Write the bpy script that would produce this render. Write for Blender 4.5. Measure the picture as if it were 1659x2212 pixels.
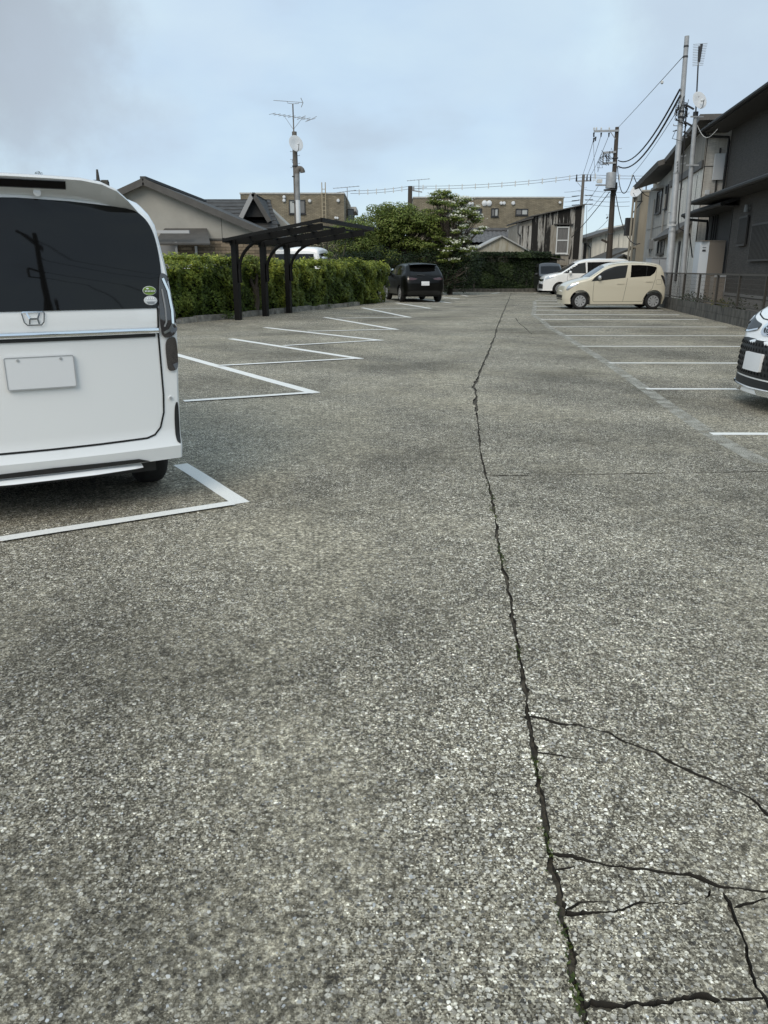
import bpy, bmesh, math, random
import numpy as np
from mathutils import Vector, Matrix
from mathutils.geometry import delaunay_2d_cdt
from mathutils.bvhtree import BVHTree

# ------------------------------------------------------------------ scene, camera, sky, sun
for o in list(bpy.data.objects):
    bpy.data.objects.remove(o)
scene = bpy.context.scene
COL = scene.collection
PI = math.pi
R = math.radians
random.seed(11)
rng = np.random.default_rng(11)

FOC, PCX, PCY, CAM_H = 1661.0, 829.5, 1106.0, 1.28     # survey of the photograph: focal length, centre, eye height
PITCH = math.atan((PCY - 582.0) / FOC)
CP, SP = math.cos(PITCH), math.sin(PITCH)

cam_data = bpy.data.cameras.new('camera')
cam = bpy.data.objects.new('camera', cam_data)
COL.objects.link(cam)
cam.location = (0, 0, CAM_H)
cam.rotation_euler = (PI / 2 - PITCH, 0, 0)
cam_data.sensor_fit = 'VERTICAL'
cam_data.angle = 2 * math.atan(PCY / FOC)
cam_data.clip_start = 0.05
cam_data.clip_end = 2000
scene.camera = cam

SUN_EL, SUN_AZ = R(42), R(204)      # compass azimuth of the sun, clockwise from +Y
world = bpy.data.worlds.new('World')
scene.world = world
world.use_nodes = True
wn, wl = world.node_tree.nodes, world.node_tree.links
wn.clear()
w_out = wn.new('ShaderNodeOutputWorld')
w_bg = wn.new('ShaderNodeBackground')
w_sky = wn.new('ShaderNodeTexSky')
w_sky.sky_type = 'NISHITA'
w_sky.sun_disc = False
w_sky.sun_elevation = SUN_EL
w_sky.sun_rotation = SUN_AZ
w_sky.dust_density = 1.5
w_co = wn.new('ShaderNodeTexCoord')
w_map = wn.new('ShaderNodeMapping')
w_map.inputs['Scale'].default_value = (1.0, 1.0, 2.3)
w_map.inputs['Location'].default_value = (0.35, 0.1, 0.55)
w_n1 = wn.new('ShaderNodeTexNoise')
w_n1.inputs['Scale'].default_value = 3.0
w_n1.inputs['Detail'].default_value = 5
w_n1.inputs['Roughness'].default_value = 0.52
w_rmp = wn.new('ShaderNodeValToRGB')           # cloud deck: grey-blue bellies to pale tops
w_rmp.color_ramp.elements[0].position = 0.30
w_rmp.color_ramp.elements[0].color = (0.45, 0.55, 0.66, 1)
w_rmp.color_ramp.elements[1].position = 0.66
w_rmp.color_ramp.elements[1].color = (0.60, 0.74, 0.81, 1)
w_e = w_rmp.color_ramp.elements.new(0.42)
w_e.color = (0.50, 0.635, 0.77, 1)
w_scale = wn.new('ShaderNodeVectorMath')
w_scale.operation = 'SCALE'
w_scale.inputs['Scale'].default_value = 0.09
w_mix = wn.new('ShaderNodeMix')
w_mix.data_type = 'RGBA'
w_mix.inputs[0].default_value = 0.86
wl.new(w_co.outputs['Generated'], w_map.inputs['Vector'])
wl.new(w_map.outputs['Vector'], w_n1.inputs['Vector'])
wl.new(w_n1.outputs['Fac'], w_rmp.inputs['Fac'])
wl.new(w_sky.outputs['Color'], w_scale.inputs[0])
wl.new(w_scale.outputs['Vector'], w_mix.inputs[6])
wl.new(w_rmp.outputs['Color'], w_mix.inputs[7])
# soft grey cloud masses, broken up by noise
w_n2 = wn.new('ShaderNodeTexNoise')
w_n2.inputs['Scale'].default_value = 7.0
w_n2.inputs['Detail'].default_value = 6
w_n2.inputs['Roughness'].default_value = 0.58
wl.new(w_co.outputs['Generated'], w_n2.inputs['Vector'])
w_col = w_mix.outputs[2]
for cdir, spread, cc, amt in (((-.47, 1.13, .27), .010, (.30, .33, .36), 1.0), ((-.41, 1.12, .23), .010, (.44, .53, .64), .6), ((.47, 1.14, .31), .014, (.43, .52, .63), .8), ((.13, 1.16, .33), .010, (.48, .59, .70), .5),
                              ((.25, 1.10, .165), .004, (.46, .56, .69), .6), ((-.22, 1.16, .335), .006, (.50, .60, .72), .4), ((-.9, .6, .5), .05, (.48, .55, .66), .8), ((.9, .5, .45), .05, (.48, .55, .66), .8), ((.2, -1, .6), .06, (.48, .55, .66), .8)):
    w_nv = wn.new('ShaderNodeVectorMath'); w_nv.operation = 'NORMALIZE'; wl.new(w_co.outputs['Generated'], w_nv.inputs[0])
    w_d = wn.new('ShaderNodeVectorMath'); w_d.operation = 'DOT_PRODUCT'; wl.new(w_nv.outputs['Vector'], w_d.inputs[0]); w_d.inputs[1].default_value = Vector(cdir).normalized()
    w_ad = wn.new('ShaderNodeMath'); w_ad.operation = 'MULTIPLY_ADD'; wl.new(w_n2.outputs['Fac'], w_ad.inputs[0]); w_ad.inputs[1].default_value = spread * 2.4; wl.new(w_d.outputs['Value'], w_ad.inputs[2])
    w_mr = wn.new('ShaderNodeMapRange'); w_mr.interpolation_type = 'SMOOTHSTEP'; wl.new(w_ad.outputs[0], w_mr.inputs['Value'])
    w_mr.inputs['From Min'].default_value = 1 + spread * .15; w_mr.inputs['From Max'].default_value = 1 + spread * 1.35; w_mr.inputs['To Max'].default_value = amt
    w_m2 = wn.new('ShaderNodeMix'); w_m2.data_type = 'RGBA'; wl.new(w_mr.outputs['Result'], w_m2.inputs[0]); wl.new(w_col, w_m2.inputs[6]); w_m2.inputs[7].default_value = cc + (1,)
    w_col = w_m2.outputs[2]
wl.new(w_col, w_bg.inputs['Color'])
w_bg.inputs['Strength'].default_value = 1.0
wl.new(w_bg.outputs['Background'], w_out.inputs['Surface'])

sun_data = bpy.data.lights.new('sun', 'SUN')
sun_data.energy = 1.5
sun_data.angle = R(40)
sun_data.color = (1.0, 0.90, 0.76)
sun = bpy.data.objects.new('sun', sun_data)
COL.objects.link(sun)
sd = Vector((math.sin(SUN_AZ) * math.cos(SUN_EL), math.cos(SUN_AZ) * math.cos(SUN_EL), math.sin(SUN_EL)))
sun.rotation_euler = sd.to_track_quat('Z', 'Y').to_euler()

scene.view_settings.view_transform = 'Standard'
scene.view_settings.look = 'None'
scene.view_settings.exposure = 0.30
scene.view_settings.gamma = 1.0
scene.view_settings.use_curve_mapping = False

# ------------------------------------------------------------------ survey helpers (pixel of the photo at 1659 px width -> metres)
def _ray(px, py):
    u, v = (px - PCX) / FOC, (py - PCY) / FOC
    return u, CP - v * SP, -SP - v * CP
def G(px, py, z=0.0):
    r = _ray(px, py); t = (z - CAM_H) / r[2]
    return Vector((r[0] * t, r[1] * t, z))
def A(px, py, Y):
    r = _ray(px, py); t = Y / r[1]
    return Vector((r[0] * t, Y, CAM_H + r[2] * t))

# ------------------------------------------------------------------ mesh builder
class Frame:
    """vertical wall frame: u runs along the wall, d points outwards, z up"""
    def __init__(s, x, y, ang):
        s.o = Vector((x, y, 0)); a = R(ang)
        s.u = Vector((math.cos(a), math.sin(a), 0)); s.n = Vector((math.sin(a), -math.cos(a), 0))
    def P(s, u, d, z):
        return s.o + s.u * u + s.n * d + Vector((0, 0, z))

def root_loc(o):
    v = Vector((0, 0, 0))
    while o is not None:
        v += o.location
        o = o.parent
    return v

class MB:
    def __init__(s):
        s.v, s.f, s.m = [], [], []
    def add(s, vs, fs, mi=0):
        b = len(s.v)
        s.v += [tuple(p) for p in vs]
        s.f += [tuple(b + i for i in f) for f in fs]
        s.m += [mi] * len(fs)
        return s
    def hexa(s, p, mi=0):          # 8 corners: bottom ring then top ring
        return s.add(p, [(3, 2, 1, 0), (4, 5, 6, 7), (0, 1, 5, 4), (1, 2, 6, 5), (2, 3, 7, 6), (3, 0, 4, 7)], mi)
    def box(s, x0, x1, y0, y1, z0, z1, mi=0):
        return s.hexa([(x0, y0, z0), (x1, y0, z0), (x1, y1, z0), (x0, y1, z0), (x0, y0, z1), (x1, y0, z1), (x1, y1, z1), (x0, y1, z1)], mi)
    def wbox(s, fr, u0, u1, d0, d1, z0, z1, mi=0):   # box in wall space (d1 outermost)
        return s.hexa([fr.P(u0, d1, z0), fr.P(u1, d1, z0), fr.P(u1, d0, z0), fr.P(u0, d0, z0), fr.P(u0, d1, z1), fr.P(u1, d1, z1), fr.P(u1, d0, z1), fr.P(u0, d0, z1)], mi)
    def wpoly(s, fr, pts, d0, d1, mi=0):     # polygon (u,z) extruded from d0 to d1
        n = len(pts)
        a = [fr.P(u, d1, z) for u, z in pts]; b = [fr.P(u, d0, z) for u, z in pts]
        return s.add(a + b, [tuple(range(n)), tuple(range(2 * n - 1, n - 1, -1))] + [(i, i + n, (i + 1) % n + n, (i + 1) % n) for i in range(n)], mi)
    def slab(s, pts, th, mi=0):        # planar-ish polygon given in 3D (top), thickness downwards along its normal
        pts = [Vector(p) for p in pts]; n = len(pts)
        nr = (pts[1] - pts[0]).cross(pts[2] - pts[0]).normalized()
        if nr.z < 0: pts.reverse(); nr = -nr
        low = [p - nr * th for p in pts]
        return s.add(pts + low, [tuple(range(n)), tuple(range(2 * n - 1, n - 1, -1))] + [(i, i + n, (i + 1) % n + n, (i + 1) % n) for i in range(n)], mi)
    def tube(s, path, r, n=8, mi=0, cap=True):
        path = [Vector(p) for p in path]; k = len(path)
        rs = r if isinstance(r, (list, tuple)) else [r] * k
        b = len(s.v); up = None
        for i, p in enumerate(path):
            t = (path[min(i + 1, k - 1)] - path[max(i - 1, 0)]).normalized()
            if up is None:
                up = Vector((0, 0, 1)) if abs(t.z) < 0.9 else Vector((1, 0, 0))
            side = t.cross(up).normalized(); up = side.cross(t).normalized()
            for j in range(n):
                a = 2 * PI * (j + .5) / n
                q = p + (side * math.cos(a) + up * math.sin(a)) * rs[i]
                s.v.append(tuple(q))
        for i in range(k - 1):
            for j in range(n):
                s.f.append((b + i * n + j, b + i * n + (j + 1) % n, b + (i + 1) * n + (j + 1) % n, b + (i + 1) * n + j)); s.m.append(mi)
        if cap:
            s.f.append(tuple(b + j for j in range(n - 1, -1, -1))); s.m.append(mi)
            s.f.append(tuple(b + (k - 1) * n + j for j in range(n))); s.m.append(mi)
        return s
    def bar(s, p0, p1, w, h, mi=0, up=(0, 0, 1)):       # rectangular bar
        p0, p1 = Vector(p0), Vector(p1); t = (p1 - p0).normalized(); up = Vector(up)
        if abs(t.dot(up)) > .95: up = Vector((0, 1, 0))
        sd_ = t.cross(up).normalized() * (w / 2); u = sd_.cross(t).normalized() * (h / 2)
        c = [(-1, -1), (1, -1), (1, 1), (-1, 1)]
        return s.hexa([p0 + sd_ * a + u * b for a, b in c] + [p1 + sd_ * a + u * b for a, b in c], mi)
    def lathe(s, prof, n=24, axis='z', mi=0, M=None):    # prof: list of (r, h)
        b = len(s.v); k = len(prof)
        for r, h in prof:
            for j in range(n):
                a = 2 * PI * j / n
                p = Vector((r * math.cos(a), r * math.sin(a), h))
                if axis == 'y': p = Vector((p.x, p.z, p.y))
                if axis == 'x': p = Vector((p.z, p.x, p.y))
                if M is not None: p = M @ p
                s.v.append(tuple(p))
        for i in range(k - 1):
            for j in range(n):
                q = (b + i * n + j, b + i * n + (j + 1) % n, b + (i + 1) * n + (j + 1) % n, b + (i + 1) * n + j)
                s.f.append(q if axis != 'y' else q[::-1]); s.m.append(mi)
        return s
    def build(s, name, mat, parent=None, smooth=False, world=True, sharp=40):
        off = root_loc(parent) if (parent is not None and world) else Vector((0, 0, 0))
        me = bpy.data.meshes.new(name)
        me.from_pydata([(x - off.x, y - off.y, z - off.z) for x, y, z in s.v], [], s.f)
        for mm in (mat if isinstance(mat, (list, tuple)) else [mat]):
            me.materials.append(mm)
        if isinstance(mat, (list, tuple)):
            me.polygons.foreach_set('material_index', s.m)
        if smooth: smooth_mesh(me, sharp)
        o = bpy.data.objects.new(name, me)
        COL.objects.link(o)
        o.parent = parent
        return o

def smooth_mesh(me, sharp=40):
    me.polygons.foreach_set('use_smooth', [True] * len(me.polygons))
    try:
        me.set_sharp_from_angle(angle=R(sharp))
    except Exception:
        pass

def tag(o, label=None, cat=None, group=None, kind=None):
    if label: o['label'] = label
    if cat: o['category'] = cat
    if group: o['group'] = group
    if kind: o['kind'] = kind
    return o
def thing(name, label, cat, loc=(0, 0, 0), rotz=0.0, group=None):
    o = bpy.data.objects.new(name, None)
    o.empty_display_size = .2
    COL.objects.link(o)
    o.location = loc; o.rotation_euler = (0, 0, rotz)
    return tag(o, label, cat, group)

# ------------------------------------------------------------------ materials
def lin(c):
    return tuple(c[:3]) + (1,)
def mat(name, col, rough=.6, metal=0.0, spec=.5, coat=0.0, var=0.0, vscale=3.0, bump=0.0, bscale=40.0, stretch=(1, 1, 1), col2=None, alpha=1.0, trans=0.0, coat_r=.05, detail=4):
    m = bpy.data.materials.new(name); m.use_nodes = True
    nt = m.node_tree; b = nt.nodes['Principled BSDF']
    b.inputs['Base Color'].default_value = lin(col)
    b.inputs['Roughness'].default_value = rough
    b.inputs['Metallic'].default_value = metal
    b.inputs['Specular IOR Level'].default_value = spec
    b.inputs['Coat Weight'].default_value = coat
    b.inputs['Coat Roughness'].default_value = coat_r
    b.inputs['Alpha'].default_value = alpha
    b.inputs['Transmission Weight'].default_value = trans
    if var or bump or col2:
        tc = nt.nodes.new('ShaderNodeTexCoord'); mp = nt.nodes.new('ShaderNodeMapping')
        mp.inputs['Scale'].default_value = stretch
        nt.links.new(tc.outputs['Object'], mp.inputs['Vector'])
        if var or col2:
            n = nt.nodes.new('ShaderNodeTexNoise'); n.inputs['Scale'].default_value = vscale; n.inputs['Detail'].default_value = detail; n.inputs['Roughness'].default_value = .6
            nt.links.new(mp.outputs['Vector'], n.inputs['Vector'])
            rp = nt.nodes.new('ShaderNodeValToRGB')
            c2 = col2 if col2 else tuple(max(0, c * (1 - var)) for c in col)
            c1 = col if col2 else tuple(min(1, c * (1 + var)) for c in col)
            rp.color_ramp.elements[0].position = .34; rp.color_ramp.elements[1].position = .66
            rp.color_ramp.elements[0].color = lin(c2); rp.color_ramp.elements[1].color = lin(c1)
            nt.links.new(n.outputs['Fac'], rp.inputs['Fac']); nt.links.new(rp.outputs['Color'], b.inputs['Base Color'])
        if bump:
            n2 = nt.nodes.new('ShaderNodeTexNoise'); n2.inputs['Scale'].default_value = bscale; n2.inputs['Detail'].default_value = 3
            nt.links.new(mp.outputs['Vector'], n2.inputs['Vector'])
            bp = nt.nodes.new('ShaderNodeBump'); bp.inputs['Strength'].default_value = bump; bp.inputs['Distance'].default_value = .02
            nt.links.new(n2.outputs['Fac'], bp.inputs['Height']); nt.links.new(bp.outputs['Normal'], b.inputs['Normal'])
    return m

def node(nt, typ, **kw):
    n = nt.nodes.new(typ)
    for k, v in kw.items():
        if k in n.inputs: n.inputs[k].default_value = v
        else: setattr(n, k, v)
    return n

def ramp(nt, src, stops):
    r = nt.nodes.new('ShaderNodeValToRGB')
    e = r.color_ramp.elements
    while len(e) < len(stops): e.new(.5)
    for i, (p, c) in enumerate(stops):
        e[i].position = p; e[i].color = lin(c) if not isinstance(c, (int, float)) else (c, c, c, 1)
    nt.links.new(src, r.inputs['Fac'])
    return r.outputs['Color']
def mixc(nt, fac, a, b, mode='MIX'):
    n = nt.nodes.new('ShaderNodeMix'); n.data_type = 'RGBA'; n.blend_type = mode
    for sock, v in ((n.inputs[0], fac), (n.inputs[6], a), (n.inputs[7], b)):
        if hasattr(v, 'is_output'): nt.links.new(v, sock)
        elif isinstance(v, (int, float)): sock.default_value = v if sock.type == 'VALUE' else (v, v, v, 1)
        else: sock.default_value = lin(v)
    return n.outputs[2]

def concrete_mat():
    m = bpy.data.materials.new('exposed_aggregate_concrete'); m.use_nodes = True
    nt = m.node_tree; b = nt.nodes['Principled BSDF']; L = nt.links
    tc = node(nt, 'ShaderNodeTexCoord'); co = tc.outputs['Object']
    def noise(sc, det=4, rough=.6, vec=co):
        n = node(nt, 'ShaderNodeTexNoise', Scale=sc, Detail=det, Roughness=rough); n.noise_dimensions = '2D'; L.new(vec, n.inputs['Vector']); return n.outputs['Fac']
    rot = node(nt, 'ShaderNodeMapping'); rot.inputs['Rotation'].default_value = (.63, .41, .77); L.new(co, rot.inputs['Vector'])
    def noise3(sc, det, rough):
        n = node(nt, 'ShaderNodeTexNoise', Scale=sc, Detail=det, Roughness=rough); L.new(rot.outputs['Vector'], n.inputs['Vector']); return n.outputs['Fac']
    big = noise(.30, 6, .62); mid = noise3(1.6, 6, .68); grit = noise3(300, 2, .6); grain = noise3(55, 6, .76); patch = noise(.75, 7, .66)
    wv = node(nt, 'ShaderNodeTexNoise', Scale=140.0, Detail=2.0); wv.noise_dimensions = '2D'; L.new(co, wv.inputs['Vector'])     # warp makes the stones angular
    off = node(nt, 'ShaderNodeVectorMath', operation='MULTIPLY_ADD'); L.new(wv.outputs['Color'], off.inputs[0])
    off.inputs[1].default_value = (.006, .006, 0); L.new(co, off.inputs[2]); wco = off.outputs['Vector']
    def stones(sc, keep, size):
        v = node(nt, 'ShaderNodeTexVoronoi', Scale=sc); v.feature = 'F1'; v.voronoi_dimensions = '2D'; L.new(wco, v.inputs['Vector'])
        sep = node(nt, 'ShaderNodeSeparateColor'); L.new(v.outputs['Color'], sep.inputs[0])
        rad = node(nt, 'ShaderNodeMapRange'); L.new(sep.outputs[2], rad.inputs['Value'])
        rad.inputs['To Min'].default_value = size * .45; rad.inputs['To Max'].default_value = size
        ms = node(nt, 'ShaderNodeMath', operation='LESS_THAN'); L.new(v.outputs['Distance'], ms.inputs[0]); L.new(rad.outputs['Result'], ms.inputs[1])
        kp = node(nt, 'ShaderNodeMath', operation='LESS_THAN'); L.new(sep.outputs[0], kp.inputs[0]); kp.inputs[1].default_value = keep
        mm = node(nt, 'ShaderNodeMath', operation='MULTIPLY'); L.new(ms.outputs[0], mm.inputs[0]); L.new(kp.outputs[0], mm.inputs[1])
        return mm.outputs[0], sep.outputs[1]
    m1, c1 = stones(78, .46, .46)
    m2, c2 = stones(135, .80, .50)
    m3, c3 = stones(215, .90, .55)
    tone = mixc(nt, .5, big, mid)
    base = ramp(nt, tone, [(.36, (.060, .054, .043)), (.48, (.098, .089, .071)), (.62, (.185, .170, .135))])
    base = mixc(nt, 1.0, base, ramp(nt, grit, [(.35, .5), (.65, 1.5)]), 'MULTIPLY')
    s3 = ramp(nt, c3, [(.0, (.03, .027, .021)), (.40, (.075, .068, .055)), (.5, (.25, .235, .195)), (1, (.42, .40, .345))])
    s2 = ramp(nt, c2, [(.0, (.035, .031, .026)), (.34, (.09, .083, .07)), (.46, (.24, .228, .19)), (.8, (.40, .385, .335)), (1, (.66, .65, .60))])
    s1 = ramp(nt, c1, [(.0, (.045, .043, .04)), (.2, (.10, .097, .09)), (.34, (.24, .23, .205)), (.72, (.35, .34, .315)), (.86, (.46, .45, .42)), (1, (.62, .61, .58))])
    col = mixc(nt, m3, base, s3); col = mixc(nt, m2, col, s2); col = mixc(nt, m1, col, s1)
    film = ramp(nt, patch, [(.44, 0), (.64, .62)])         # cement skin that still hides the stones here and there
    filmc = ramp(nt, grain, [(.32, (.085, .077, .060)), (.50, (.20, .185, .15)), (.68, (.42, .395, .32))])
    col = mixc(nt, film, col, filmc)
    col = mixc(nt, 1.0, col, ramp(nt, grain, [(.34, .42), (.52, 1.03), (.68, 1.85)]), 'MULTIPLY')
    col = mixc(nt, 1.0, col, ramp(nt, noise3(14, 5, .75), [(.32, .66), (.68, 1.34)]), 'MULTIPLY')
    col = mixc(nt, 1.0, col, ramp(nt, noise3(.55, 7, .66), [(.36, .62), (.50, .98), (.64, 1.26)]), 'MULTIPLY')
    col = mixc(nt, 1.0, col, (1.25, 1.21, 1.12), 'MULTIPLY')
    L.new(col, b.inputs['Base Color'])
    b.inputs['Roughness'].default_value = .9; b.inputs['Specular IOR Level'].default_value = .25
    h = node(nt, 'ShaderNodeMath', operation='MULTIPLY_ADD'); L.new(m1, h.inputs[0]); h.inputs[1].default_value = .55; L.new(grit, h.inputs[2])
    h2 = node(nt, 'ShaderNodeMath', operation='MULTIPLY_ADD'); L.new(m2, h2.inputs[0]); h2.inputs[1].default_value = .35; L.new(h.outputs[0], h2.inputs[2])
    bp = node(nt, 'ShaderNodeBump', Strength=.4, Distance=.003); L.new(h2.outputs[0], bp.inputs['Height']); L.new(bp.outputs['Normal'], b.inputs['Normal'])
    return m

def paint_line_mat(name, col, wear, rough=.75):
    m = bpy.data.materials.new(name); m.use_nodes = True
    nt = m.node_tree; b = nt.nodes['Principled BSDF']; L = nt.links
    tc = node(nt, 'ShaderNodeTexCoord'); co = tc.outputs['Object']
    n = node(nt, 'ShaderNodeTexNoise', Scale=150.0, Detail=3.0); L.new(co, n.inputs['Vector'])
    n2 = node(nt, 'ShaderNodeTexNoise', Scale=6.0, Detail=5.0); L.new(co, n2.inputs['Vector'])
    t = mixc(nt, .45, n.outputs['Fac'], n2.outputs['Fac'])
    a = ramp(nt, t, [(wear - .05, 0), (wear + .05, 1)])
    L.new(a, b.inputs['Alpha'])
    c = ramp(nt, n.outputs['Fac'], [(.3, tuple(x * .82 for x in col)), (.6, col)])
    L.new(c, b.inputs['Base Color']); b.inputs['Roughness'].default_value = rough
    bp = node(nt, 'ShaderNodeBump', Strength=.5, Distance=.004); L.new(n.outputs['Fac'], bp.inputs['Height']); L.new(bp.outputs['Normal'], b.inputs['Normal'])
    return m

def brick_mat(name, c1, c2, mortar, bw, bh, bump=.6, wavy=0.0):
    m = bpy.data.materials.new(name); m.use_nodes = True
    nt = m.node_tree; b = nt.nodes['Principled BSDF']; L = nt.links
    tc = node(nt, 'ShaderNodeTexCoord'); sp = node(nt, 'ShaderNodeSeparateXYZ'); L.new(tc.outputs['Object'], sp.inputs[0])
    ad = node(nt, 'ShaderNodeMath', operation='ADD'); L.new(sp.outputs[0], ad.inputs[0]); L.new(sp.outputs[1], ad.inputs[1])
    z = sp.outputs[2]
    if wavy:
        sn = node(nt, 'ShaderNodeMath', operation='SINE'); ml = node(nt, 'ShaderNodeMath', operation='MULTIPLY'); L.new(ad.outputs[0], ml.inputs[0]); ml.inputs[1].default_value = 9.0; L.new(ml.outputs[0], sn.inputs[0])
        ma = node(nt, 'ShaderNodeMath', operation='MULTIPLY_ADD'); L.new(sn.outputs[0], ma.inputs[0]); ma.inputs[1].default_value = wavy; L.new(z, ma.inputs[2]); z = ma.outputs[0]
    cb = node(nt, 'ShaderNodeCombineXYZ'); L.new(ad.outputs[0], cb.inputs[0]); L.new(z, cb.inputs[1])
    br = node(nt, 'ShaderNodeTexBrick'); L.new(cb.outputs[0], br.inputs['Vector'])
    br.inputs['Color1'].default_value = lin(c1); br.inputs['Color2'].default_value = lin(c2); br.inputs['Mortar'].default_value = lin(mortar)
    br.inputs['Scale'].default_value = 1; br.inputs['Brick Width'].default_value = bw; br.inputs['Row Height'].default_value = bh; br.inputs['Mortar Size'].default_value = .012
    n = node(nt, 'ShaderNodeTexNoise', Scale=1.3, Detail=5.0); L.new(tc.outputs['Object'], n.inputs['Vector'])
    c = mixc(nt, 1.0, br.outputs['Color'], ramp(nt, n.outputs['Fac'], [(.3, .72), (.7, 1.18)]), 'MULTIPLY')
    L.new(c, b.inputs['Base Color']); b.inputs['Roughness'].default_value = .8
    bp = node(nt, 'ShaderNodeBump', Strength=bump, Distance=.02); bp.invert = True; L.new(br.outputs['Fac'], bp.inputs['Height']); L.new(bp.outputs['Normal'], b.inputs['Normal'])
    return m

def siding_mat(name, col, line=.0, amt=.22, streak=.78, rough=.75):
    """exterior cladding with fine horizontal split-stone relief and rain streaks"""
    m = bpy.data.materials.new(name); m.use_nodes = True
    nt = m.node_tree; b = nt.nodes['Principled BSDF']; L = nt.links
    tc = node(nt, 'ShaderNodeTexCoord')
    mp = node(nt, 'ShaderNodeMapping'); mp.inputs['Scale'].default_value = (5, 5, 42); L.new(tc.outputs['Object'], mp.inputs['Vector'])
    n = node(nt, 'ShaderNodeTexNoise', Scale=1.0, Detail=3.0, Roughness=.7); L.new(mp.outputs[0], n.inputs['Vector'])
    mp2 = node(nt, 'ShaderNodeMapping'); mp2.inputs['Scale'].default_value = (6, 6, .35); L.new(tc.outputs['Object'], mp2.inputs['Vector'])
    n2 = node(nt, 'ShaderNodeTexNoise', Scale=1.0, Detail=4.0); L.new(mp2.outputs[0], n2.inputs['Vector'])
    c = ramp(nt, n.outputs['Fac'], [(.3, tuple(x * (1 - amt) for x in col)), (.7, tuple(min(1, x * (1 + amt)) for x in col))])
    if streak:
        c = mixc(nt, 1.0, c, ramp(nt, n2.outputs['Fac'], [(.35, streak), (.6, 1.05)]), 'MULTIPLY')
    L.new(c, b.inputs['Base Color']); b.inputs['Roughness'].default_value = rough
    bp = node(nt, 'ShaderNodeBump', Strength=.6, Distance=.015); L.new(n.outputs['Fac'], bp.inputs['Height']); L.new(bp.outputs['Normal'], b.inputs['Normal'])
    return m

def rusty_sheet_mat(name, seed, dark):
    """weathered corrugated iron: pale galvanised, tar-black stains and brown streaks running down"""
    m = bpy.data.materials.new(name); m.use_nodes = True
    nt = m.node_tree; b = nt.nodes['Principled BSDF']; L = nt.links
    tc = node(nt, 'ShaderNodeTexCoord')
    mp = node(nt, 'ShaderNodeMapping'); mp.inputs['Scale'].default_value = (5.5, 1, .55); mp.inputs['Location'].default_value = (seed * 3.7, seed, seed * 1.3); L.new(tc.outputs['Object'], mp.inputs['Vector'])
    n = node(nt, 'ShaderNodeTexNoise', Scale=1.2, Detail=6.0, Roughness=.65); L.new(mp.outputs[0], n.inputs['Vector'])
    n2 = node(nt, 'ShaderNodeTexNoise', Scale=3.5, Detail=5.0, Roughness=.7); L.new(mp.outputs[0], n2.inputs['Vector'])
    c = ramp(nt, n2.outputs['Fac'], [(.35, (.20, .175, .145)), (.5, (.36, .345, .315)), (.7, (.54, .53, .50))])
    f = ramp(nt, n.outputs['Fac'], [(dark - .035, 1), (dark + .035, 0)])
    c = mixc(nt, f, c, (.018, .016, .014))
    L.new(c, b.inputs['Base Color']); b.inputs['Roughness'].default_value = .8
    return m

def leaf_mat(name, rough=.55, trans=.3):
    m = bpy.data.materials.new(name); m.use_nodes = True
    nt = m.node_tree; b = nt.nodes['Principled BSDF']; L = nt.links
    at = node(nt, 'ShaderNodeAttribute'); at.attribute_name = 'Col'
    L.new(at.outputs['Color'], b.inputs['Base Color']); b.inputs['Roughness'].default_value = rough; b.inputs['Specular IOR Level'].default_value = .3
    tr = node(nt, 'ShaderNodeBsdfTranslucent'); L.new(at.outputs['Color'], tr.inputs['Color'])
    mx = node(nt, 'ShaderNodeMixShader'); mx.inputs[0].default_value = trans
    L.new(b.outputs[0], mx.inputs[1]); L.new(tr.outputs[0], mx.inputs[2])
    L.new(mx.outputs[0], nt.nodes['Material Output'].inputs['Surface'])
    return m

MT = {}
MT['concrete'] = concrete_mat()
MT['line'] = paint_line_mat('white_line_paint', (.84, .83, .79), .27)
MT['old_line'] = paint_line_mat('worn_line_paint', (.40, .385, .33), .483)
MT['crack_wall'] = mat('dirty_shaded_crack_wall', (.030, .027, .022), .95)  # dirt and the shade inside narrow cracks, both put into this colour
MT['soil'] = mat('dark_soil', (.085, .075, .058), .95, var=.6, vscale=20, bump=.6, bscale=60)
MT['earth'] = mat('earth', (.12, .105, .08), .95, var=.35, vscale=.8, bump=.5, bscale=8)
MT['white_paint'] = mat('white_car_paint', (.86, .86, .85), .30, spec=.5, coat=.8, coat_r=.03)
MT['pearl'] = mat('pearl_white_car_paint', (.80, .81, .81), .28, spec=.5, coat=.9, coat_r=.03)
MT['cream_paint'] = mat('beige_car_paint', (.62, .575, .46), .32, metal=.05, coat=.7, coat_r=.03)
MT['black_paint'] = mat('black_car_paint', (.004, .004, .0035), .30, spec=.2, coat=.15, coat_r=.04)
MT['dark_paint'] = mat('charcoal_car_paint', (.03, .03, .032), .3, coat=.8)
MT['glass'] = mat('tinted_car_glass', (.005, .005, .005), .03, spec=.35)
MT['clear_glass'] = mat('car_side_glass', (.035, .038, .04), .03, spec=.55)
MT['black_plastic'] = mat('black_plastic', (.012, .012, .012), .5, bump=.1, bscale=200)
MT['rubber'] = mat('tyre_rubber', (.014, .014, .014), .85, bump=.2, bscale=120)
MT['chrome'] = mat('chrome', (.82, .84, .86), .08, metal=1)
MT['silver'] = mat('silver_wheel', (.52, .53, .54), .35, metal=.55)
MT['seam'] = mat('panel_gap', (.01, .01, .01), .9)
MT['cream_seam'] = mat('door_gap', (.07, .06, .045), .9)
MT['lens_dark'] = mat('smoked_lamp_lens', (.035, .03, .03), .06, spec=.7, coat=1)
MT['lens_clear'] = mat('clear_lamp_lens', (.55, .57, .6), .08, metal=.6, coat=1)
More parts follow.
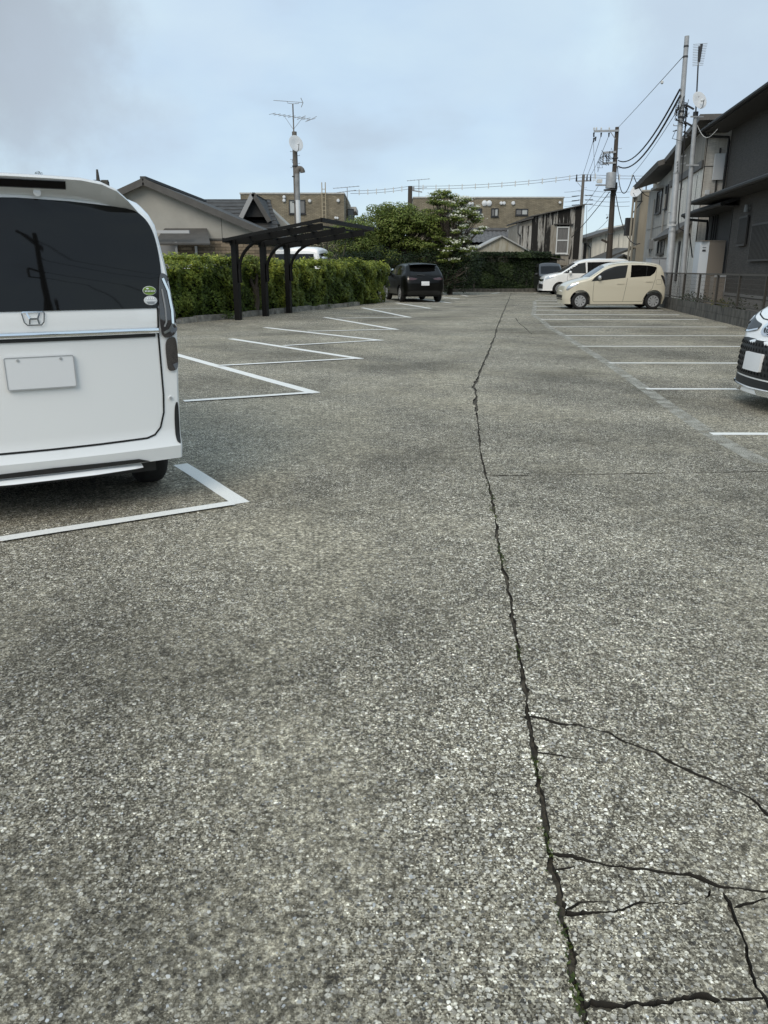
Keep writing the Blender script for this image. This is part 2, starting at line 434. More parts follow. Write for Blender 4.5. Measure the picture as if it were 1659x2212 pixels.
MT['lens_red'] = mat('red_lamp_lens', (.045, .008, .008), .1, coat=1)
MT['plate'] = mat('plate_white', (.72, .73, .74), .45)
MT['steel'] = mat('galvanised_pole', (.33, .34, .35), .5, metal=.1, var=.12, vscale=4)
MT['steel_dark'] = mat('dark_metal', (.045, .045, .048), .5, metal=.3)
MT['rustpole'] = mat('weathered_pole', (.13, .115, .10), .8, var=.35, vscale=3, stretch=(6, 6, .6))
MT['woodpole'] = mat('creosoted_pole', (.058, .046, .036), .85, var=.4, vscale=4, stretch=(8, 8, .5), bump=.4, bscale=30)
MT['dish'] = mat('dish_white', (.66, .67, .68), .45)
MT['wire'] = mat('cable_black', (.02, .02, .022), .7)
MT['wire_grey'] = mat('cable_grey', (.20, .21, .22), .7)
MT['insul'] = mat('insulator_white', (.6, .6, .58), .3)
MT['black_alu'] = mat('black_aluminium', (.006, .006, .006), .5, spec=.2)
MT['poly'] = mat('smoked_polycarbonate', (.05, .05, .05), .25, alpha=.12, spec=.5)
MT['leaf'] = leaf_mat('leaf')
MT['bark'] = mat('bark', (.075, .06, .048), .9, var=.4, vscale=8, bump=.7, bscale=25, stretch=(1, 1, .3))
MT['blockwall'] = mat('stained_concrete_block', (.085, .08, .07), .92, var=.5, vscale=3.0, bump=.5, bscale=30, stretch=(2, 2, .7))
MT['kerb'] = mat('kerb_concrete', (.20, .19, .165), .92, var=.45, vscale=5, bump=.6, bscale=25)

# ------------------------------------------------------------------ ground, car park slab with real cracks, painted lines
mb = MB(); mb.add([(-700, -300, -.045), (700, -300, -.045), (700, 1200, -.045), (-700, 1200, -.045)], [(0, 1, 2, 3)])
ground = tag(mb.build('ground', MT['earth']), kind='structure')

def crack_outline(pts, width, taper=False, jag=.35):
    """jagged closed outline of a crack; step and jag shrink close to the viewer"""
    p = [Vector((q[0], q[1])) for q in pts]
    fine = []
    for a, b in zip(p[:-1], p[1:]):
        d = max(.8, (a.length + b.length) / 2); n = max(1, int((b - a).length / (.0065 * d)))
        for i in range(n): fine.append(a.lerp(b, i / n))
    fine.append(p[-1])
    Lft, Rgt = [], []
    n = len(fine); drift = 0.0
    for i, q in enumerate(fine):
        t = (fine[min(i + 1, n - 1)] - fine[max(i - 1, 0)]).normalized(); s = Vector((-t.y, t.x))
        w = width * (.85 + .45 * math.sin(i * .37) * math.sin(i * .11 + 1)) * (1.4 if random.random() < .06 else 1)
        if taper: w *= max(.12, 1 - i / n)
        if i in (0, n - 1): w *= .15
        drift = drift * .8 + random.uniform(-1, 1) * width * jag * .9
        Lft.append(q + s * (w * random.uniform(.30, .70) + drift)); Rgt.append(q - s * (w * random.uniform(.30, .70) - drift))
    return Lft + Rgt[::-1]
def zc5(*pp):   # foreground close-up pixels
    return [G((1900 + x * .6775) * .5486, (2600 + y * .6775) * .5486) for x, y in pp]
def zc4(*pp):
    return [G((1850 + x * .7077) * .5486, (1050 + y * .7077) * .5486) for x, y in pp]
def gp(*pp):
    return [G(x, y) for x, y in pp]
main_crack = gp((1104, 633), (1098, 650), (1085, 680), (1075, 705), (1066, 735), (1053, 765), (1043, 790), (1024, 835), (1030, 890), (1038, 970), (1050, 1025), (1060, 1060), (1070, 1120), (1080, 1190), (1095, 1260), (1120, 1420), (1142, 1540), (1155, 1620), (1185, 1830), (1215, 1960), (1228, 2060), (1250, 2170), (1262, 2212), (1290, 2400))
cracks = [crack_outline(main_crack[:9], .032, jag=.25), crack_outline(main_crack[8:], .0150, jag=.25),
          crack_outline(zc5((265, 325), (330, 335), (450, 370), (560, 378), (650, 405), (740, 430), (820, 480), (900, 500), (1000, 540), (1080, 590), (1150, 620), (1230, 655), (1330, 690), (1440, 740), (1560, 800), (1620, 855), (1659, 890), (1800, 1010)), .0105),
          crack_outline(zc5((290, 535), (400, 550), (520, 570), (640, 590), (760, 602), (870, 605)), .007, True),
          crack_outline(zc5((390, 1130), (520, 1140), (610, 1165), (750, 1195), (870, 1210), (960, 1205), (1080, 1230), (1200, 1240), (1290, 1280), (1370, 1310), (1440, 1320), (1560, 1335), (1659, 1345), (1900, 1370)), .0105),
          crack_outline(zc5((410, 1218), (460, 1212), (500, 1205), (545, 1185)), .006, True),
          crack_outline(zc5((440, 1475), (520, 1480), (640, 1465), (760, 1452), (880, 1432), (960, 1422), (1100, 1412), (1200, 1405), (1290, 1390)), .014, True),
          crack_outline(zc5((1290, 1392), (1312, 1365), (1322, 1330)), .004),
          crack_outline(zc5((470, 1450), (560, 1405), (700, 1400), (820, 1420)), .006, True),
          crack_outline(zc5((1390, 1345), (1440, 1430), (1490, 1560), (1530, 1680), (1550, 1800), (1590, 1900), (1640, 1960), (1690, 2080), (1720, 2250)), .009),
          crack_outline(zc5((570, 2010), (700, 2000), (870, 2000), (1010, 1998), (1130, 1962), (1250, 1950), (1380, 1970)), .013, False, .3),
          crack_outline(zc5((1380, 1970), (1500, 1965), (1640, 1950)), .006),
          crack_outline(zc5((1460, 1440), (1540, 1415), (1659, 1390), (1800, 1370)), .007, True),
          crack_outline(zc4((105, 503), (180, 512), (260, 517), (400, 520), (500, 518), (640, 530), (770, 537)), .016, True),
          crack_outline(zc4((255, 285), (270, 310), (300, 335), (345, 375)), .016),
          crack_outline(gp((1024, 835), (985, 829), (950, 828), (905, 834)), .012, True),
          crack_outline(gp((1052, 1028), (1200, 1026), (1380, 1023), (1560, 1020), (1659, 1018), (1800, 1016)), .013, jag=.08)]
lot_outline = [Vector((-15, -4)), Vector((9, -4)), Vector((11.6, 50.2)), Vector((-15, 50.2))]
vin = [Vector((p[0], p[1])) for p in lot_outline]; fin = [[0, 1, 2, 3]]
def ccw(poly):
    a = sum(p[0] * q[1] - q[0] * p[1] for p, q in zip(poly, poly[1:] + poly[:1]))
    return poly if a > 0 else poly[::-1]
for c in cracks:
    c = ccw(c)
    b0 = len(vin); vin += c; fin.append(list(range(b0, b0 + len(c))))
cv, ce, cf, ov, oe, of = delaunay_2d_cdt(vin, [], fin, 0, 1e-6)
bm = bmesh.new()
bv = [bm.verts.new((p[0], p[1], 0)) for p in cv]
cpoly = [np.array([(p[0], p[1]) for p in c]) for c in cracks]
cbox = [(c[:, 0].min(), c[:, 0].max(), c[:, 1].min(), c[:, 1].max()) for c in cpoly]
def in_crack(x, y):
    for c, (x0, x1, y0, y1) in zip(cpoly, cbox):
        if x0 <= x <= x1 and y0 <= y <= y1:
            a, b = c, np.roll(c, -1, 0); m_ = (a[:, 1] > y) != (b[:, 1] > y)
            if not m_.any(): continue
            a, b = a[m_], b[m_]
            if ((a[:, 0] + (y - a[:, 1]) * (b[:, 0] - a[:, 0]) / (b[:, 1] - a[:, 1])) > x).sum() % 2: return True
    return False
for f in cf:
    cx_, cy_ = sum(cv[i][0] for i in f) / 3, sum(cv[i][1] for i in f) / 3
    if not in_crack(cx_, cy_):
        try: bm.faces.new([bv[i] for i in f])
        except ValueError: pass
bmesh.ops.recalc_face_normals(bm, faces=bm.faces)
if sum(f.normal.z for f in bm.faces) < 0: bmesh.ops.reverse_faces(bm, faces=bm.faces)
be = [e for e in bm.edges if e.is_boundary]
ext = bmesh.ops.extrude_edge_only(bm, edges=be)
for g in ext['geom']:
    if isinstance(g, bmesh.types.BMVert): g.co.z = -.03
    if isinstance(g, bmesh.types.BMFace): g.material_index = 1
for v in [v for v in bm.verts if not v.link_faces]: bm.verts.remove(v)
me = bpy.data.meshes.new('parking_lot'); bm.to_mesh(me); bm.free(); me.materials.append(MT['concrete']); me.materials.append(MT['crack_wall'])
lot = bpy.data.objects.new('parking_lot', me); COL.objects.link(lot); tag(lot, kind='structure')
mb = MB(); mb.add([(-15, -4, -.017), (9, -4, -.017), (11.6, 50.2, -.017), (-15, 50.2, -.017)], [(0, 1, 2, 3)])
mb.build('crack_soil', MT['soil'], lot)

def line_strip(pts, w, name='parking_line', m='line', z=.0015):
    """painted strip along a ground polyline, sides slightly uneven"""
    p = [Vector((q[0], q[1], 0)) for q in pts]; mb = MB(); vs = []
    fine = []
    for a, b in zip(p[:-1], p[1:]):
        n = max(1, int((b - a).length / .25))
        fine += [a.lerp(b, i / n) for i in range(n)]
    fine.append(p[-1]); n = len(fine)
    for i, q in enumerate(fine):
        t = (fine[min(i + 1, n - 1)] - fine[max(i - 1, 0)]).normalized(); s = Vector((-t.y, t.x, 0))
        j = random.uniform(-.003, .003)
        vs += [q + s * (w / 2 + j) + Vector((0, 0, z)), q - s * (w / 2 - j) + Vector((0, 0, z))]
    mb.add(vs, [(2 * i + 1, 2 * i + 3, 2 * i + 2, 2 * i) for i in range(n - 1)])
    return mb.build(name, MT[m], lot)
def wall_x(y):        # right-hand boundary of the car park
    return 8.29 + (y - 18.15) * .153
for (xa, ya) in [(1536, 937), (1396, 840), (1316, 784), (1258, 748), (1222, 725), (1187, 706), (1169, 690), (1153, 679.5), (1158, 670), (1155, 662), (1152, 655), (1156, 649), (1162, 645.5), (1166, 642)]:
    a = G(xa, ya); xr = min(wall_x(a.y) - .35, a.x + 4.9)
    line_strip([a, (a.x + (xr - a.x) * .5, a.y - .02), (xr, a.y - .06)], .095 if ya > 700 else .15)
line_strip([G(1650, 1000), G(1536, 939), G(1396, 842), G(1316, 786), G(1258, 750), G(1222, 727), G(1187, 707), G(1169, 691), G(1152, 680), G(1155, 665), G(1155, 650)], .14, 'faded_line', 'old_line', .0008)
DH = Vector((-math.sin(R(29)), math.cos(R(29)), 0))       # heading of the slanted bays
saw = [((0, 1168), (522, 1087), (390, 1003)), ((397, 868), (681, 849), (330, 752)), ((471, 791), (779, 775), (498, 731.7)), ((612, 747.7), (825, 735.5), (572, 707.4)), ((665, 716.5), (857.5, 712), (701, 685.3)), ((728, 688), (886, 685.7), (783, 664.8)), ((804, 667), (930.5, 666.3), (855, 654.1)), ((878, 655.5), (974, 654.5), (900, 645)), ((947, 646), (993, 645.5), (947, 641))]
for k, (e, c, f) in enumerate(saw):
    e, c, f = G(*e), G(*c), G(*f)
    wd = .10 if k == 0 else .135
    line_strip([c, f], wd); line_strip([c + (e - c).normalized() * .05, e], wd * .8, z=.0105)
for (x0, y0, x1, y1) in [(957, 638, 974, 635.5), (996, 637, 1010, 640), (1062, 634, 1080, 632), (1152, 633.5, 1159, 633)]:
    line_strip([G(x0, y0), G(x1, y1)], .12)

# pebbles worn proud of the cement close to the viewer: too many to count
def pebbles(n, ymax, name):
    V, F, Ccol = [], [], []
    for i in range(n):
        y = .75 + (ymax - .75) * random.random() ** 1.35; x = random.uniform(-.56, .56) * (y + .55)
        s = random.choice([.0025, .003, .0035, .004, .0045, .0055]) * random.uniform(.8, 1.25); a0 = random.uniform(0, 6.28); k = random.choice([5, 6, 7]); el = random.uniform(.55, 1)
        if in_crack(x, y) or in_crack(x + .006, y) or in_crack(x - .006, y) or in_crack(x, y + .006) or in_crack(x, y - .006): continue
        b = len(V); hz = random.uniform(.0004, .0012); an = random.uniform(0, 6.28)
        ring = []
        for j in range(k):
            a = a0 + 2 * PI * j / k + random.uniform(-.25, .25); r = s * random.uniform(.7, 1.15)
            dx, dy = r * math.cos(a), r * math.sin(a) * el
            ring.append((dx * math.cos(an) - dy * math.sin(an), dx * math.sin(an) + dy * math.cos(an)))
        for dx, dy in ring: V.append((x + dx, y + dy, -.001))
        for dx, dy in ring: V.append((x + dx * .72, y + dy * .72, hz))
        for j in range(k): F.append((b + j, b + (j + 1) % k, b + k + (j + 1) % k, b + k + j))
        F.append(tuple(b + k + j for j in range(k)))
        g = random.choice([.06, .10, .16, .22, .28, .33, .38, .44, .55]); t = random.choice([(1, .96, .86), (.98, 1, 1.0), (1, .98, .92)])
        Ccol += [(g * t[0], g * t[1], g * t[2], 1)] * (2 * k)
    me = bpy.data.meshes.new(name); me.from_pydata(V, [], F)
    ca = me.color_attributes.new('Col', 'FLOAT_COLOR', 'POINT'); ca.data.foreach_set('color', np.array(Ccol, dtype=np.float32).ravel())
    m = mat('pebble', (.3, .3, .3), .7); nt = m.node_tree; at = node(nt, 'ShaderNodeAttribute'); at.attribute_name = 'Col'; nt.links.new(at.outputs['Color'], nt.nodes['Principled BSDF'].inputs['Base Color'])
    me.materials.append(m)
    o = bpy.data.objects.new(name, me); COL.objects.link(o); o.parent = lot; o['kind'] = 'stuff'
    return o
pebbles(9000, 3.6, 'surface_pebbles')

# ------------------------------------------------------------------ foliage helpers
def leaf_mesh(name, P, N, size, colr, parent, m=None, kind=None, aspect=.55, jitter=.5):
    """P (n,3) positions, N (n,3) leaf normals, size (n,), colr (n,3): one folded leaf of two triangles each"""
    P = np.asarray(P, float); N = np.asarray(N, float); n = len(P)
    off = root_loc(parent) if parent is not None else Vector((0, 0, 0)); P = P - np.array(off)
    N = N + rng.normal(0, jitter, N.shape); N /= np.linalg.norm(N, axis=1)[:, None] + 1e-9
    T = rng.normal(0, 1, (n, 3)); T -= (T * N).sum(1)[:, None] * N; T /= np.linalg.norm(T, axis=1)[:, None] + 1e-9
    B = np.cross(N, T); s = np.asarray(size)[:, None]
    V = np.stack([P - T * s * .5, P + B * s * aspect * .5 - N * s * .08, P + T * s * .5, P - B * s * aspect * .5 - N * s * .08], 1).reshape(-1, 3)
    me = bpy.data.meshes.new(name); me.vertices.add(4 * n); me.vertices.foreach_set('co', V.ravel())
    me.loops.add(6 * n); me.polygons.add(2 * n)
    idx = (np.arange(n)[:, None] * 4 + np.array([0, 1, 2, 0, 2, 3])[None]).ravel()
    me.loops.foreach_set('vertex_index', idx); me.polygons.foreach_set('loop_start', np.arange(0, 6 * n, 3))
    me.update(); me.validate()
    ca = me.color_attributes.new('Col', 'FLOAT_COLOR', 'POINT')
    cc = np.concatenate([np.repeat(colr, 4, 0), np.ones((4 * n, 1))], 1).astype(np.float32)
    ca.data.foreach_set('color', cc.ravel())
    me.materials.append(m or MT['leaf'])
    o = bpy.data.objects.new(name, me); COL.objects.link(o); o.parent = parent
    if kind: o['kind'] = kind
    return o
def pick(cols, n, w=None):
    c = np.array(cols)[rng.choice(len(cols), n, p=w)]
    return np.clip(c * rng.uniform(.75, 1.25, (n, 1)), 0, 1)
def clump_points(centers, radii, per, shell=.55, flat=.6):
    """points through the volume of many clumps, denser towards each clump's surface"""
    P, N = [], []
    for c, r in zip(centers, radii):
        k = max(6, int(per * r * r)); d = rng.normal(0, 1, (k, 3)); d /= np.linalg.norm(d, axis=1)[:, None]
        rr = r * (shell + (1 - shell) * rng.random((k, 1)) ** .5); sc = np.array([1, 1, flat])
        P.append(np.array(c) + d * rr * sc); N.append(d + np.array([0, -.25, 1.0]))
    return np.concatenate(P), np.concatenate(N)

# ------------------------------------------------------------------ vehicles
def interp(pts, x):
    if x <= pts[0][0]: return pts[0][1]
    for (a, b), (c, d) in zip(pts[:-1], pts[1:]):
        if x <= c: return b + (d - b) * (x - a) / (c - a) if c > a else d
    return pts[-1][1]
def spline(pts, n=8, closed=False):
    P = [Vector((p[0], p[1])) for p in pts]; out = []; k = len(P)
    rg = range(k) if closed else range(k - 1)
    for i in rg:
        a, b, c, d = (P[(i - 1) % k], P[i], P[(i + 1) % k], P[(i + 2) % k]) if closed else (P[max(i - 1, 0)], P[i], P[i + 1], P[min(i + 2, k - 1)])
        for j in range(n):
            t = j / n
            q = .5 * ((2 * b) + (-a + c) * t + (2 * a - 5 * b + 4 * c - d) * t * t + (-a + 3 * b - 3 * c + d) * t ** 3)
            out.append((q.x, q.y))
    if not closed: out.append((P[-1].x, P[-1].y))
    return out

class Car:
    """x runs forward from the rear bumper, y to the car's left, z up"""
    def __init__(s, name, label, loc, heading, L, W, top, tumble, plan, sill, wheels, arch, lean_r, lean_f, paint, crown=.035, Rr=.10, group=None, cat='car', under=None):
        s.root = thing(name, label, cat, loc, heading, group); s.L, s.W = L, W; s.paint = paint
        tp = spline(top, 6)
        tz = lambda x: interp(tp, x)
        def bz(x):
            z = interp(under, x) if under else sill
            for wx in wheels:
                d = abs(x - wx)
                if d < arch: z = max(z, .02 + math.sqrt(max(0, arch * arch - d * d)) + .27)
            return z
        xs = set(np.linspace(0, L, 58).tolist() + [.01, .025, .045, .075, L - .01, L - .025, L - .05, L - .08])
        for wx in wheels:
            for k in range(15): xs.add(wx + arch * math.cos(PI * k / 14) * .9999)
            xs.add(wx - arch - .004); xs.add(wx + arch + .004)
        xs = sorted(x for x in xs if 0 <= x <= L)
        KS, KT = 30, 8
        fr_ = [(i / KS) ** .85 for i in range(KS + 1)]
        def section(x):
            zt, zb = tz(x), bz(x); w0 = W / 2 * interp(plan, x); r = min(Rr, (zt - .2) * .3); pts = []
            zb = min(zb, zt - .05)
            pts.append((0, zb)); pts.append((w0 * .5, zb))
            for f in fr_:
                z = zb + (zt - zb) * f; w = w0 * interp(tumble, z)
                q = z - (zt - r)
                if q > 0: w -= r * (1 - math.sqrt(max(0, 1 - (q / r) ** 2)))
                pts.append((w, z))
            we = pts[-1][0]
            for k in range(1, KT + 1):
                y = we * (1 - k / KT); pts.append((y, zt + crown * (1 - (y / max(we, .01)) ** 2)))
            return pts
        def place(x, y, z):
            fr = max(0, 1 - x / (L * .33)); ff = max(0, 1 - (L - x) / (L * .33))
            fr = fr * fr * (3 - 2 * fr); ff = ff * ff * (3 - 2 * ff)
            return (x + interp(lean_r, z) * fr - interp(lean_f, z) * ff, y, z)
        V, Fc = [], []
        secs = [section(x) for x in xs]; m = len(secs[0]); ns = len(xs)
        idx = {}
        def ring(pts, x, bulge=0):
            b = len(V)
            for (y, z) in pts: V.append(place(x, y, z))
            for (y, z) in pts[1:-1]: V.append(place(x, -y, z))
            return [b + i for i in range(m)], [b] + [b + m + i for i in range(m - 2)] + [b + m - 1]
        rings = [ring(sc, x) for sc, x in zip(secs, xs)]
        for (la, ra), (lb, rb) in zip(rings[:-1], rings[1:]):
            for i in range(m - 1):
                Fc.append((la[i], la[i + 1], lb[i + 1], lb[i])); Fc.append((ra[i + 1], ra[i], rb[i], rb[i + 1]))
        for end, x, sgn in ((0, xs[0], 1), (ns - 1, xs[-1], -1)):       # caps: side columns joined straight across in rows
            la, ra = rings[end]
            K = 10; rows = []
            for i in range(m):
                a, b_ = Vector(V[la[i]]), Vector(V[ra[i]])
                row = [la[i]]
                if la[i] != ra[i]:
                    for k in range(1, K):
                        t = k / K; p = a.lerp(b_, t); yy = 1 - (2 * t - 1) ** 2
                        p.x -= sgn * .045 * yy; V.append(tuple(p)); row.append(len(V) - 1)
                    row.append(ra[i])
                rows.append(row)
            for r0, r1 in zip(rows[:-1], rows[1:]):
                if len(r0) == len(r1):
                    for k in range(len(r0) - 1):
                        q = (r0[k], r0[k + 1], r1[k + 1], r1[k]); Fc.append(q if end == 0 else q[::-1])
                else:
                    lo = r0 if len(r0) == 1 else r1; hi = r1 if len(r0) == 1 else r0
                    for k in range(len(hi) - 1): Fc.append((lo[0], hi[k], hi[k + 1]))
        bm = bmesh.new(); bvv = [bm.verts.new(p) for p in V]
        for f in Fc:
            try: bm.faces.new([bvv[i] for i in f])
            except ValueError: pass
        bmesh.ops.remove_doubles(bm, verts=bm.verts, dist=.0008); bmesh.ops.recalc_face_normals(bm, faces=bm.faces)
        me = bpy.data.meshes.new('body'); bm.to_mesh(me); s.bvh = BVHTree.FromBMesh(bm); bm.free(); me.materials.append(paint); smooth_mesh(me, 32)
        s.body = bpy.data.objects.new('body', me); COL.objects.link(s.body); s.body.parent = s.root
    def hit(s, axis, a, b):
        if axis in ('L', 'R'):
            sg = 1 if axis == 'L' else -1; o, d = Vector((a, 3 * sg, b)), Vector((0, -sg, 0))
        elif axis == 'B': o, d = Vector((-2, a, b)), Vector((1, 0, 0))
        elif axis == 'F': o, d = Vector((s.L + 2, a, b)), Vector((-1, 0, 0))
        else: o, d = Vector((a, b, 4)), Vector((0, 0, -1))
        h = s.bvh.ray_cast(o, d)
        if h[0] is None:
            h2 = s.bvh.find_nearest(o + d * (3 - s.W / 2 if axis in 'LR' else 2)); return h2[0], d
        return h[0], d
    def patch(s, name, axis, poly, m, off=.004, parent=None, step=.05, depth=.012):
        parent = parent or s.root
        rp = []
        for a, b in zip(poly, poly[1:] + poly[:1]):
            k = max(1, int(math.hypot(b[0] - a[0], b[1] - a[1]) / (step * .8)))
            rp += [(a[0] + (b[0] - a[0]) * i / k, a[1] + (b[1] - a[1]) * i / k) for i in range(k)]
        poly = ccw(rp)
        n = len(poly); vin = [Vector((p[0], p[1])) for p in poly]
        xs = [p[0] for p in poly]; zs = [p[1] for p in poly]
        x0, x1, z0, z1 = min(xs), max(xs), min(zs), max(zs)
        for i in range(1, int((x1 - x0) / step) + 1):
            for j in range(1, int((z1 - z0) / step) + 1):
                x, z = x0 + i * step, z0 + j * step; ins = False
                for k in range(n):
                    (xa, za), (xb, zb) = poly[k], poly[(k + 1) % n]
                    if (za > z) != (zb > z) and x < (xb - xa) * (z - za) / (zb - za) + xa: ins = not ins
                if ins: vin.append(Vector((x + random.uniform(-.1, .1) * step, z)))
        cv, ce, cf, ov, oe, of = delaunay_2d_cdt(vin, [], [list(range(n))], 1, 1e-5)
        bm = bmesh.new(); vs = []
        for p in cv:
            h, d = s.hit(axis, p[0], p[1]); vs.append(bm.verts.new(h - d * off))
        for f, o_ in zip(cf, of):
            if len(o_):
                try: bm.faces.new([vs[i] for i in f])
                except ValueError: pass
        dd = s.hit(axis, cv[0][0], cv[0][1])[1]
        for f in bm.faces:
            f.normal_update()
            if f.normal.dot(dd) > 0: f.normal_flip()
        be = [e for e in bm.edges if e.is_boundary]
        ex = bmesh.ops.extrude_edge_only(bm, edges=be)
        for g in ex['geom']:
            if isinstance(g, bmesh.types.BMVert): g.co += dd * depth
        for v in [v for v in bm.verts if not v.link_faces]: bm.verts.remove(v)
        me = bpy.data.meshes.new(name); bm.to_mesh(me); bm.free(); me.materials.append(m); smooth_mesh(me, 50)
        o = bpy.data.objects.new(name, me); COL.objects.link(o); o.parent = parent
        return o
    def strip(s, name, axis, line, w, m, off=.002, parent=None, closed=False):
        pts = [Vector(p) for p in line]
        if closed: pts.append(pts[0])
        fine = []
        for a, b in zip(pts[:-1], pts[1:]):
            n = max(1, int((b - a).length / .06)); fine += [a.lerp(b, i / n) for i in range(n)]
        fine.append(pts[-1]); n = len(fine); bm = bmesh.new(); prev = None
        for i, q in enumerate(fine):
            t = (fine[min(i + 1, n - 1)] - fine[max(i - 1, 0)]).normalized(); sd_ = Vector((-t.y, t.x)) * w / 2
            pr = []
            for e in (q + sd_, q - sd_):
                h, d = s.hit(axis, e.x, e.y); pr.append(bm.verts.new(h - d * off))
            if prev:
                f = bm.faces.new((prev[0], prev[1], pr[1], pr[0])); f.normal_update()
                if f.normal.dot(d) > 0: f.normal_flip()
            prev = pr
        me = bpy.data.meshes.new(name); bm.to_mesh(me); bm.free(); me.materials.append(m)
        o = bpy.data.objects.new(name, me); COL.objects.link(o); o.parent = parent or s.root
        return o
    def mesh(s, name, mb, m, parent=None, smooth=True, sharp=40):
        return mb.build(name, m, parent or s.root, smooth=smooth, world=False, sharp=sharp)
    def wheel(s, x, y, r, w, style=('slant', 9), rim_m=None, depth=.0):
        out = 1 if y > 0 else -1
        Mx = Matrix.Translation((x, y, r))
        t = MB(); hw = w / 2
        t.lathe([(r * .64, -hw * .9), (r * .70, -hw), (r * .90, -hw), (r * .975, -hw * .78), (r, -hw * .5), (r, hw * .5), (r * .975, hw * .78), (r * .90, hw), (r * .70, hw), (r * .64, hw * .9)], 36, 'y', M=Mx)
        ty = s.mesh('wheel', t, MT['rubber'])
        q = MB(); f = out * hw
        q.lathe([(0.001, f * .55), (r * .60, f * .50), (r * .66, f * .98)] if out > 0 else [(r * .66, f * .98), (r * .60, f * .50), (0.001, f * .55)], 30, 'y', M=Mx)
        s.mesh('rim_well', q, MT['black_plastic'] if style[0] == 'slant' else MT['steel_dark'], ty)
        g = MB(); kind, n = style
        for k in range(n):
            a = 2 * PI * k / n; da = .42 if kind == 'slant' else 0.0
            r0, r1 = r * .13, r * .63; wd0 = r * (.05 if kind == 'slant' else .04); wd1 = r * (.145 if kind == 'slant' else .05)
            c0 = Vector((math.cos(a) * r0, 0, math.sin(a) * r0)); c1 = Vector((math.cos(a + da) * r1, 0, math.sin(a + da) * r1))
            tn = (c1 - c0).normalized(); sd_ = Vector((-tn.z, 0, tn.x))
            y0, y1 = f * .62, f * .97; P = []
            for yy in (y0, y1):
                for cc, wd in ((c0, wd0), (c1, wd1)):
                    for sg in (-1, 1): P.append(Vector((x, y, r)) + cc + sd_ * wd * sg + Vector((0, yy * (1.02 if cc is c0 else .98), 0)))
            g.hexa([P[0], P[1], P[3], P[2], P[4], P[5], P[7], P[6]])
        g.lathe([(r * .58, f * .90), (r * .60, f * 1.0), (r * .675, f * 1.0), (r * .69, f * .88)] if out > 0 else [(r * .69, f * .88), (r * .675, f * 1.0), (r * .60, f * 1.0), (r * .58, f * .90)], 36, 'y', M=Mx)
        g.lathe([(0.001, f * 1.06), (r * .15, f * 1.04), (r * .17, f * .8)] if out < 0 else [(r * .17, f * .8), (r * .15, f * 1.04), (0.001, f * 1.06)], 20, 'y', M=Mx)
        s.mesh('rim', g, rim_m or MT['silver'], ty)
        return ty
    def mirror(s, x, y, z, m, sz=1.0):
        q = MB(); sg = 1 if y > 0 else -1
        prof = []
        for i in range(7):
            a = PI * i / 6; prof.append((.085 * sz * math.sin(a), -.075 * sz * math.cos(a)))
        Mx = Matrix.Translation((x, y + sg * .07, z)) @ Matrix.Rotation(R(90), 4, 'Y') @ Matrix.Diagonal((.9, 1.25, .8, 1))
        q.lathe([(max(.002, a), b) for a, b in prof], 16, 'z', M=Mx)
        o = s.mesh('mirror', q, m)
        q = MB(); q.bar((x, y - sg * .04, z - .05), (x, y + sg * .04, z - .02), .05, .03); s.mesh('mirror_arm', q, MT['black_plastic'], o, smooth=False)
        return o
def mirrored(half):       # half outline (y<=0 side) given bottom centre ... top centre
    return [(y, z) for y, z in half] + [(-y, z) for y, z in half[::-1] if abs(y) > 1e-6]
def oval(cx, cz, a, b, n=24):
    return [(cx + a * math.cos(2 * PI * i / n), cz + b * math.sin(2 * PI * i / n)) for i in range(n)]
def rrect(x0, x1, z0, z1, r, n=4):
    out = []
    for cx, cz, a0 in ((x1 - r, z1 - r, 0), (x0 + r, z1 - r, 90), (x0 + r, z0 + r, 180), (x1 - r, z0 + r, 270)):
        out += [(cx + r * math.cos(R(a0 + 90 * i / n)), cz + r * math.sin(R(a0 + 90 * i / n))) for i in range(n + 1)]
    return out

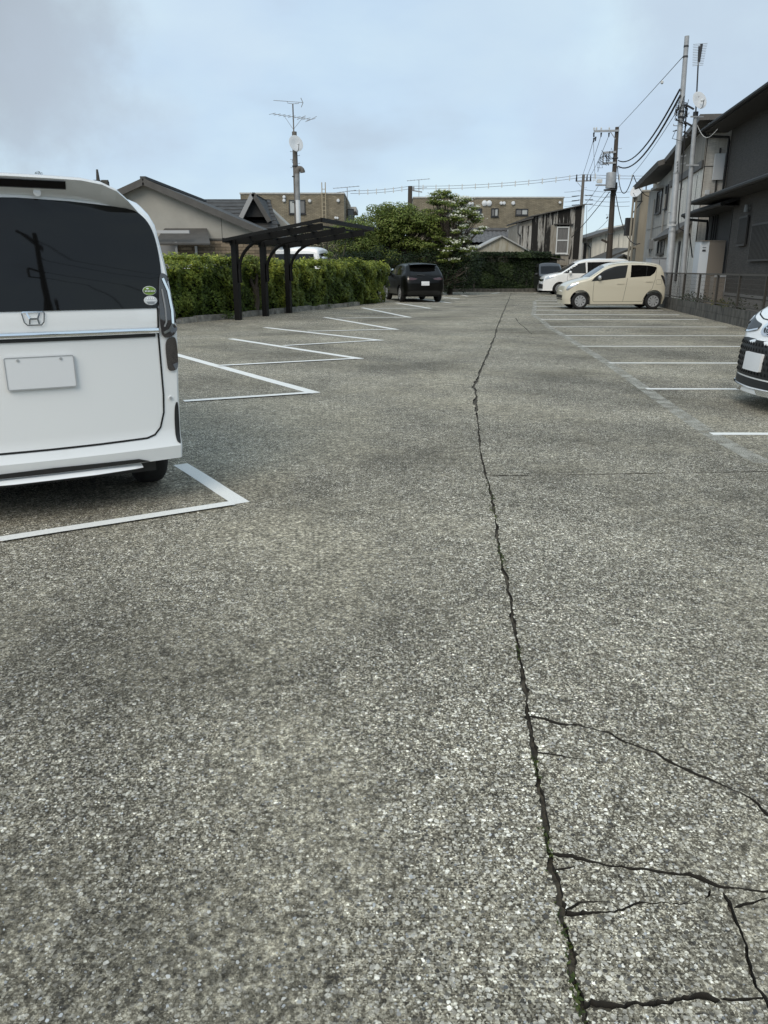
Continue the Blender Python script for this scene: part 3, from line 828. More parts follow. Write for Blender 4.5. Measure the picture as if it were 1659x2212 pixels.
# ---- white van close on the left, seen from behind
def near_van():
    corner = Vector((-1.15, 4.31, 0)); hd = R(29)                  # heading turned 29 degrees left of straight ahead
    left = Vector((-math.cos(hd), -math.sin(hd), 0))
    rear = corner + left * .70
    c = Car('parked_van', 'white boxy minivan with dark tinted rear window, nearest on the left', rear, PI / 2 + hd, 3.4, 1.46,
            [(0, 1.60), (.06, 1.645), (.2, 1.675), (.6, 1.69), (1.6, 1.69), (2.25, 1.66), (2.5, 1.55), (2.85, 1.12), (3.1, 1.04), (3.3, .93), (3.4, .72)],
            [(.2, .955), (.6, .972), (.95, .998), (1.08, .99), (1.3, .965), (1.5, .93), (1.7, .86)],
            [(0, .972), (.008, .985), (.02, .993), (.06, .998), (.2, 1), (2.9, 1), (3.2, .96), (3.4, .82)], .20, [.53, 2.95], .335,
            [(.2, 0), (.25, -.010), (.30, -.030), (.345, -.028), (.375, -.012), (.39, 0), (1.06, 0), (1.09, .008), (1.25, .035), (1.5, .095), (1.7, .15)],
            [(.3, 0), (1.7, 0)], MT['pearl'], crown=.045, Rr=.125, cat='van', under=[(0, .255), (.2, .25), (.3, .2), (3.2, .2), (3.4, .25)])
    s = lambda v: -(.70 - v)
    half = [(0, 1.083)] + spline([(s(.078), 1.083), (s(.052), 1.16), (s(.036), 1.26), (s(.036), 1.38), (s(.052), 1.48), (s(.092), 1.548), (s(.17), 1.585), (s(.45), 1.608)], 4) + [(0, 1.615)]
    g = c.patch('rear_window', 'B', mirrored(half), MT['glass'], .006, step=.06)
    for nm, zc, mt_, star in (('green_sticker', 1.172, mat('sticker_green', (.16, .26, .03), .4), 0), ('white_sticker', 1.122, mat('sticker_white', (.55, .57, .58), .4), 1)):
        cx = s(.112)
        r_ = c.patch(nm, 'B', oval(cx, zc, .036, .0235), MT['dish'], .0085, g, step=.02)
        i_ = c.patch('sticker_face', 'B', oval(cx, zc, .0335, .021), mt_, .0105, g, step=.02)
        if not star:
            c.patch('sticker_band', 'B', rrect(cx - .031, cx + .031, zc - .007, zc + .003, .002), mat('sticker_band', (.05, .08, .02), .5), .0125, g, step=.02)
            for k in range(7): c.patch('sticker_mark', 'B', rrect(cx - .027 + k * .008, cx - .0225 + k * .008, zc - .006, zc + .002, .001, 1), MT['plate'], .014, g, step=.02)
            c.patch('sticker_mark', 'B', oval(cx + .01, zc + .011, .008, .004, 10), MT['plate'], .0125, g, step=.02)
        else:
            for k in range(4):
                sx = cx - .0165 + k * .011
                c.patch('star', 'B', [(sx + (.0052 if j % 2 == 0 else .0022) * math.sin(PI * j / 5), zc + .011 + (.0052 if j % 2 == 0 else .0022) * math.cos(PI * j / 5)) for j in range(10)], MT['chrome'] if 0 else mat('star_white', (.9, .9, .9), .4), .0125, g, step=.02)
            gm = mat('sticker_print', (.12, .13, .14), .5)
            for k in range(7): c.patch('sticker_mark', 'B', rrect(cx - .026 + k * .0076, cx - .0205 + k * .0076, zc - .004, zc + .003, .0008, 1), MT['plate'], .0125, g, step=.02)
            for zz in (zc - .009, zc - .0145): c.patch('sticker_mark', 'B', rrect(cx - .024 + (zc - zz) * .4, cx + .024 - (zc - zz) * .4, zz - .001, zz + .001, .0005, 1), gm, .0125, g, step=.02)
    # roof spoiler with the high brake light
    q = MB(); prof = [(.34, 1.725), (.04, 1.722), (-.012, 1.713), (-.016, 1.702), (.030, 1.668), (.095, 1.622), (.16, 1.60), (.34, 1.62)]
    ys = [-.62, -.60, -.57, -.53, -.47, -.40, -.30, -.15, 0, .15, .30, .40, .47, .53, .57, .60, .62]; V = []; n = len(prof)
    for y in ys:
        e = abs(y) / .6; dz = -.012 * e * e - .085 * max(0, e - .5) ** 2 / .2; dx = .05 * e ** 3 + .09 * max(0, e - .78) / .25; sh = 1 - .75 * (max(0, e - .72) / .32) ** 1.5
        zc_ = 1.655
        V.append([(x + dx, y, zc_ + (z - zc_) * sh + dz) for x, z in prof])
    for a, b in zip(V[:-1], V[1:]):
        q.add(a + b, [(i, (i + 1) % n, n + (i + 1) % n, n + i) for i in range(n)])
    q.add(V[0], [tuple(range(n))]); q.add(V[-1], [tuple(range(n - 1, -1, -1))])
    sp = c.mesh('roof_spoiler', q, MT['pearl'], sharp=35)
    q = MB(); q.hexa([(.030, -.232, 1.660), (.030, .232, 1.660), (.09, .232, 1.650), (.09, -.232, 1.650), (-.010, -.228, 1.690), (-.010, .228, 1.690), (.08, .225, 1.69), (.08, -.225, 1.69)])
    c.mesh('brake_light', q, mat('brake_light_smoke', (.012, .010, .010), .35, spec=.3), sp, smooth=False)
    q = MB(); q.lathe([(.018, 0), (.018, .006), (.001, .008)], 14, 'x', M=Matrix.Translation((.06, -.10, 1.640)) @ Matrix.Rotation(PI, 4, 'Z')); c.mesh('camera_housing', q, MT['pearl'], sp)
    # lamps, chrome garnish
    for sg in (1, -1):
        f = lambda pts: [(sg * y, z) for y, z in pts]
        lamp = c.patch('tail_lamp', 'B', spline(f([(s(.035), 1.262), (s(-.004), 1.235), (s(-.022), 1.16), (s(-.027), 1.06), (s(-.026), .99), (s(.0), .945), (s(.035), .928), (s(.068), .94), (s(.075), 1.02), (s(.066), 1.14), (s(.052), 1.23)]), 5, True), MT['lens_dark'], .016, step=.04, depth=.03)
        c.strip('chrome_line', 'B', f([(s(.034), 1.235), (s(.012), 1.17), (s(.004), 1.07), (s(.006), 1.0), (s(.03), .965), (s(.06), .953)]), .013, MT['chrome'], .021, lamp)
        c.strip('lamp_guide', 'B', f([(s(.046), 1.18), (s(.040), 1.08), (s(.042), 1.01), (s(.055), .985)]), .009, mat('lamp_grey', (.25, .25, .25), .3), .020, lamp)
        c.patch('reverse_lamp', 'B', spline(f([(s(.0), .925), (s(.05), .905), (s(.055), .80), (s(.045), .75), (s(-.004), .76), (s(-.012), .84)]), 5, True), MT['lens_dark'], .010, step=.04)
        c.strip('tailgate_gap', 'B', f([(s(.078), 1.083), (s(.088), .95), (s(.088), .75), (s(.088), .62), (s(.095), .52), (s(.12), .44), (s(.155), .402), (s(.20), .388), (s(.45), .384), (0, .383)]), .010, MT['seam'], .0035)
        c.patch('reflector', 'B', spline(f([(s(.010), .562), (s(.026), .555), (s(.036), .48), (s(.038), .37), (s(.028), .345), (s(.016), .35), (s(.010), .45)]), 4, True), MT['black_plastic'], .005, step=.04)
        se = c.patch('parking_sensor', 'B', oval(s(.049) * sg, .596, .0125, .0125, 16), MT['plate'], .006, step=.03)
        c.patch('sensor_ring', 'B', oval(s(.049) * sg, .596, .0085, .0085, 14), MT['silver'], .008, se, step=.03)
    c.patch('garnish_strip', 'B', rrect(-.595, .595, .934, .953, .005), MT['black_plastic'], .007, step=.08)
    q = MB(); V = []
    for k in range(25):
        y = -.612 + 1.224 * k / 24; x0 = c.hit('B', y, .967)[0].x
        V.append([(x0 - .02 * math.sin(a) - .004, y, .967 - .0175 * math.cos(a)) for a in [PI * j / 8 for j in range(9)]])
    for a, b in zip(V[:-1], V[1:]): q.add(a + b, [(j, j + 1, 10 + j, 9 + j) for j in range(8)])
    c.mesh('chrome_garnish', q, MT['chrome'], sharp=60)
    q = c.patch('licence_plate', 'B', rrect(-.165, .165, .70, .865, .008), MT['plate'], .018, step=.1)
    c.strip('plate_rim', 'B', rrect(-.161, .161, .704, .861, .008), .004, MT['silver'], .020, q, closed=True)
    for yy in (-.10, .10): c.patch('plate_bolt', 'B', oval(yy, .848, .007, .007, 10), MT['silver'], .022, q, step=.05)
    # emblem frame on the tailgate
    c.strip('emblem', 'B', [(-.052, 1.074), (-.045, 1.03), (-.032, 1.016), (.032, 1.016), (.045, 1.03), (.052, 1.074), (.045, 1.079), (-.045, 1.079)], .006, MT['chrome'], .010, closed=True)
    for sg in (-1, 1): c.strip('emblem_bar', 'B', [(sg * .030, 1.074), (sg * .018, 1.046), (sg * .022, 1.02)], .008, MT['chrome'], .010)
    c.strip('emblem_bar', 'B', [(-.018, 1.046), (.018, 1.046)], .008, MT['chrome'], .011)
    # lower bumper: black valance and silver lip
    c.patch('valance', 'B', mirrored([(0, .259), (s(.20), .259), (s(.225), .268), (s(.26), .280), (0, .288)]), MT['black_plastic'], .010, step=.05)
    q = MB(); V = []
    for y in (-.46, -.42, -.2, 0, .2, .42, .46):
        e = abs(y) / .46; x0 = -.060 + .05 * e ** 4; h = .014 * (1 - .6 * e ** 6)
        V.append([(x0 - .02, y, .224), (x0 - .034, y, .230), (x0 - .022, y, .230 + h), (x0 + .07, y, .252)])
    for a, b in zip(V[:-1], V[1:]): q.add(a + b, [(i, (i + 1) % 4, 4 + (i + 1) % 4, 4 + i) for i in range(4)])
    q.add(V[0], [(0, 1, 2, 3)]); q.add(V[-1], [(3, 2, 1, 0)])
    c.mesh('bumper_lip', q, MT['pearl'], sharp=50)
    q = MB(); q.box(.10, 3.2, -.56, .56, .17, .26); c.mesh('underbody', q, MT['black_plastic'], smooth=False)
    # sides
    for ax in ('L', 'R'):
        c.patch('side_window', ax, rrect(.16, 1.12, 1.10, 1.53, .06), MT['glass'], .004, step=.08)
        c.patch('side_window', ax, spline([(1.18, 1.10), (1.18, 1.53), (2.1, 1.52), (2.32, 1.42), (2.5, 1.10)], 1), MT['clear_glass'], .004, step=.08)
        for x in (1.15, 2.15): c.strip('door_gap', ax, [(x, 1.5), (x, .25)], .008, MT['seam'])
    c.patch('windscreen', 'F', mirrored([(0, 1.14), (-.60, 1.14), (-.56, 1.5), (0, 1.56)]), MT['clear_glass'], .004, step=.08)
    for sg in (1, -1):
        c.wheel(.53, sg * .595, .285, .165); c.wheel(2.95, sg * .595, .285, .165)
    return c
near_van()

# ---- beige hatchback parked side-on at the right
def hatchback():
    front = G(1216, 668); p = Vector((front.x, 26.75, 0)); k = 332.0; L = 3.42
    loc = Vector((p.x + L, p.y + .70 - .0, 0))
    X = lambda px: L - (px - 175) / k * (L / 3.449); Zz = lambda py: (655 - py) / k
    q = lambda *pp: [(X(a), Zz(b)) for a, b in pp]
    top = [(0, 1.02), (.03, 1.12), (.09, 1.32), (.16, 1.42), (.35, 1.475), (.75, 1.505), (1.25, 1.52), (1.75, 1.47), (2.02, 1.39), (2.30, 1.22), (2.62, 1.02), (2.78, .975), (3.05, .90), (3.22, .83), (3.36, .72), (3.42, .58)]
    c = Car('parked_hatchback', 'beige compact hatchback parked side-on by the right fence', loc, PI, L, 1.47, top,
            [(.16, .96), (.45, .99), (.75, 1.0), (.95, .985), (1.2, .93), (1.52, .80)],
            [(0, .80), (.02, .86), (.06, .91), (.16, .96), (.4, 1), (2.7, 1), (3.05, .97), (3.25, .90), (3.36, .80), (3.42, .66)], .17, [.42, 2.87], .335,
            [(.2, .05), (.35, .0), (.6, 0), (.8, .02), (1.05, .06), (1.5, .10)], [(.2, .04), (.35, 0), (1.5, 0)], MT['cream_paint'], crown=.03, Rr=.10)
    for ax in ('R', 'L'):
        c.patch('front_side_window', ax, spline(q((468, 356), (500, 318), (540, 285), (620, 235), (740, 196), (870, 184)), 4) + q((845, 318), (600, 345)), MT['clear_glass'], .004, step=.06)
        c.patch('rear_side_window', ax, q((908, 184)) + spline(q((1000, 184), (1080, 188), (1150, 197), (1188, 212), (1165, 265), (1120, 300)), 4) + q((900, 315)), MT['glass'], .004, step=.06)
        c.strip('window_bar', ax, q((1083, 190), (1075, 302)), .012, MT['black_plastic'], .008)
        c.strip('door_gap', ax, q((497, 352), (495, 480), (500, 560), (512, 574), (700, 573), (836, 571)), .010, MT['cream_seam'], .002)
        c.strip('door_gap', ax, q((868, 322), (852, 450), (836, 571)), .010, MT['cream_seam'], .002)
        c.strip('door_gap', ax, q((1192, 200), (1180, 320), (1150, 435), (1090, 490), (1062, 545), (1055, 570), (836, 571)), .010, MT['cream_seam'], .002)
        c.strip('roof_gap', ax, q((430, 318), (520, 255), (640, 192), (760, 170), (900, 163), (1080, 166), (1190, 192)), .008, MT['cream_seam'], .002)
        for (a, b) in ((755, 375), (1073, 353)):
            h = c.patch('door_handle', ax, rrect(X(a + 76), X(a), Zz(b + 9), Zz(b - 9), .015), MT['cream_paint'], .022, step=.05, depth=.03)
        c.strip('fuel_lid_gap', ax, [(a, b) for a, b in rrect(X(1255), X(1190), Zz(388), Zz(338), .03)], .006, MT['cream_seam'], .002, closed=True)
        c.patch('tail_lamp', ax, spline(q((1240, 293), (1275, 300), (1300, 350), (1318, 415), (1300, 408), (1270, 350)), 4, True), MT['lens_dark'], .010, step=.04)
        hl = c.patch('headlamp', ax, spline(q((202, 448), (215, 410), (255, 385), (325, 364), (318, 385), (270, 415), (225, 450)), 4, True), MT['lens_clear'], .006, step=.04)
        c.patch('mud_flap', ax, q((470, 560), (498, 560), (490, 610), (472, 618)), MT['cream_paint'], .006, step=.05)
        sg = 1 if ax == 'L' else -1
        c.mirror(X(555), sg * .70, Zz(318), MT['chrome'] if 0 else MT['silver'], 1.0)
    c.patch('windscreen', 'F', mirrored([(0, 1.04), (-.60, 1.04), (-.50, 1.36), (0, 1.42)]), MT['clear_glass'], .004, step=.08)
    c.patch('rear_window', 'B', mirrored([(0, 1.05), (-.55, 1.05), (-.48, 1.36), (0, 1.4)]), MT['glass'], .004, step=.08)
    c.patch('grille', 'F', mirrored([(0, .30), (-.42, .30), (-.45, .45), (0, .47)]), MT['black_plastic'], .004, step=.08)
    u = MB(); u.box(.25, 3.2, -.58, .58, .15, .30); c.mesh('underbody', u, MT['black_plastic'], smooth=False)
    for sg in (1, -1):
        c.wheel(.42, sg * .64, .268, .16); c.wheel(2.87, sg * .64, .268, .16)
hatchback()

# ---- white minivan behind it
def far_minivan():
    fr = G(1164, 635); L = 4.6; y0 = G(1198, 636.5).y
    loc = Vector((fr.x + L, y0 + .85, 0))
    top = [(0, 1.5), (.04, 1.7), (.15, 1.77), (.6, 1.80), (1.8, 1.80), (2.5, 1.75), (2.85, 1.64), (3.35, 1.32), (3.75, 1.10), (4.1, 1.03), (4.4, .95), (4.55, .82), (4.6, .6)]
    c = Car('parked_minivan', 'glossy white minivan parked beyond the beige hatchback', loc, PI, L, 1.7, top,
            [(.2, .97), (.7, 1.0), (1.0, .985), (1.75, .85)], [(0, .9), (.05, .95), (.3, 1), (3.9, 1), (4.3, .93), (4.6, .74)], .2, [.85, 3.75], .37,
            [(.3, 0), (1, .0), (1.8, .12)], [(.3, 0), (1.8, 0)], MT['white_paint'], crown=.04, Rr=.1, cat='van')
    for ax in ('R', 'L'):
        c.patch('front_side_window', ax, [(3.62, 1.09), (3.3, 1.30), (2.95, 1.55), (2.45, 1.63), (2.40, 1.08)], MT['clear_glass'], .004, step=.08)
        c.patch('rear_side_window', ax, [(2.32, 1.08), (2.35, 1.64), (1.2, 1.66), (.35, 1.62), (.3, 1.08)], MT['glass'], .004, step=.08)
        c.strip('door_gap', ax, [(2.36, 1.05), (2.36, .3)], .012, MT['seam']); c.strip('door_gap', ax, [(3.35, 1.05), (3.38, .8), (3.28, .3)], .012, MT['seam'])
        c.patch('headlamp', ax, spline([(4.56, .86), (4.3, .96), (4.0, 1.0), (4.1, .90), (4.35, .80), (4.55, .78)], 3, True), MT['lens_clear'], .006, step=.05)
        c.patch('door_handle', ax, rrect(2.45, 2.62, .93, .965, .015), MT['white_paint'], .02, step=.05, depth=.03)
        sg = 1 if ax == 'L' else -1
        c.mirror(3.25, sg * .86, 1.12, MT['white_paint'], 1.25)
    c.patch('windscreen', 'F', mirrored([(0, 1.12), (-.72, 1.12), (-.6, 1.58), (0, 1.64)]), MT['clear_glass'], .004, step=.1)
    c.patch('grille', 'F', mirrored([(0, .3), (-.6, .3), (-.62, .52), (0, .55)]), MT['black_plastic'], .005, step=.1)
    c.patch('grille', 'F', mirrored([(0, .66), (-.7, .72), (-.7, .80), (0, .78)]), MT['chrome'], .008, step=.1)
    u = MB(); u.box(.25, 4.3, -.68, .68, .18, .34); c.mesh('underbody', u, MT['black_plastic'], smooth=False)
    for sg in (1, -1):
        c.wheel(.85, sg * .75, .315, .19, ('multi', 15)); c.wheel(3.75, sg * .75, .315, .19, ('multi', 15))
far_minivan()

# ---- black SUV at the end of the hedge
def suv():
    hd = R(12); f = Vector((-math.sin(hd), math.cos(hd), 0)); ax_c = (G(873, 652) + G(941, 651.5)) / 2
    L = 4.25; loc = ax_c - f * .80
    top = [(0, .96), (.03, 1.05), (.22, 1.22), (.45, 1.42), (.62, 1.475), (1.1, 1.51), (1.7, 1.515), (2.3, 1.45), (2.65, 1.28), (3.05, 1.06), (3.4, 1.0), (3.9, .92), (4.18, .80), (4.25, .6)]
    c = Car('parked_suv', 'black compact SUV with its rear to the aisle at the hedge end', loc, PI / 2 + hd, L, 1.76, top,
            [(.25, .94), (.55, 1.0), (.85, 1.0), (1.0, .965), (1.2, .86), (1.52, .72)],
            [(0, .78), (.02, .83), (.08, .90), (.22, .96), (.5, 1), (3.5, 1), (4.0, .92), (4.25, .74)], .30, [.82, 3.38], .40,
            [(.25, .10), (.45, .0), (.75, .0), (1.0, .06), (1.5, .12)], [(.3, 0), (1.5, 0)], MT['black_paint'], crown=.035, Rr=.10)
    c.patch('rear_window', 'B', mirrored([(0, 1.035), (-.60, 1.045), (-.565, 1.16), (-.51, 1.29), (0, 1.32)]), MT['glass'], .005, step=.07)
    q = MB(); prof = [(.75, 1.52), (.30, 1.50), (.26, 1.485), (.30, 1.45), (.75, 1.46)]
    V = [[(x + .06 * (abs(y) / .55) ** 2, y, z - .03 * (abs(y) / .55) ** 2) for x, z in prof] for y in (-.55, -.35, 0, .35, .55)]
    for a, b in zip(V[:-1], V[1:]): q.add(a + b, [(i, (i + 1) % 5, 5 + (i + 1) % 5, 5 + i) for i in range(5)])
    q.add(V[0], [(0, 1, 2, 3, 4)]); q.add(V[-1], [(4, 3, 2, 1, 0)])
    c.mesh('roof_spoiler', q, MT['black_paint'])
    q = MB(); q.hexa([(1.0, -.012, 1.53), (1.0, .012, 1.53), (1.22, .02, 1.54), (1.22, -.02, 1.54), (.98, -.004, 1.61), (.98, .004, 1.61), (1.06, .004, 1.60), (1.06, -.004, 1.60)]); c.mesh('roof_antenna', q, MT['black_paint'], smooth=False)
    c.strip('wiper', 'B', [(-.0, 1.055), (.32, 1.085)], .03, MT['black_plastic'], .02)
    c.patch('licence_plate', 'B', rrect(-.165, .165, .66, .82, .008), MT['plate'], .012, step=.1)
    c.patch('bumper_trim', 'B', mirrored([(0, .30), (-.70, .30), (-.72, .42), (-.5, .46), (0, .46)]), MT['black_plastic'], .008, step=.1)
    for sg in (1, -1):
        c.patch('tail_lamp', 'B', spline([(sg * .34, .935), (sg * .55, .97), (sg * .70, .955), (sg * .71, .89), (sg * .52, .87), (sg * .36, .90)], 3, True), MT['lens_red'], .010, step=.05)
        ax = 'L' if sg > 0 else 'R'
        c.patch('side_window', ax, [(2.75, 1.06), (2.45, 1.25), (2.15, 1.40), (1.72, 1.43), (1.70, 1.05)], MT['clear_glass'], .004, step=.08)
        c.patch('side_window', ax, [(1.62, 1.05), (1.64, 1.43), (1.2, 1.41), (.85, 1.24), (.80, 1.10), (.95, 1.06)], MT['glass'], .004, step=.08)
        c.strip('arch_trim', ax, [(.82 + .45 * math.cos(PI * k / 12), .30 + .44 * math.sin(PI * k / 12)) for k in range(13)], .06, MT['black_plastic'], .008)
        c.strip('arch_trim', ax, [(3.38 + .45 * math.cos(PI * k / 12), .30 + .44 * math.sin(PI * k / 12)) for k in range(13)], .06, MT['black_plastic'], .008)
        c.strip('door_gap', ax, [(1.66, 1.05), (1.62, .4)], .01, MT['seam'])
        c.mirror(2.6, sg * .86, 1.10, MT['black_paint'], 1.2)
        c.wheel(.82, sg * .76, .33, .21, ('multi', 10)); c.wheel(3.38, sg * .76, .33, .21, ('multi', 10))
    u = MB(); u.box(.3, 4.0, -.68, .68, .22, .36); c.mesh('underbody', u, MT['black_plastic'], smooth=False)
suv()

# ---- white car whose nose shows at the right edge
def nose_car():
    loc = Vector((3.56 + 3.7, 7.42, 0)); L = 3.7
    top = [(0, 1.3), (.05, 1.5), (.2, 1.6), (.8, 1.66), (1.6, 1.66), (2.2, 1.55), (2.6, 1.28), (2.85, 1.08), (3.1, 1.03), (3.4, .97), (3.56, .90), (3.65, .80), (3.7, .62)]
    c = Car('parked_car', 'white car nosing in at the right edge with chrome-lined headlamp and black mesh grille', loc, PI, L, 1.66, top,
            [(.14, .95), (.5, 1), (.9, .985), (1.65, .82)], [(0, .9), (.05, .95), (.3, 1), (3.0, 1), (3.2, .97), (3.35, .92), (3.48, .84), (3.58, .74), (3.66, .62), (3.7, .48)], .15, [.6, 3.0], .35,
            [(.2, 0), (1, 0), (1.6, .1)], [(.1, .02), (.16, -.02), (.24, .0), (.45, .01), (.66, .035), (.78, .05), (.95, .13), (1.2, .15)], MT['white_paint'], crown=.03, Rr=.09)
    # car's right headlamp is the far one; front patch coordinates: y positive = car's left
    for sg in (-1, 1):
        f = lambda *pp: [(sg * a, b) for a, b in pp]
        hl = c.patch('headlamp', 'F', spline(f((.20, .775), (.34, .80), (.52, .845), (.66, .90), (.735, .90), (.745, .82), (.70, .735), (.56, .70), (.38, .705), (.22, .725)), 5, True), mat('headlamp_smoke', (.014, .014, .015), .12, spec=.35) if 'headlamp_smoke' not in bpy.data.materials else bpy.data.materials['headlamp_smoke'], .008, step=.05)
        c.strip('chrome_edge', 'F', f((.20, .735), (.38, .705), (.56, .70), (.69, .735), (.742, .82)), .016, MT['chrome'], .014, hl)
        c.patch('lamp_unit', 'F', oval(sg * .55, .80, .07, .045, 16), MT['lens_clear'], .012, hl, step=.04)
        c.patch('lamp_unit', 'F', spline(f((.64, .77), (.72, .83), (.715, .86), (.63, .80)), 3, True), MT['dish'], .013, hl, step=.04)
        c.patch('lower_chrome', 'F', f((.0, .20), (.50, .21), (.72, .27), (.74, .235), (.55, .16), (0, .145)) if sg > 0 else f((.0, .20), (.50, .21), (.72, .27), (.74, .235), (.55, .16), (0, .145))[::-1], MT['chrome'], .020, step=.08, depth=.03)
    gl = c.patch('grille', 'F', mirrored([(0, .30), (-.60, .30), (-.68, .36), (-.67, .50), (-.635, .585), (-.56, .63), (-.35, .645), (0, .64)]), MT['black_plastic'], .004, step=.06)
    q = MB(); gm = mat('grille_cell', (.012, .012, .012), .6, spec=.12)
    for r_ in range(6):
        for k in range(-11, 12):
            y = k * .058 + (.029 if r_ % 2 else 0); z = .335 + r_ * .052
            if abs(y) > .62 - max(0, z - .52) * .7: continue
            h, d = c.hit('F', y, z); x = h.x + .004
            q.add([(x, y - .026, z - .012), (x, y + .026, z - .012), (x + .006, y, z + .010), (x, y, z + .028)], [(0, 1, 2), (1, 3, 2), (3, 0, 2)])
    c.mesh('grille_cells', q, gm, gl, smooth=False)
    c.patch('lower_intake', 'F', mirrored([(0, .21), (-.5, .215), (-.60, .24), (-.58, .285), (0, .285)]), MT['black_plastic'], .005, step=.08)
    c.patch('licence_plate', 'F', rrect(-.165, .165, .36, .525, .008), MT['plate'], .03, step=.1, depth=.03)
    # round three-oval badge
    def ovl(cy, cz, a, b, w): c.strip('badge', 'F', oval(cy, cz, a, b, 26), w, MT['chrome'], .018, closed=True)
    c.patch('badge_base', 'F', spline([(-.10, .80), (.10, .80), (.12, .72), (.06, .685), (-.06, .685), (-.12, .72)], 4, True), MT['chrome'], .010, step=.05)
    c.patch('badge_field', 'F', oval(0, .748, .075, .048), MT['black_plastic'], .014, step=.05)
    ovl(0, .748, .075, .050, .011); ovl(0, .748, .020, .046, .008); ovl(0, .768, .055, .018, .008)
    c.strip('bonnet_gap', 'F', [(-.60, .915), (-.45, .86), (-.25, .825), (0, .815), (.25, .825), (.45, .86), (.60, .915)], .009, MT['seam'], .003)
    for sg, ax in ((1, 'L'), (-1, 'R')):
        c.patch('side_window', ax, [(2.6, 1.06), (2.35, 1.28), (2.0, 1.45), (1.5, 1.5), (1.5, 1.04)], MT['clear_glass'], .004, step=.08)
        c.patch('side_window', ax, [(1.42, 1.04), (1.42, 1.5), (.4, 1.48), (.3, 1.05)], MT['glass'], .004, step=.08)
        c.wheel(.6, sg * .72, .30, .18); c.wheel(3.0, sg * .72, .30, .18); c.mirror(2.45, sg * .84, 1.08, MT['white_paint'], 1.1)
    c.patch('windscreen', 'F', mirrored([(0, 1.12), (-.66, 1.12), (-.56, 1.48), (0, 1.54)]), MT['clear_glass'], .004, step=.1)
    u = MB(); u.box(.25, 3.4, -.66, .66, .14, .30); c.mesh('underbody', u, MT['black_plastic'], smooth=False)
nose_car()

# ---- dark van by the ivy, and two vehicles behind the hedge
def simple_van(name, label, loc, heading, L, W, Hh, paint, slope=.55, cat='van'):
    k = Hh / 1.8
    top = [(0, 1.5 * k), (.04, 1.7 * k), (.2, 1.78 * k), (.7, 1.8 * k), (L - 1.0 - slope, 1.8 * k), (L - .85 - slope * .8, 1.72 * k), (L - .62, 1.05 * k + .06), (L - .2, .98 * k), (L - .05, .85 * k), (L, .6 * k)]
    c = Car(name, label, loc, heading, L, W, top, [(.2, .97), (.8, 1), (1.0, .985), (1.8 * k, .84)], [(0, .92), (.06, .97), (.3, 1), (L - .5, 1), (L - .1, .93), (L, .82)], .2, [.7, L - .7], .34, [(.3, 0), (1, 0), (1.8, .1)], [(.3, 0), (1.8, 0)], paint, Rr=.12, cat=cat)
    c.patch('windscreen', 'F', mirrored([(0, 1.10 * k + .05), (-W * .42, 1.10 * k + .05), (-W * .37, 1.62 * k), (0, 1.66 * k)]), MT['glass'], .005, step=.1)
    c.patch('rear_window', 'B', mirrored([(0, 1.1 * k), (-W * .42, 1.1 * k), (-W * .38, 1.6 * k), (0, 1.64 * k)]), MT['glass'], .005, step=.1)
    for sg, ax in ((1, 'L'), (-1, 'R')):
        c.patch('side_window', ax, [(L - .9, 1.08 * k), (L - 1.0 - slope * .6, 1.58 * k), (L - 1.75, 1.6 * k), (L - 1.75, 1.08 * k)], MT['glass'], .004, step=.1)
        c.patch('side_window', ax, [(L - 1.83, 1.08 * k), (L - 1.83, 1.6 * k), (.3, 1.6 * k), (.25, 1.08 * k)], MT['glass'], .004, step=.1)
        c.wheel(.7, sg * (W / 2 - .1), .29, .17); c.wheel(L - .7, sg * (W / 2 - .1), .29, .17)
        c.mirror(L - .95, sg * W / 2, 1.12 * k, MT['black_plastic'], 1.1)
    return c
simple_van('parked_van', 'dark boxy van half hidden between the ivy wall and the white minivan', Vector((A(1195, 600, 46).x, 49.2, 0)), -PI / 2, 3.3, 1.46, 1.62, MT['dark_paint'])
pv = A(655, 536, 31.0)
wv = simple_van('parked_van', 'white high-roof van standing behind the hedge and carport', Vector((pv.x + .95, 30.4, 0)), R(168), 4.4, 1.75, pv.z, MT['white_paint'], .8)
pc = A(478, 560, 26.5)
wc = simple_van('parked_car', 'white car roof just showing above the hedge left of the carport', Vector((pc.x + 1.0, 27.2, 0)), R(190), 3.4, 1.48, pc.z, MT['white_paint'], .7, cat='car')

# ------------------------------------------------------------------ carport, hedge and kerb on the left
HEDGE = [Vector(p) for p in [(-9.6, 8.8, 0), (-7.6, 13.4, 0), (-5.25, 19.3, 0), (-4.30, 21.2, 0), (-3.45, 23.6, 0), (-2.55, 26.0, 0), (-1.45, 28.3, 0), (.25, 33.0, 0)]]
def along(path, d):
    for a, b in zip(path[:-1], path[1:]):
        l = (b - a).length
        if d <= l: return a.lerp(b, d / l), (b - a).normalized()
        d -= l
    return path[-1], (path[-1] - path[-2]).normalized()
HL = sum((b - a).length for a, b in zip(HEDGE[:-1], HEDGE[1:]))
hedge = thing('hedge', 'long clipped green hedge with yellowish new growth behind the slanted bays', 'hedge', HEDGE[2])
n = 105000
def vnoise(x, seed, sc):
    """smooth value noise along the hedge"""
    t = np.random.default_rng(seed).random(4096); x = x * sc + 200; i = np.floor(x).astype(int); f = x - i; f = f * f * (3 - 2 * f)
    return t[i % 4096] * (1 - f) + t[(i + 1) % 4096] * f
def vnoise2(x, y, seed, sc):
    y = y * sc + 50; j = np.floor(y).astype(int); f = y - j; f = f * f * (3 - 2 * f)
    return vnoise(x + j * 7.31, seed, sc) * (1 - f) + vnoise(x + (j + 1) * 7.31, seed, sc) * f
dd = rng.random(n) * HL
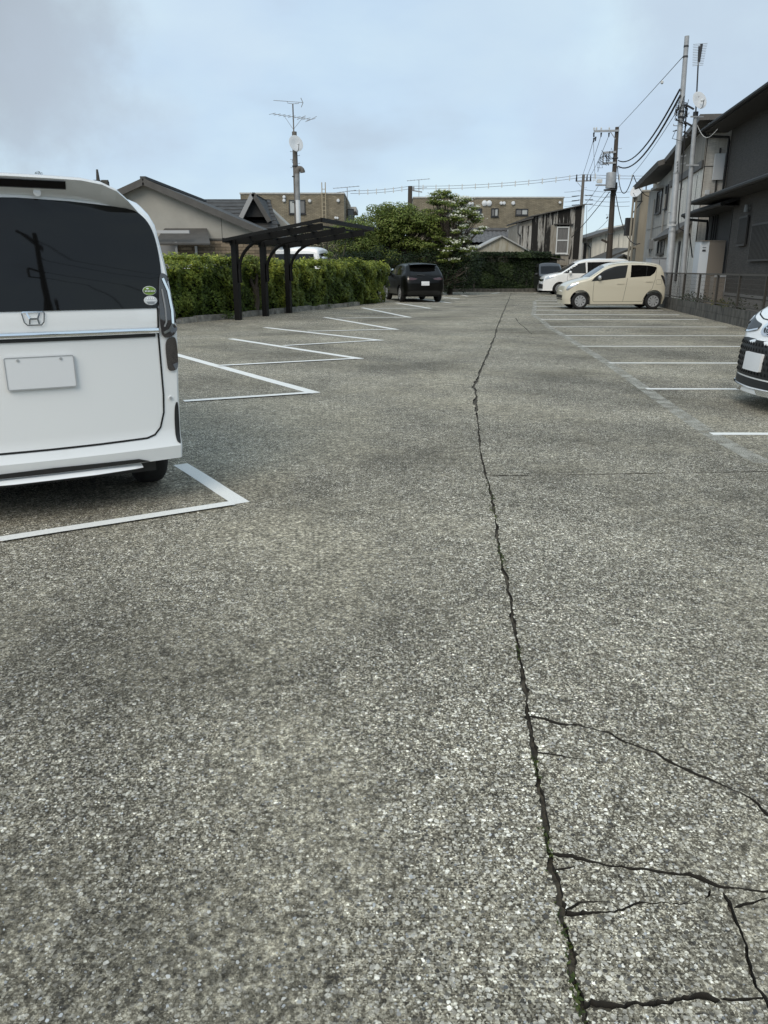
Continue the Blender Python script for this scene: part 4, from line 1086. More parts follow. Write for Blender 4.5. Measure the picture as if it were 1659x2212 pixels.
base = np.array([list(along(HEDGE, d)[0]) for d in dd]); tan = np.array([list(along(HEDGE, d)[1]) for d in dd])
nor = np.stack([tan[:, 1], -tan[:, 0], np.zeros(n)], 1)             # towards the car park
topz = 1.34 + .12 * vnoise(dd, 1, .9) + .10 * vnoise(dd, 2, 3.1) + .07 * vnoise(dd, 3, 8)
face = rng.random(n)
h = np.where(face < .60, rng.random(n) ** .8 * topz, topz + rng.normal(0, .03, n))
sprig = (face > .95); h = np.where(sprig, topz + rng.random(n) * .15, h)
lump = .30 * (vnoise2(dd, h, 4, 2.2) - .5) + .16 * (vnoise2(dd, h, 5, 5.5) - .5)
depth = np.where(face < .60, .14 + lump - rng.random(n) ** 2 * .12, -rng.random(n) * .85 + .05)
depth = depth - np.where(face < .60, np.clip((h - topz + .22), 0, 1) * .5, 0) - np.clip(.22 - h, 0, 1) * .35
P = base + nor * (depth - .22)[:, None]; P[:, 2] = h
Nn = np.where((face < .60)[:, None], nor + np.array([0, 0, .75]), nor * .25 + np.array([0, 0, 1]))
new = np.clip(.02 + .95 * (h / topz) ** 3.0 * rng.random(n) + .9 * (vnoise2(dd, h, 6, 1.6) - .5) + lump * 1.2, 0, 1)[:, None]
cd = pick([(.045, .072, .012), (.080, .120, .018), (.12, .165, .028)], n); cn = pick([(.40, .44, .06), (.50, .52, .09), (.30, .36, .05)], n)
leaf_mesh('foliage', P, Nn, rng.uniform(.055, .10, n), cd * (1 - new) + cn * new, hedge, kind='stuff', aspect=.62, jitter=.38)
mb = MB()
for k in range(int(HL / .35)):
    p, t = along(HEDGE, k * .35 + .1); nn = Vector((t.y, -t.x, 0)); q = p - nn * (.55 + random.uniform(-.15, .15))
    mb.tube([q, q + Vector((random.uniform(-.1, .1), random.uniform(-.1, .1), .6)), q + Vector((random.uniform(-.25, .25), random.uniform(-.25, .25), 1.25))], [.022, .016, .006], 5)
mb.build('stems', MT['bark'], hedge)
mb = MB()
for a, b in zip(HEDGE[:-1], HEDGE[1:]):      # solid dark filler, added inside to block light and deepen the inner shade
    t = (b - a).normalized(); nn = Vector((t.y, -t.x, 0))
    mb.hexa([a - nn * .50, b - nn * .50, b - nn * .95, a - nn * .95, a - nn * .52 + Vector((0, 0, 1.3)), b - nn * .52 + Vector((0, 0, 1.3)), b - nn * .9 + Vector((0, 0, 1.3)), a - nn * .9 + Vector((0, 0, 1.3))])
mb.build('dark_filler', mat('hedge_core', (.012, .016, .007), .95), hedge)

kerb = thing('hedge_kerb', 'row of mossy rough kerb stones at the foot of the hedge', 'kerb', HEDGE[3])
d = 8.0
while d < HL - 4:
    l = random.uniform(.5, .75); p, t = along(HEDGE, d); q, _ = along(HEDGE, d + l - .02); nn = Vector((t.y, -t.x, 0))
    hh = random.uniform(.10, .16); o0, o1 = random.uniform(.02, .06), random.uniform(.02, .06); up = Vector((0, 0, 1))
    m = MB(); m.hexa([p + nn * (o0 + .02), q + nn * (o1 + .02), q - nn * .10, p - nn * .10, p + nn * o0 + up * hh, q + nn * o1 + up * (hh + random.uniform(-.02, .02)), q - nn * .09 + up * hh, p - nn * .09 + up * hh])
    m.build('kerb_stone', MT['kerb'], kerb); d += l
weeds = tag(leaf_mesh('weeds', *(lambda k: (np.concatenate([np.array(HEDGE[3]) + np.array([c[0], c[1], 0]) + rng.normal(0, 1, (k, 3)) * np.array([.16, .16, .05]) + np.array([0, 0, .12]) for c in ((.12, .05), (2.9, 7.6), (2.2, 6.0), (3.8, 10.0))]), np.tile([0, 0, 1.], (4 * k, 1))))(260), np.full(1040, .07), pick([(.05, .09, .02), (.08, .12, .03)], 1040), None), 'low green weeds sprouting along the hedge kerb', 'weeds', kind='stuff')

def carport():
    p1, p3 = Vector((-3.86, 21.0, 0)), Vector((-2.92, 24.45, 0)); t = (p3 - p1).normalized(); out = Vector((t.y, -t.x, 0))
    r = thing('carport', 'small black cantilever carport with three posts and smoked roof panels', 'carport', p1)
    posts = [p1, p1.lerp(p3, .50), p3]; up = Vector((0, 0, 1)); zb, ze, AL = 2.00, 2.36, 2.42
    for i, p in enumerate(posts):
        m = MB(); m.bar(p, p + up * zb, .14, .17, up=t); m.build('post', MT['black_alu'], r)
        m = MB(); m.bar(p + up * (zb - .06) - out * .12, p + out * AL + up * (ze - .06), .09, .15); m.build('roof_arm', MT['black_alu'], r)
        pth = []
        for k in range(9):
            a = PI / 2 * k / 8; pth.append(p + out * (.10 + .95 * (1 - math.cos(a)) ) + up * (1.25 + .80 * math.sin(a)))
        m = MB(); m.tube(pth, .045, 8); m.build('curved_brace', MT['black_alu'], r, smooth=True)
        m = MB(); m.tube([p + out * .11 + up * .95, p + out * .10 + up * 1.28], .05, 8); m.build('brace_socket', MT['black_alu'], r)
    if True:
        m = MB(); q = posts[2] - t * .076 + up * 1.36; m.bar(q - up * .11, q + up * .11, .035, .012, up=t); m.build('reflector_tape', MT['plate'], r)
    a0, a1 = p1 - t * .50 - out * .06, p3 + t * .45 - out * .06; b0, b1 = a0 + out * (AL + .21), a1 + out * (AL + .21)
    za, zc = zb - .02, ze + .06
    A0, A1, B0, B1 = a0 + up * za, a1 + up * za, b0 + up * zc, b1 + up * zc
    for nm, u, v, w in (('roof_edge', A0, B0, .075), ('roof_edge', A1, B1, .075), ('front_beam', B0, B1, .10), ('rear_beam', A0, A1, .11)):
        m = MB(); m.bar(u, v, .06, w); m.build(nm, MT['black_alu'], r)
    for k in (1, 2, 3, 4):
        f = k / 5; m = MB(); m.bar(A0.lerp(B0, f) + up * .02, A1.lerp(B1, f) + up * .02, .04, .05); m.build('purlin', MT['black_alu'], r)
    for k in range(5):
        f0, f1 = k / 5 + .012, (k + 1) / 5 - .012
        for j in range(3):
            g0, g1 = j / 3 + .008, (j + 1) / 3 - .008
            c = [A0.lerp(B0, f).lerp(A1.lerp(B1, f), g) + up * .035 for f, g in ((f0, g0), (f1, g0), (f1, g1), (f0, g1))]
            m = MB(); m.slab(c, .005); m.build('roof_panel', MT['poly'], r)
carport()

# ------------------------------------------------------------------ windows in wall space
def window(parent, fr, u0, u1, z0, z1, frame_m, pane_m, mull=1, d=.0, rail=False, fw=.05, sill=True, depth=.07):
    """frame proud of the wall, panes set back, sill below"""
    m = MB()
    m.wbox(fr, u0, u0 + fw, d - .02, d + depth, z0, z1); m.wbox(fr, u1 - fw, u1, d - .02, d + depth, z0, z1)
    m.wbox(fr, u0 + fw, u1 - fw, d - .02, d + depth, z1 - fw, z1); m.wbox(fr, u0 + fw, u1 - fw, d - .02, d + depth, z0, z0 + fw)
    for k in range(1, mull + 1):
        u = u0 + (u1 - u0) * k / (mull + 1); m.wbox(fr, u - fw * .45, u + fw * .45, d - .02, d + depth * .8, z0 + fw, z1 - fw)
    if rail: m.wbox(fr, u0 + fw, u1 - fw, d - .02, d + depth * .75, (z0 + z1) / 2 - fw * .5, (z0 + z1) / 2 + fw * .5)
    w = m.build('window', frame_m, parent)
    for k in range(mull + 1):
        a, b = u0 + (u1 - u0) * k / (mull + 1), u0 + (u1 - u0) * (k + 1) / (mull + 1)
        pm = pane_m[k % len(pane_m)] if isinstance(pane_m, list) else pane_m
        q = MB(); q.wbox(fr, a + .01, b - .01, d - .015, d + depth * .4 + .004 * k, z0 + .01, z1 - .01); q.build('pane', pm, w)
    if sill:
        q = MB(); q.wbox(fr, u0 - .04, u1 + .04, d - .02, d + depth + .04, z0 - .05, z0 - .002); q.build('sill', frame_m, w)
    return w
MT['win_frame'] = mat('dark_bronze_frame', (.02, .02, .022), .4)
MT['win_white'] = mat('white_window_frame', (.62, .63, .62), .5)
MT['pane'] = mat('window_pane', (.03, .034, .036), .06, spec=.6)
MT['pane_curtain'] = mat('window_pane_with_curtain', (.42, .43, .42), .25, var=.12, vscale=8, stretch=(6, 6, .3))
MT['pane_blind'] = mat('window_pane_grey_curtain', (.16, .155, .15), .2, var=.25, vscale=8, stretch=(8, 8, .3))
MT['apt'] = brick_mat('brown_wave_tile', (.23, .195, .135), (.31, .265, .19), (.15, .128, .09), .30, .085, .8, .025)
MT['parapet'] = mat('parapet_cap', (.42, .41, .38), .7, var=.15)
MT['gable'] = mat('cream_stucco', (.345, .33, .295), .9, var=.08, vscale=1.2, bump=.3, bscale=60)
MT['slate'] = mat('grey_roof_slate', (.060, .060, .060), .85, var=.3, vscale=3, bump=.4, bscale=12, stretch=(1, 1, 4))
MT['fascia'] = mat('brown_fascia', (.075, .07, .064), .6, var=.15)
MT['brickpiece'] = [mat('wall_brick_%s' % 'abc'[i], c, .85, var=.2, vscale=14, bump=.4, bscale=60) for i, c in enumerate([(.20, .155, .105), (.15, .118, .082), (.24, .19, .135)])]
MT['mortar'] = mat('brick_mortar', (.075, .065, .05), .95)
MT['shutter'] = mat('grey_panel', (.20, .20, .20), .55, var=.08)

# ------------------------------------------------------------------ gabled house behind the hedge
def left_house():
    Y = 30.0
    ap = A(315, 388, Y); sl = (ap.z - 2.54) / (A(587, 500, Y).x - ap.x)          # roof pitch measured on the verge
    r = thing('gabled_house', 'single-storey house with cream gable over brown brick, left of the carport', 'house', (ap.x, Y + 4, 0))
    fr = Frame(ap.x, Y, 0); eL, eR = -3.2, 4.9
    zr = lambda u: ap.z - .14 - abs(u) * sl
    m = MB(); m.wpoly(fr, [(eL, 0), (eR - .35, 0), (eR - .35, zr(eR - .35)), (0, zr(0)), (eL, zr(eL))], -8.5, 0); m.build('wall', MT['mortar'], r)
    zb = A(400, 517, Y).z
    m = MB(); m.wpoly(fr, [(eL, zb), (eR - .35, zb), (eR - .35, max(zb + .01, zr(eR - .35) - .01)), (0, zr(0) - .01), (eL, zr(eL) - .01)], .001, .03); m.build('gable_panel', MT['gable'], r)
    m = MB(); m.wbox(fr, eL, eR - .35, .03, .05, zb - .04, zb + .03); m.build('band', MT['fascia'], r)
    m = MB(); u = A(478, 470, Y).x - ap.x; m.wbox(fr, u - .008, u + .008, .03, .034, zb + .03, zr(u) - .02); m.build('panel_joint', MT['seam'], r)
    # bricks, each its own piece, where they show over the hedge
    meshes = {}
    u0 = A(330, 540, Y).x - ap.x; row = 0; z = .95
    while z < zb - .06:
        u = u0 + (.2 if row % 2 else 0)
        while u < eR - .75:
            L_ = .42; key = (row % 2, int(u * 7) % 3)
            m = MB(); m.wbox(fr, u, u + L_ - .014, .002, .022 + random.uniform(0, .006), z, z + .098); m.build('brick', MT['brickpiece'][random.randrange(3)], r); u += L_
        z += .112; row += 1
    # main roof: two slopes, ridge running straight back
    D = 9.5
    for s_, e in ((1, eR), (-1, -eL)):
        m = MB(); m.slab([fr.P(0, .35, ap.z), fr.P(s_ * e, .35, ap.z - e * sl), fr.P(s_ * e, -D, ap.z - e * sl), fr.P(0, -D, ap.z)], .12); m.build('roof_slope', MT['slate'], r)
        m = MB(); m.bar(fr.P(0, .37, ap.z - .10), fr.P(s_ * e, .37, ap.z - e * sl - .10), .05, .22); m.build('verge_board', MT['fascia'], r)
    m = MB(); m.bar(fr.P(0, .36, ap.z + .03), fr.P(0, -D, ap.z + .03), .2, .09); m.build('ridge_cap', MT['slate'], r)
    # lean-to entrance canopy and door
    a, b = A(330, 497, Y - 1.6), A(432, 500, Y - 1.6)
    for k in range(1):
        m = MB(); m.slab([(a.x, Y - .02, 2.72), (b.x - .1, Y - .02, 2.72), (b.x + .35, Y - 1.7, 2.14), (a.x, Y - 1.7, 2.14)], .05); c = m.build('canopy_roof', MT['fascia'], r)
        m = MB(); m.bar((a.x, Y - 1.68, 2.52), (b.x - .35, Y - 1.68, 2.52), .12, .10); m.build('gutter', mat('gutter_pale', (.4, .4, .4), .4), c)
    for i in range(4):
        m = MB(); m.bar((a.x, Y - .4 - i * .4, 2.54 - i * .137), (b.x - .05 + i * .1, Y - .4 - i * .4, 2.54 - i * .137), .05, .07); m.build('canopy_rafter', mat('canopy_rafter', (.2, .19, .18), .6) if i == 0 else bpy.data.materials['canopy_rafter'], r)
    p = A(383, 560, Y - 1.55); m = MB(); m.bar((p.x, Y - 1.55, 0), (p.x, Y - 1.55, 2.2), .08, .08); m.build('canopy_post', MT['shutter'], r)
    p0, p1 = A(345, 530, Y - .1), A(383, 566, Y - .1); f2 = Frame(0, Y - .06, 0)
    m = MB(); m.wbox(f2, p0.x, p1.x, 0, .06, .2, p0.z); dr = m.build('door', MT['shutter'], r)
    for k in range(5):
        m = MB(); m.wbox(f2, p0.x + .30, p0.x + .52, .06, .075, 1.78 - k * .10 - .05, 1.78 - k * .10); m.build('louvre', MT['win_frame'], dr)
    p = A(424, 545, Y - .1); m = MB(); m.tube([(p.x, Y - .1, .1), (p.x, Y - .1, 2.1)], .045, 8); m.build('downpipe', MT['dish'], r)
    p0, p1 = A(487, 549, Y), A(502, 561, Y); window(r, fr, p0.x - ap.x, p1.x - ap.x + .1, p1.z - .1, p0.z, MT['win_frame'], MT['pane'], 0, .02)
    # cross wing behind with small front gable
    Y2 = 39.0; q0, q1, q2, q3 = A(450, 420, Y2), A(553, 419, Y2), A(583, 470, Y2), A(523, 456, Y2)
    r2 = thing('cross_gabled_house', 'grey-roofed house with a small steep dark gable behind the cream gable', 'house', (q1.x, Y2 + 2, 0))
    f2 = Frame(q1.x, Y2, 0); zt = q1.z; pk = (zt - q2.z) / (q2.x - q1.x)
    m = MB(); m.wpoly(f2, [(-8, 0), (1.2, 0), (1.2, zt - .3 - 1.2 * pk * .5), (-.0, zt - .25), (-8, zt - .25)], -6, -3.0); m.build('wall', MT['gable'], r2)
    m = MB(); m.slab([(q1.x - 8, Y2 + 3.2, zt), (q1.x + .2, Y2 + 3.2, zt), (q1.x + 1.1, Y2 - .8, zt - 1.55), (q1.x - 8, Y2 - .8, zt - 1.55)], .12); m.build('roof_slope', MT['slate'], r2)
    for i in range(8):
        f_ = i / 8; m = MB(); m.bar((q1.x - 8, Y2 + 3.2 - 4 * f_, zt - 1.55 * f_ + .012), (q1.x + .2 + .9 * f_, Y2 + 3.2 - 4 * f_, zt - 1.55 * f_ + .012), .05, .03); m.build('roof_course', MT['slate'], r2)
    gw = q2.x - q1.x
    for s_ in (-1, 1):
        m = MB(); m.slab([(q1.x, Y2 - .9, zt), (q1.x + s_ * (gw + .1), Y2 - .9, zt - (gw + .1) * pk), (q1.x + s_ * (gw + .1), Y2 + 3, zt - (gw + .1) * pk), (q1.x, Y2 + 3, zt)], .1); m.build('dormer_slope', MT['slate'], r2)
        m = MB(); m.bar((q1.x, Y2 - .93, zt - .06), (q1.x + s_ * (gw + .1), Y2 - .93, zt - .06 - (gw + .1) * pk), .05, .2); m.build('verge_board', mat('pale_verge', (.33, .33, .33), .6) if s_ < 0 else MT['fascia'], r2)
    m = MB(); m.wpoly(Frame(q1.x, Y2 - .55, 0), [(-gw + .05, zt - gw * pk), (gw - .05, zt - gw * pk), (0, zt - .18)], -.3, 0); m.build('dormer_face', mat('dark_gable', (.03, .03, .03), .8), r2)
left_house()

# ------------------------------------------------------------------ old tiled house and pine far left, above the van roof
def far_left():
    Y = 42.0; a, b = A(105, 388, Y), A(198, 390, Y)
    r = thing('tiled_house', 'dark tiled roof ridge peeping over the white van', 'house', (a.x, Y + 3, 0)); f = Frame(a.x, Y, 0); W = b.x - a.x
    m = MB(); m.wpoly(f, [(-4, 0), (W - .5, 0), (W - .5, a.z - 1.0), (-4, a.z - 1.0)], -5, 0); m.build('wall', MT['gable'], r)
    tm = mat('old_tile', (.065, .06, .052), .85, var=.3, vscale=6)
    for s_, yy in ((0, -1.0), (1, 6.0)):
        m = MB(); m.slab([(a.x - 4, Y + 2.5, a.z), (b.x, Y + 2.5, a.z), (b.x + .4, Y + yy, a.z - 1.7), (a.x - 4, Y + yy, a.z - 1.7)], .12); m.build('roof_slope', tm, r)
    m = MB(); m.bar((a.x - 4, Y + 2.5, a.z + .06), (b.x, Y + 2.5, a.z + .06), .3, .2); m.build('ridge_tiles', tm, r)
    for k in range(9):
        x = b.x - k * .42; m = MB(); m.tube([(x, Y + 2.5, a.z + .16), (x - .36, Y + 2.5, a.z + .16)], .09, 8); m.build('ridge_tile', tm, r)
    p = A(212, 390, 41); t = thing('stone_monument', 'pointed dark monument tip rising beside the tiled ridge', 'monument', (p.x, 41, 0)); zt = A(212, 366, 41).z
    m = MB(); m.hexa([(p.x - .32, 40.7, 0), (p.x + .32, 40.7, 0), (p.x + .32, 41.3, 0), (p.x - .32, 41.3, 0), (p.x - .22, 40.8, p.z - .05), (p.x + .22, 40.8, p.z - .05), (p.x + .22, 41.2, p.z - .05), (p.x - .22, 41.2, p.z - .05)]); m.build('base', tm, t)
    m = MB(); m.tube([(p.x, 41, p.z - .05), (p.x, 41, zt)], [.10, .05], 6); m.build('spire', tm, t)
    # little cloud-pruned pine
    c = A(93, 380, 46); t = thing('pine_tree', 'small twisted pine top above the white van roof', 'tree', (c.x, 46, 0))
    m = MB(); m.tube([(c.x + .2, 46, 0), (c.x, 46, 2.5), (c.x + .15, 46, c.z - .6), (c.x - .1, 46, c.z)], [.12, .10, .06, .03], 6); m.build('trunk', MT['bark'], t)
    cs = [(c.x - .22, 46, c.z + .12), (c.x + .22, 46, c.z - .12), (c.x - .30, 46, c.z - .38), (c.x + .05, 46, c.z - .40), (c.x, 46, c.z - .9), (c.x + .3, 46.1, c.z - 1.2)]
    P, N = clump_points(cs, [.22, .17, .26, .2, .4, .5], 3500, .3, .55); leaf_mesh('crown', P, N, rng.uniform(.05, .09, len(P)), pick([(.02, .035, .012), (.03, .045, .015)], len(P)), t, aspect=.25)
    for px, s_ in ((9, 1.0), (29, .8)):
        c = A(px, 383, 60); t = thing('conifer_tree', 'tiny distant conifer tip at the far left, %s of the two' % ('taller' if s_ == 1 else 'shorter'), 'tree', (c.x, 60, 0))
        m = MB(); m.tube([(c.x, 60, 0), (c.x, 60, c.z)], [.15, .03], 6); m.build('trunk', MT['bark'], t)
        k = 900; hh = rng.random(k) * 2.0; an = rng.random(k) * 6.28; rr = (.05 + hh * .25) * rng.random(k) ** .5 * s_
        P = np.stack([c.x + rr * np.cos(an), 60 + rr * np.sin(an), c.z + .3 * s_ - hh], 1)
        leaf_mesh('crown', P, np.tile([0, 0, 1.], (k, 1)), np.full(k, .13), pick([(.015, .03, .012)], k), t, aspect=.4)
far_left()

# ------------------------------------------------------------------ brown tiled apartment blocks
def vent(parent, fr, u, z, s=.12, m=None):
    q = MB(); q.lathe([(s, 0), (s, .10), (s * .7, .16), (.001, .17)], 12, 'z', M=Matrix.Translation(fr.P(u, .0, z)) @ fr.u.cross(Vector((0, 0, 1))).to_track_quat('Z', 'Y').to_matrix().to_4x4())
    q.build('vent_hood', m or MT['dish'], parent, smooth=True)
def apartments():
    Y = 62.0; a, b = A(519, 417, Y), A(743, 415, Y)
    r = thing('apartment_block', 'brown wave-tiled apartment block with roof ladder, behind the antenna pole', 'building', (a.x + 4, Y, 0)); f = Frame(0, Y, 0); zt = a.z
    m = MB(); m.box(a.x, b.x, Y, Y + 9, 0, zt - .08); m.build('wall', MT['apt'], r)
    m = MB(); m.box(a.x - .05, b.x + .05, Y - .06, Y + 9, zt - .08, zt + .03); m.build('parapet', MT['parapet'], r)
    for x0, x1, pm in ((905, 975, [MT['pane_curtain'], MT['pane_blind']]), (1090, 1200, [MT['pane_curtain'], MT['pane_blind']])):
        p, q = A((480 + x0 * .6028) * .5486, (600 + 310 * .6029) * .5486, Y), A((480 + x1 * .6028) * .5486, (600 + 402 * .6029) * .5486, Y)
        window(r, f, p.x, q.x, q.z, p.z, MT['win_frame'], pm, 1, .0, fw=.07)
    for x, y in ((1060, 293), (1060, 315), (1227, 318), (1413, 316), (1395, 428), (1408, 430)):
        p = A((480 + x * .6028) * .5486, (600 + y * .6029) * .5486, Y); vent(r, f, p.x, p.z, .13 if y < 400 else .1)
    p, q = A((480 + 1305 * .6028) * .5486, (600 + 195 * .6029) * .5486, Y - .3), A((480 + 1333 * .6028) * .5486, (600 + 437 * .6029) * .5486, Y - .3)
    m = MB()
    for x in (p.x, q.x): m.tube([(x, Y - .25, q.z), (x, Y - .25, p.z)], .035, 6)
    ld = m.build('roof_ladder', mat('ladder_tan', (.40, .34, .24), .6), r)
    for k in range(8):
        z = q.z + (zt + .25 - q.z) * k / 7; m = MB(); m.tube([(p.x, Y - .25, z), (q.x, Y - .25, z)], .022, 6); m.build('rung', ld.data.materials[0], ld)
    # stair core stepped back on the right
    c, d_ = A(745, 424, Y + 3), A(768, 428, Y + 3)
    m = MB(); m.box(b.x + .002, A(752, 430, Y + 4).x, Y + 3, Y + 9, 0, zt - .2); m.build('wall', MT['apt'], r)
    m = MB(); m.box(b.x + .3, A(770, 430, Y + 5).x, Y + 4.2, Y + 9, zt - 1.0, zt - .65); m.build('balcony_slab', MT['parapet'], r)
    m = MB(); m.box(b.x + .3, A(762, 430, Y + 5).x, Y + 5, Y + 9, 0, zt - 1.0); m.build('wall', MT['apt'], r)
    window(r, Frame(b.x + .12, Y + 2.98, 0), 0, .5, zt - 2.4, zt - .9, MT['win_frame'], MT['pane'], 0)
    # right block
    Y = 72.0; a, b = A(893, 429, Y), A(1218, 426, Y); zt = b.z
    r = thing('apartment_block', 'long brown wave-tiled apartment block behind the white-flowering tree', 'building', (a.x + 4, Y, 0)); f = Frame(0, Y, 0)
    m = MB(); m.box(a.x, b.x, Y, Y + 9, 0, zt - .08); m.build('wall', MT['apt'], r)
    m = MB(); m.box(a.x - .05, b.x + .05, Y - .06, Y + 9, zt - .08, zt + .04); m.build('parapet', MT['parapet'], r)
    z6 = lambda x, y: A((1750 + x * .3918) * .5486, (700 + y * .3917) * .5486, Y)
    for x0, y0, x1, y1, n in ((25, 320, 130, 385, 1), (300, 308, 375, 392, 1), (470, 306, 541, 392, 1), (715, 312, 838, 378, 1)):
        p, q = z6(x0, y0), z6(x1, y1); window(r, f, p.x, q.x, q.z, p.z, MT['win_frame'], [MT['pane_blind'], MT['pane_curtain']] if x0 > 400 else [MT['pane_blind'], MT['pane']], n, .0, fw=.08)
    for x, y, s_ in ((180, 262, .14), (253, 262, .13), (281, 262, .13), (402, 257, .24), (448, 257, .24), (569, 257, .15), (598, 257, .15), (690, 257, .17), (1160, 250, .12)):
        p = z6(x, y); vent(r, f, p.x, p.z, s_)
    for px, py0, py1, Y_, r_, lab in ((750, 404, 424, 66, .9, 'left'), (905, 388, 429, 76, .9, 'right')):
        p, q = A(px, py1, Y_), A(px, py0, Y_); t = thing('television_antenna', 'thin rooftop television antenna above the %s apartment block' % lab, 'antenna', p)
        m = MB(); m.tube([p - Vector((0, 0, 1)), q], .03, 6); m.build('mast', MT['steel'], t)
        for zf, w in ((1.0, 1.1), (.55, .8)):
            z = p.z + (q.z - p.z) * zf - .05; m = MB(); m.tube([(p.x - w, Y_, z - .05), (p.x + w * .9, Y_, z + .12)], .022, 6); bm_ = m.build('boom', MT['steel'], t)
            for k in range(7):
                x = p.x - w + 1.9 * w * k / 6.5; zz = z - .05 + .17 * k / 6.5; m = MB(); m.tube([(x, Y_ - .35, zz), (x + .05, Y_ + .35, zz)], .014, 5); m.build('element', MT['steel'], bm_)
apartments()

# ------------------------------------------------------------------ trees in the middle distance
def limb_tree(name, label, base, trunk_h, clumps, radii, per, cols, leaf=(.09, .16), flat=.6, shell=.35, w=None, group=None, extra=None):
    """tapered trunk, limbs reaching every clump, leaves spread through the clumps"""
    t = thing(name, label, 'tree', base, group=group); b = Vector(base)
    m = MB(); top = b + Vector((.1, .05, trunk_h))
    m.tube([b, b.lerp(top, .5) + Vector((.05, 0, 0)), top], [.16, .12, .09], 8)
    for c in clumps:
        c = Vector(c); mid = top.lerp(c, .5) + Vector((random.uniform(-.15, .15), random.uniform(-.15, .15), -.12))
        m.tube([top - Vector((0, 0, random.uniform(0, trunk_h * .3))), mid, c], [.06, .035, .012], 5)
    m.build('trunk', MT['bark'], t, smooth=True)
    P, N = clump_points(clumps, radii, per, shell, flat); k = len(P)
    leaf_mesh('crown', P, N, rng.uniform(leaf[0], leaf[1], k), pick(cols, k, w), t, aspect=.55)
    return t
def scatter(cx, cy, cz, rx, ry, rz, n, rmin, rmax, top_only=False):
    C, Q = [], []
    while len(C) < n:
        d = rng.normal(0, 1, 3); d /= np.linalg.norm(d); s_ = rng.random() ** .33
        if top_only and d[2] < -.35: continue
        p = (cx + d[0] * rx * s_, cy + d[1] * ry * s_, cz + d[2] * rz * s_)
        if p[2] < .35: continue
        C.append(p); Q.append(rng.uniform(rmin, rmax))
    return C, Q
GRN = [(.075, .105, .020), (.11, .155, .030), (.16, .205, .042), (.23, .265, .075)]
DRK = [(.010, .020, .008), (.016, .030, .010), (.024, .042, .013)]
# broad maple-like tree in the centre
C1, Q1 = scatter(.75, 43.5, 2.85, 2.75, 1.6, 1.6, 92, .38, .72)
C2, Q2 = scatter(.5, 43.4, 3.95, 2.0, 1.3, .6, 26, .35, .6)
C3, Q3 = scatter(2.7, 43.2, 3.0, 1.1, .9, 1.35, 30, .35, .6)
C2, Q2 = C2 + C3, Q2 + Q3
limb_tree('broadleaf_tree', 'broad green tree in the middle behind the black SUV', (.5, 43.6, 0), 1.9, C1 + C2, Q1 + Q2, 900, GRN, (.09, .16))
C1, Q1 = scatter(-1.6, 42.2, 2.6, 1.3, 1.2, 1.5, 44, .35, .62)
limb_tree('broadleaf_tree', 'rounder green tree beside the carport roof', (-1.5, 42.3, 0), 1.6, C1, Q1, 900, GRN, (.08, .14))
# dogwood with layered sprays and white bracts
def dogwood():
    base = (3.5, 42.6, 0); C, Q = [], []
    for k in range(34):
        z = 1.7 + 3.3 * (k / 33.0); rr = 1.45 * (1 - ((z - 2.9) / 2.35) ** 2) ** .5 if abs(z - 2.9) < 2.34 else .1
        for j in range(3):
            a = rng.random() * 6.28; r_ = rr * (.45 + .55 * rng.random()); C.append((3.25 + (z - 1.7) * .06 + r_ * math.cos(a) * 1.1, 42.6 + r_ * math.sin(a), z)); Q.append(rng.uniform(.26, .44))
    C += [(2.55, 42.3, 4.95), (2.75, 42.4, 5.1), (4.3, 42.5, 4.7), (4.05, 42.5, 4.55), (4.9, 42.4, 3.8), (4.6, 42.4, 4.0), (5.1, 42.4, 3.3), (4.8, 42.4, 3.1)]; Q += [.3, .2, .25, .3, .3, .35, .28, .35]
    C3, Q3 = scatter(3.35, 42.8, 2.7, 1.0, .7, 1.5, 34, .3, .5); nC = len(C); C, Q = C + C3, Q + Q3
    t = limb_tree('dogwood_tree', 'tree with layered sprays of white flowers right of the green tree', base, 2.2, C, Q, 1100, GRN, (.08, .14), flat=.28, shell=.2)
    P, N = [], []
    for c, q in zip(C[:nC], Q[:nC]):
        if c[0] < 3.0 and c[2] < 4.4: continue
        k = int(rng.integers(16, 46) * (1.0 if c[0] > 3.5 else .35)); d = rng.normal(0, 1, (k, 2)) * q * .5
        P.append(np.stack([c[0] + d[:, 0], c[1] + d[:, 1] - .05, np.full(k, c[2] + q * .28) + rng.normal(0, .03, k)], 1)); N.append(np.tile([0, -.35, 1.], (k, 1)))
    P, N = np.concatenate(P), np.concatenate(N); leaf_mesh('blossom', P, N, rng.uniform(.09, .15, len(P)), pick([(.66, .67, .55), (.56, .58, .45), (.74, .74, .66)], len(P)), t, aspect=.9, jitter=.3)
dogwood()
# dark evergreens under and beside them
C1, Q1 = scatter(-.6, 41.2, 1.15, 2.7, .7, 1.15, 60, .35, .6)
limb_tree('evergreen_shrub', 'dark evergreen mass under the trees behind the hedge', (-.5, 41.2, 0), .7, C1, Q1, 700, DRK, (.07, .12))
C1, Q1 = scatter(2.9, 41.9, 1.05, 2.4, .6, 1.2, 60, .35, .6)
limb_tree('evergreen_shrub', 'dark evergreen mass between the SUV and the ivy shed', (2.9, 41.9, 0), .7, C1, Q1, 700, DRK, (.07, .12))
C1, Q1 = scatter(-2.05, 31.4, 1.7, .75, .7, 1.1, 16, .3, .5)
limb_tree('evergreen_shrub', 'dark evergreen bush between the white van and the carport end', (-2.0, 31.4, 0), .7, C1, Q1, 900, DRK, (.05, .09))
C1, Q1 = scatter(A(640, 488, 45).x, 45, 2.6, .7, .6, 1.25, 12, .3, .5)
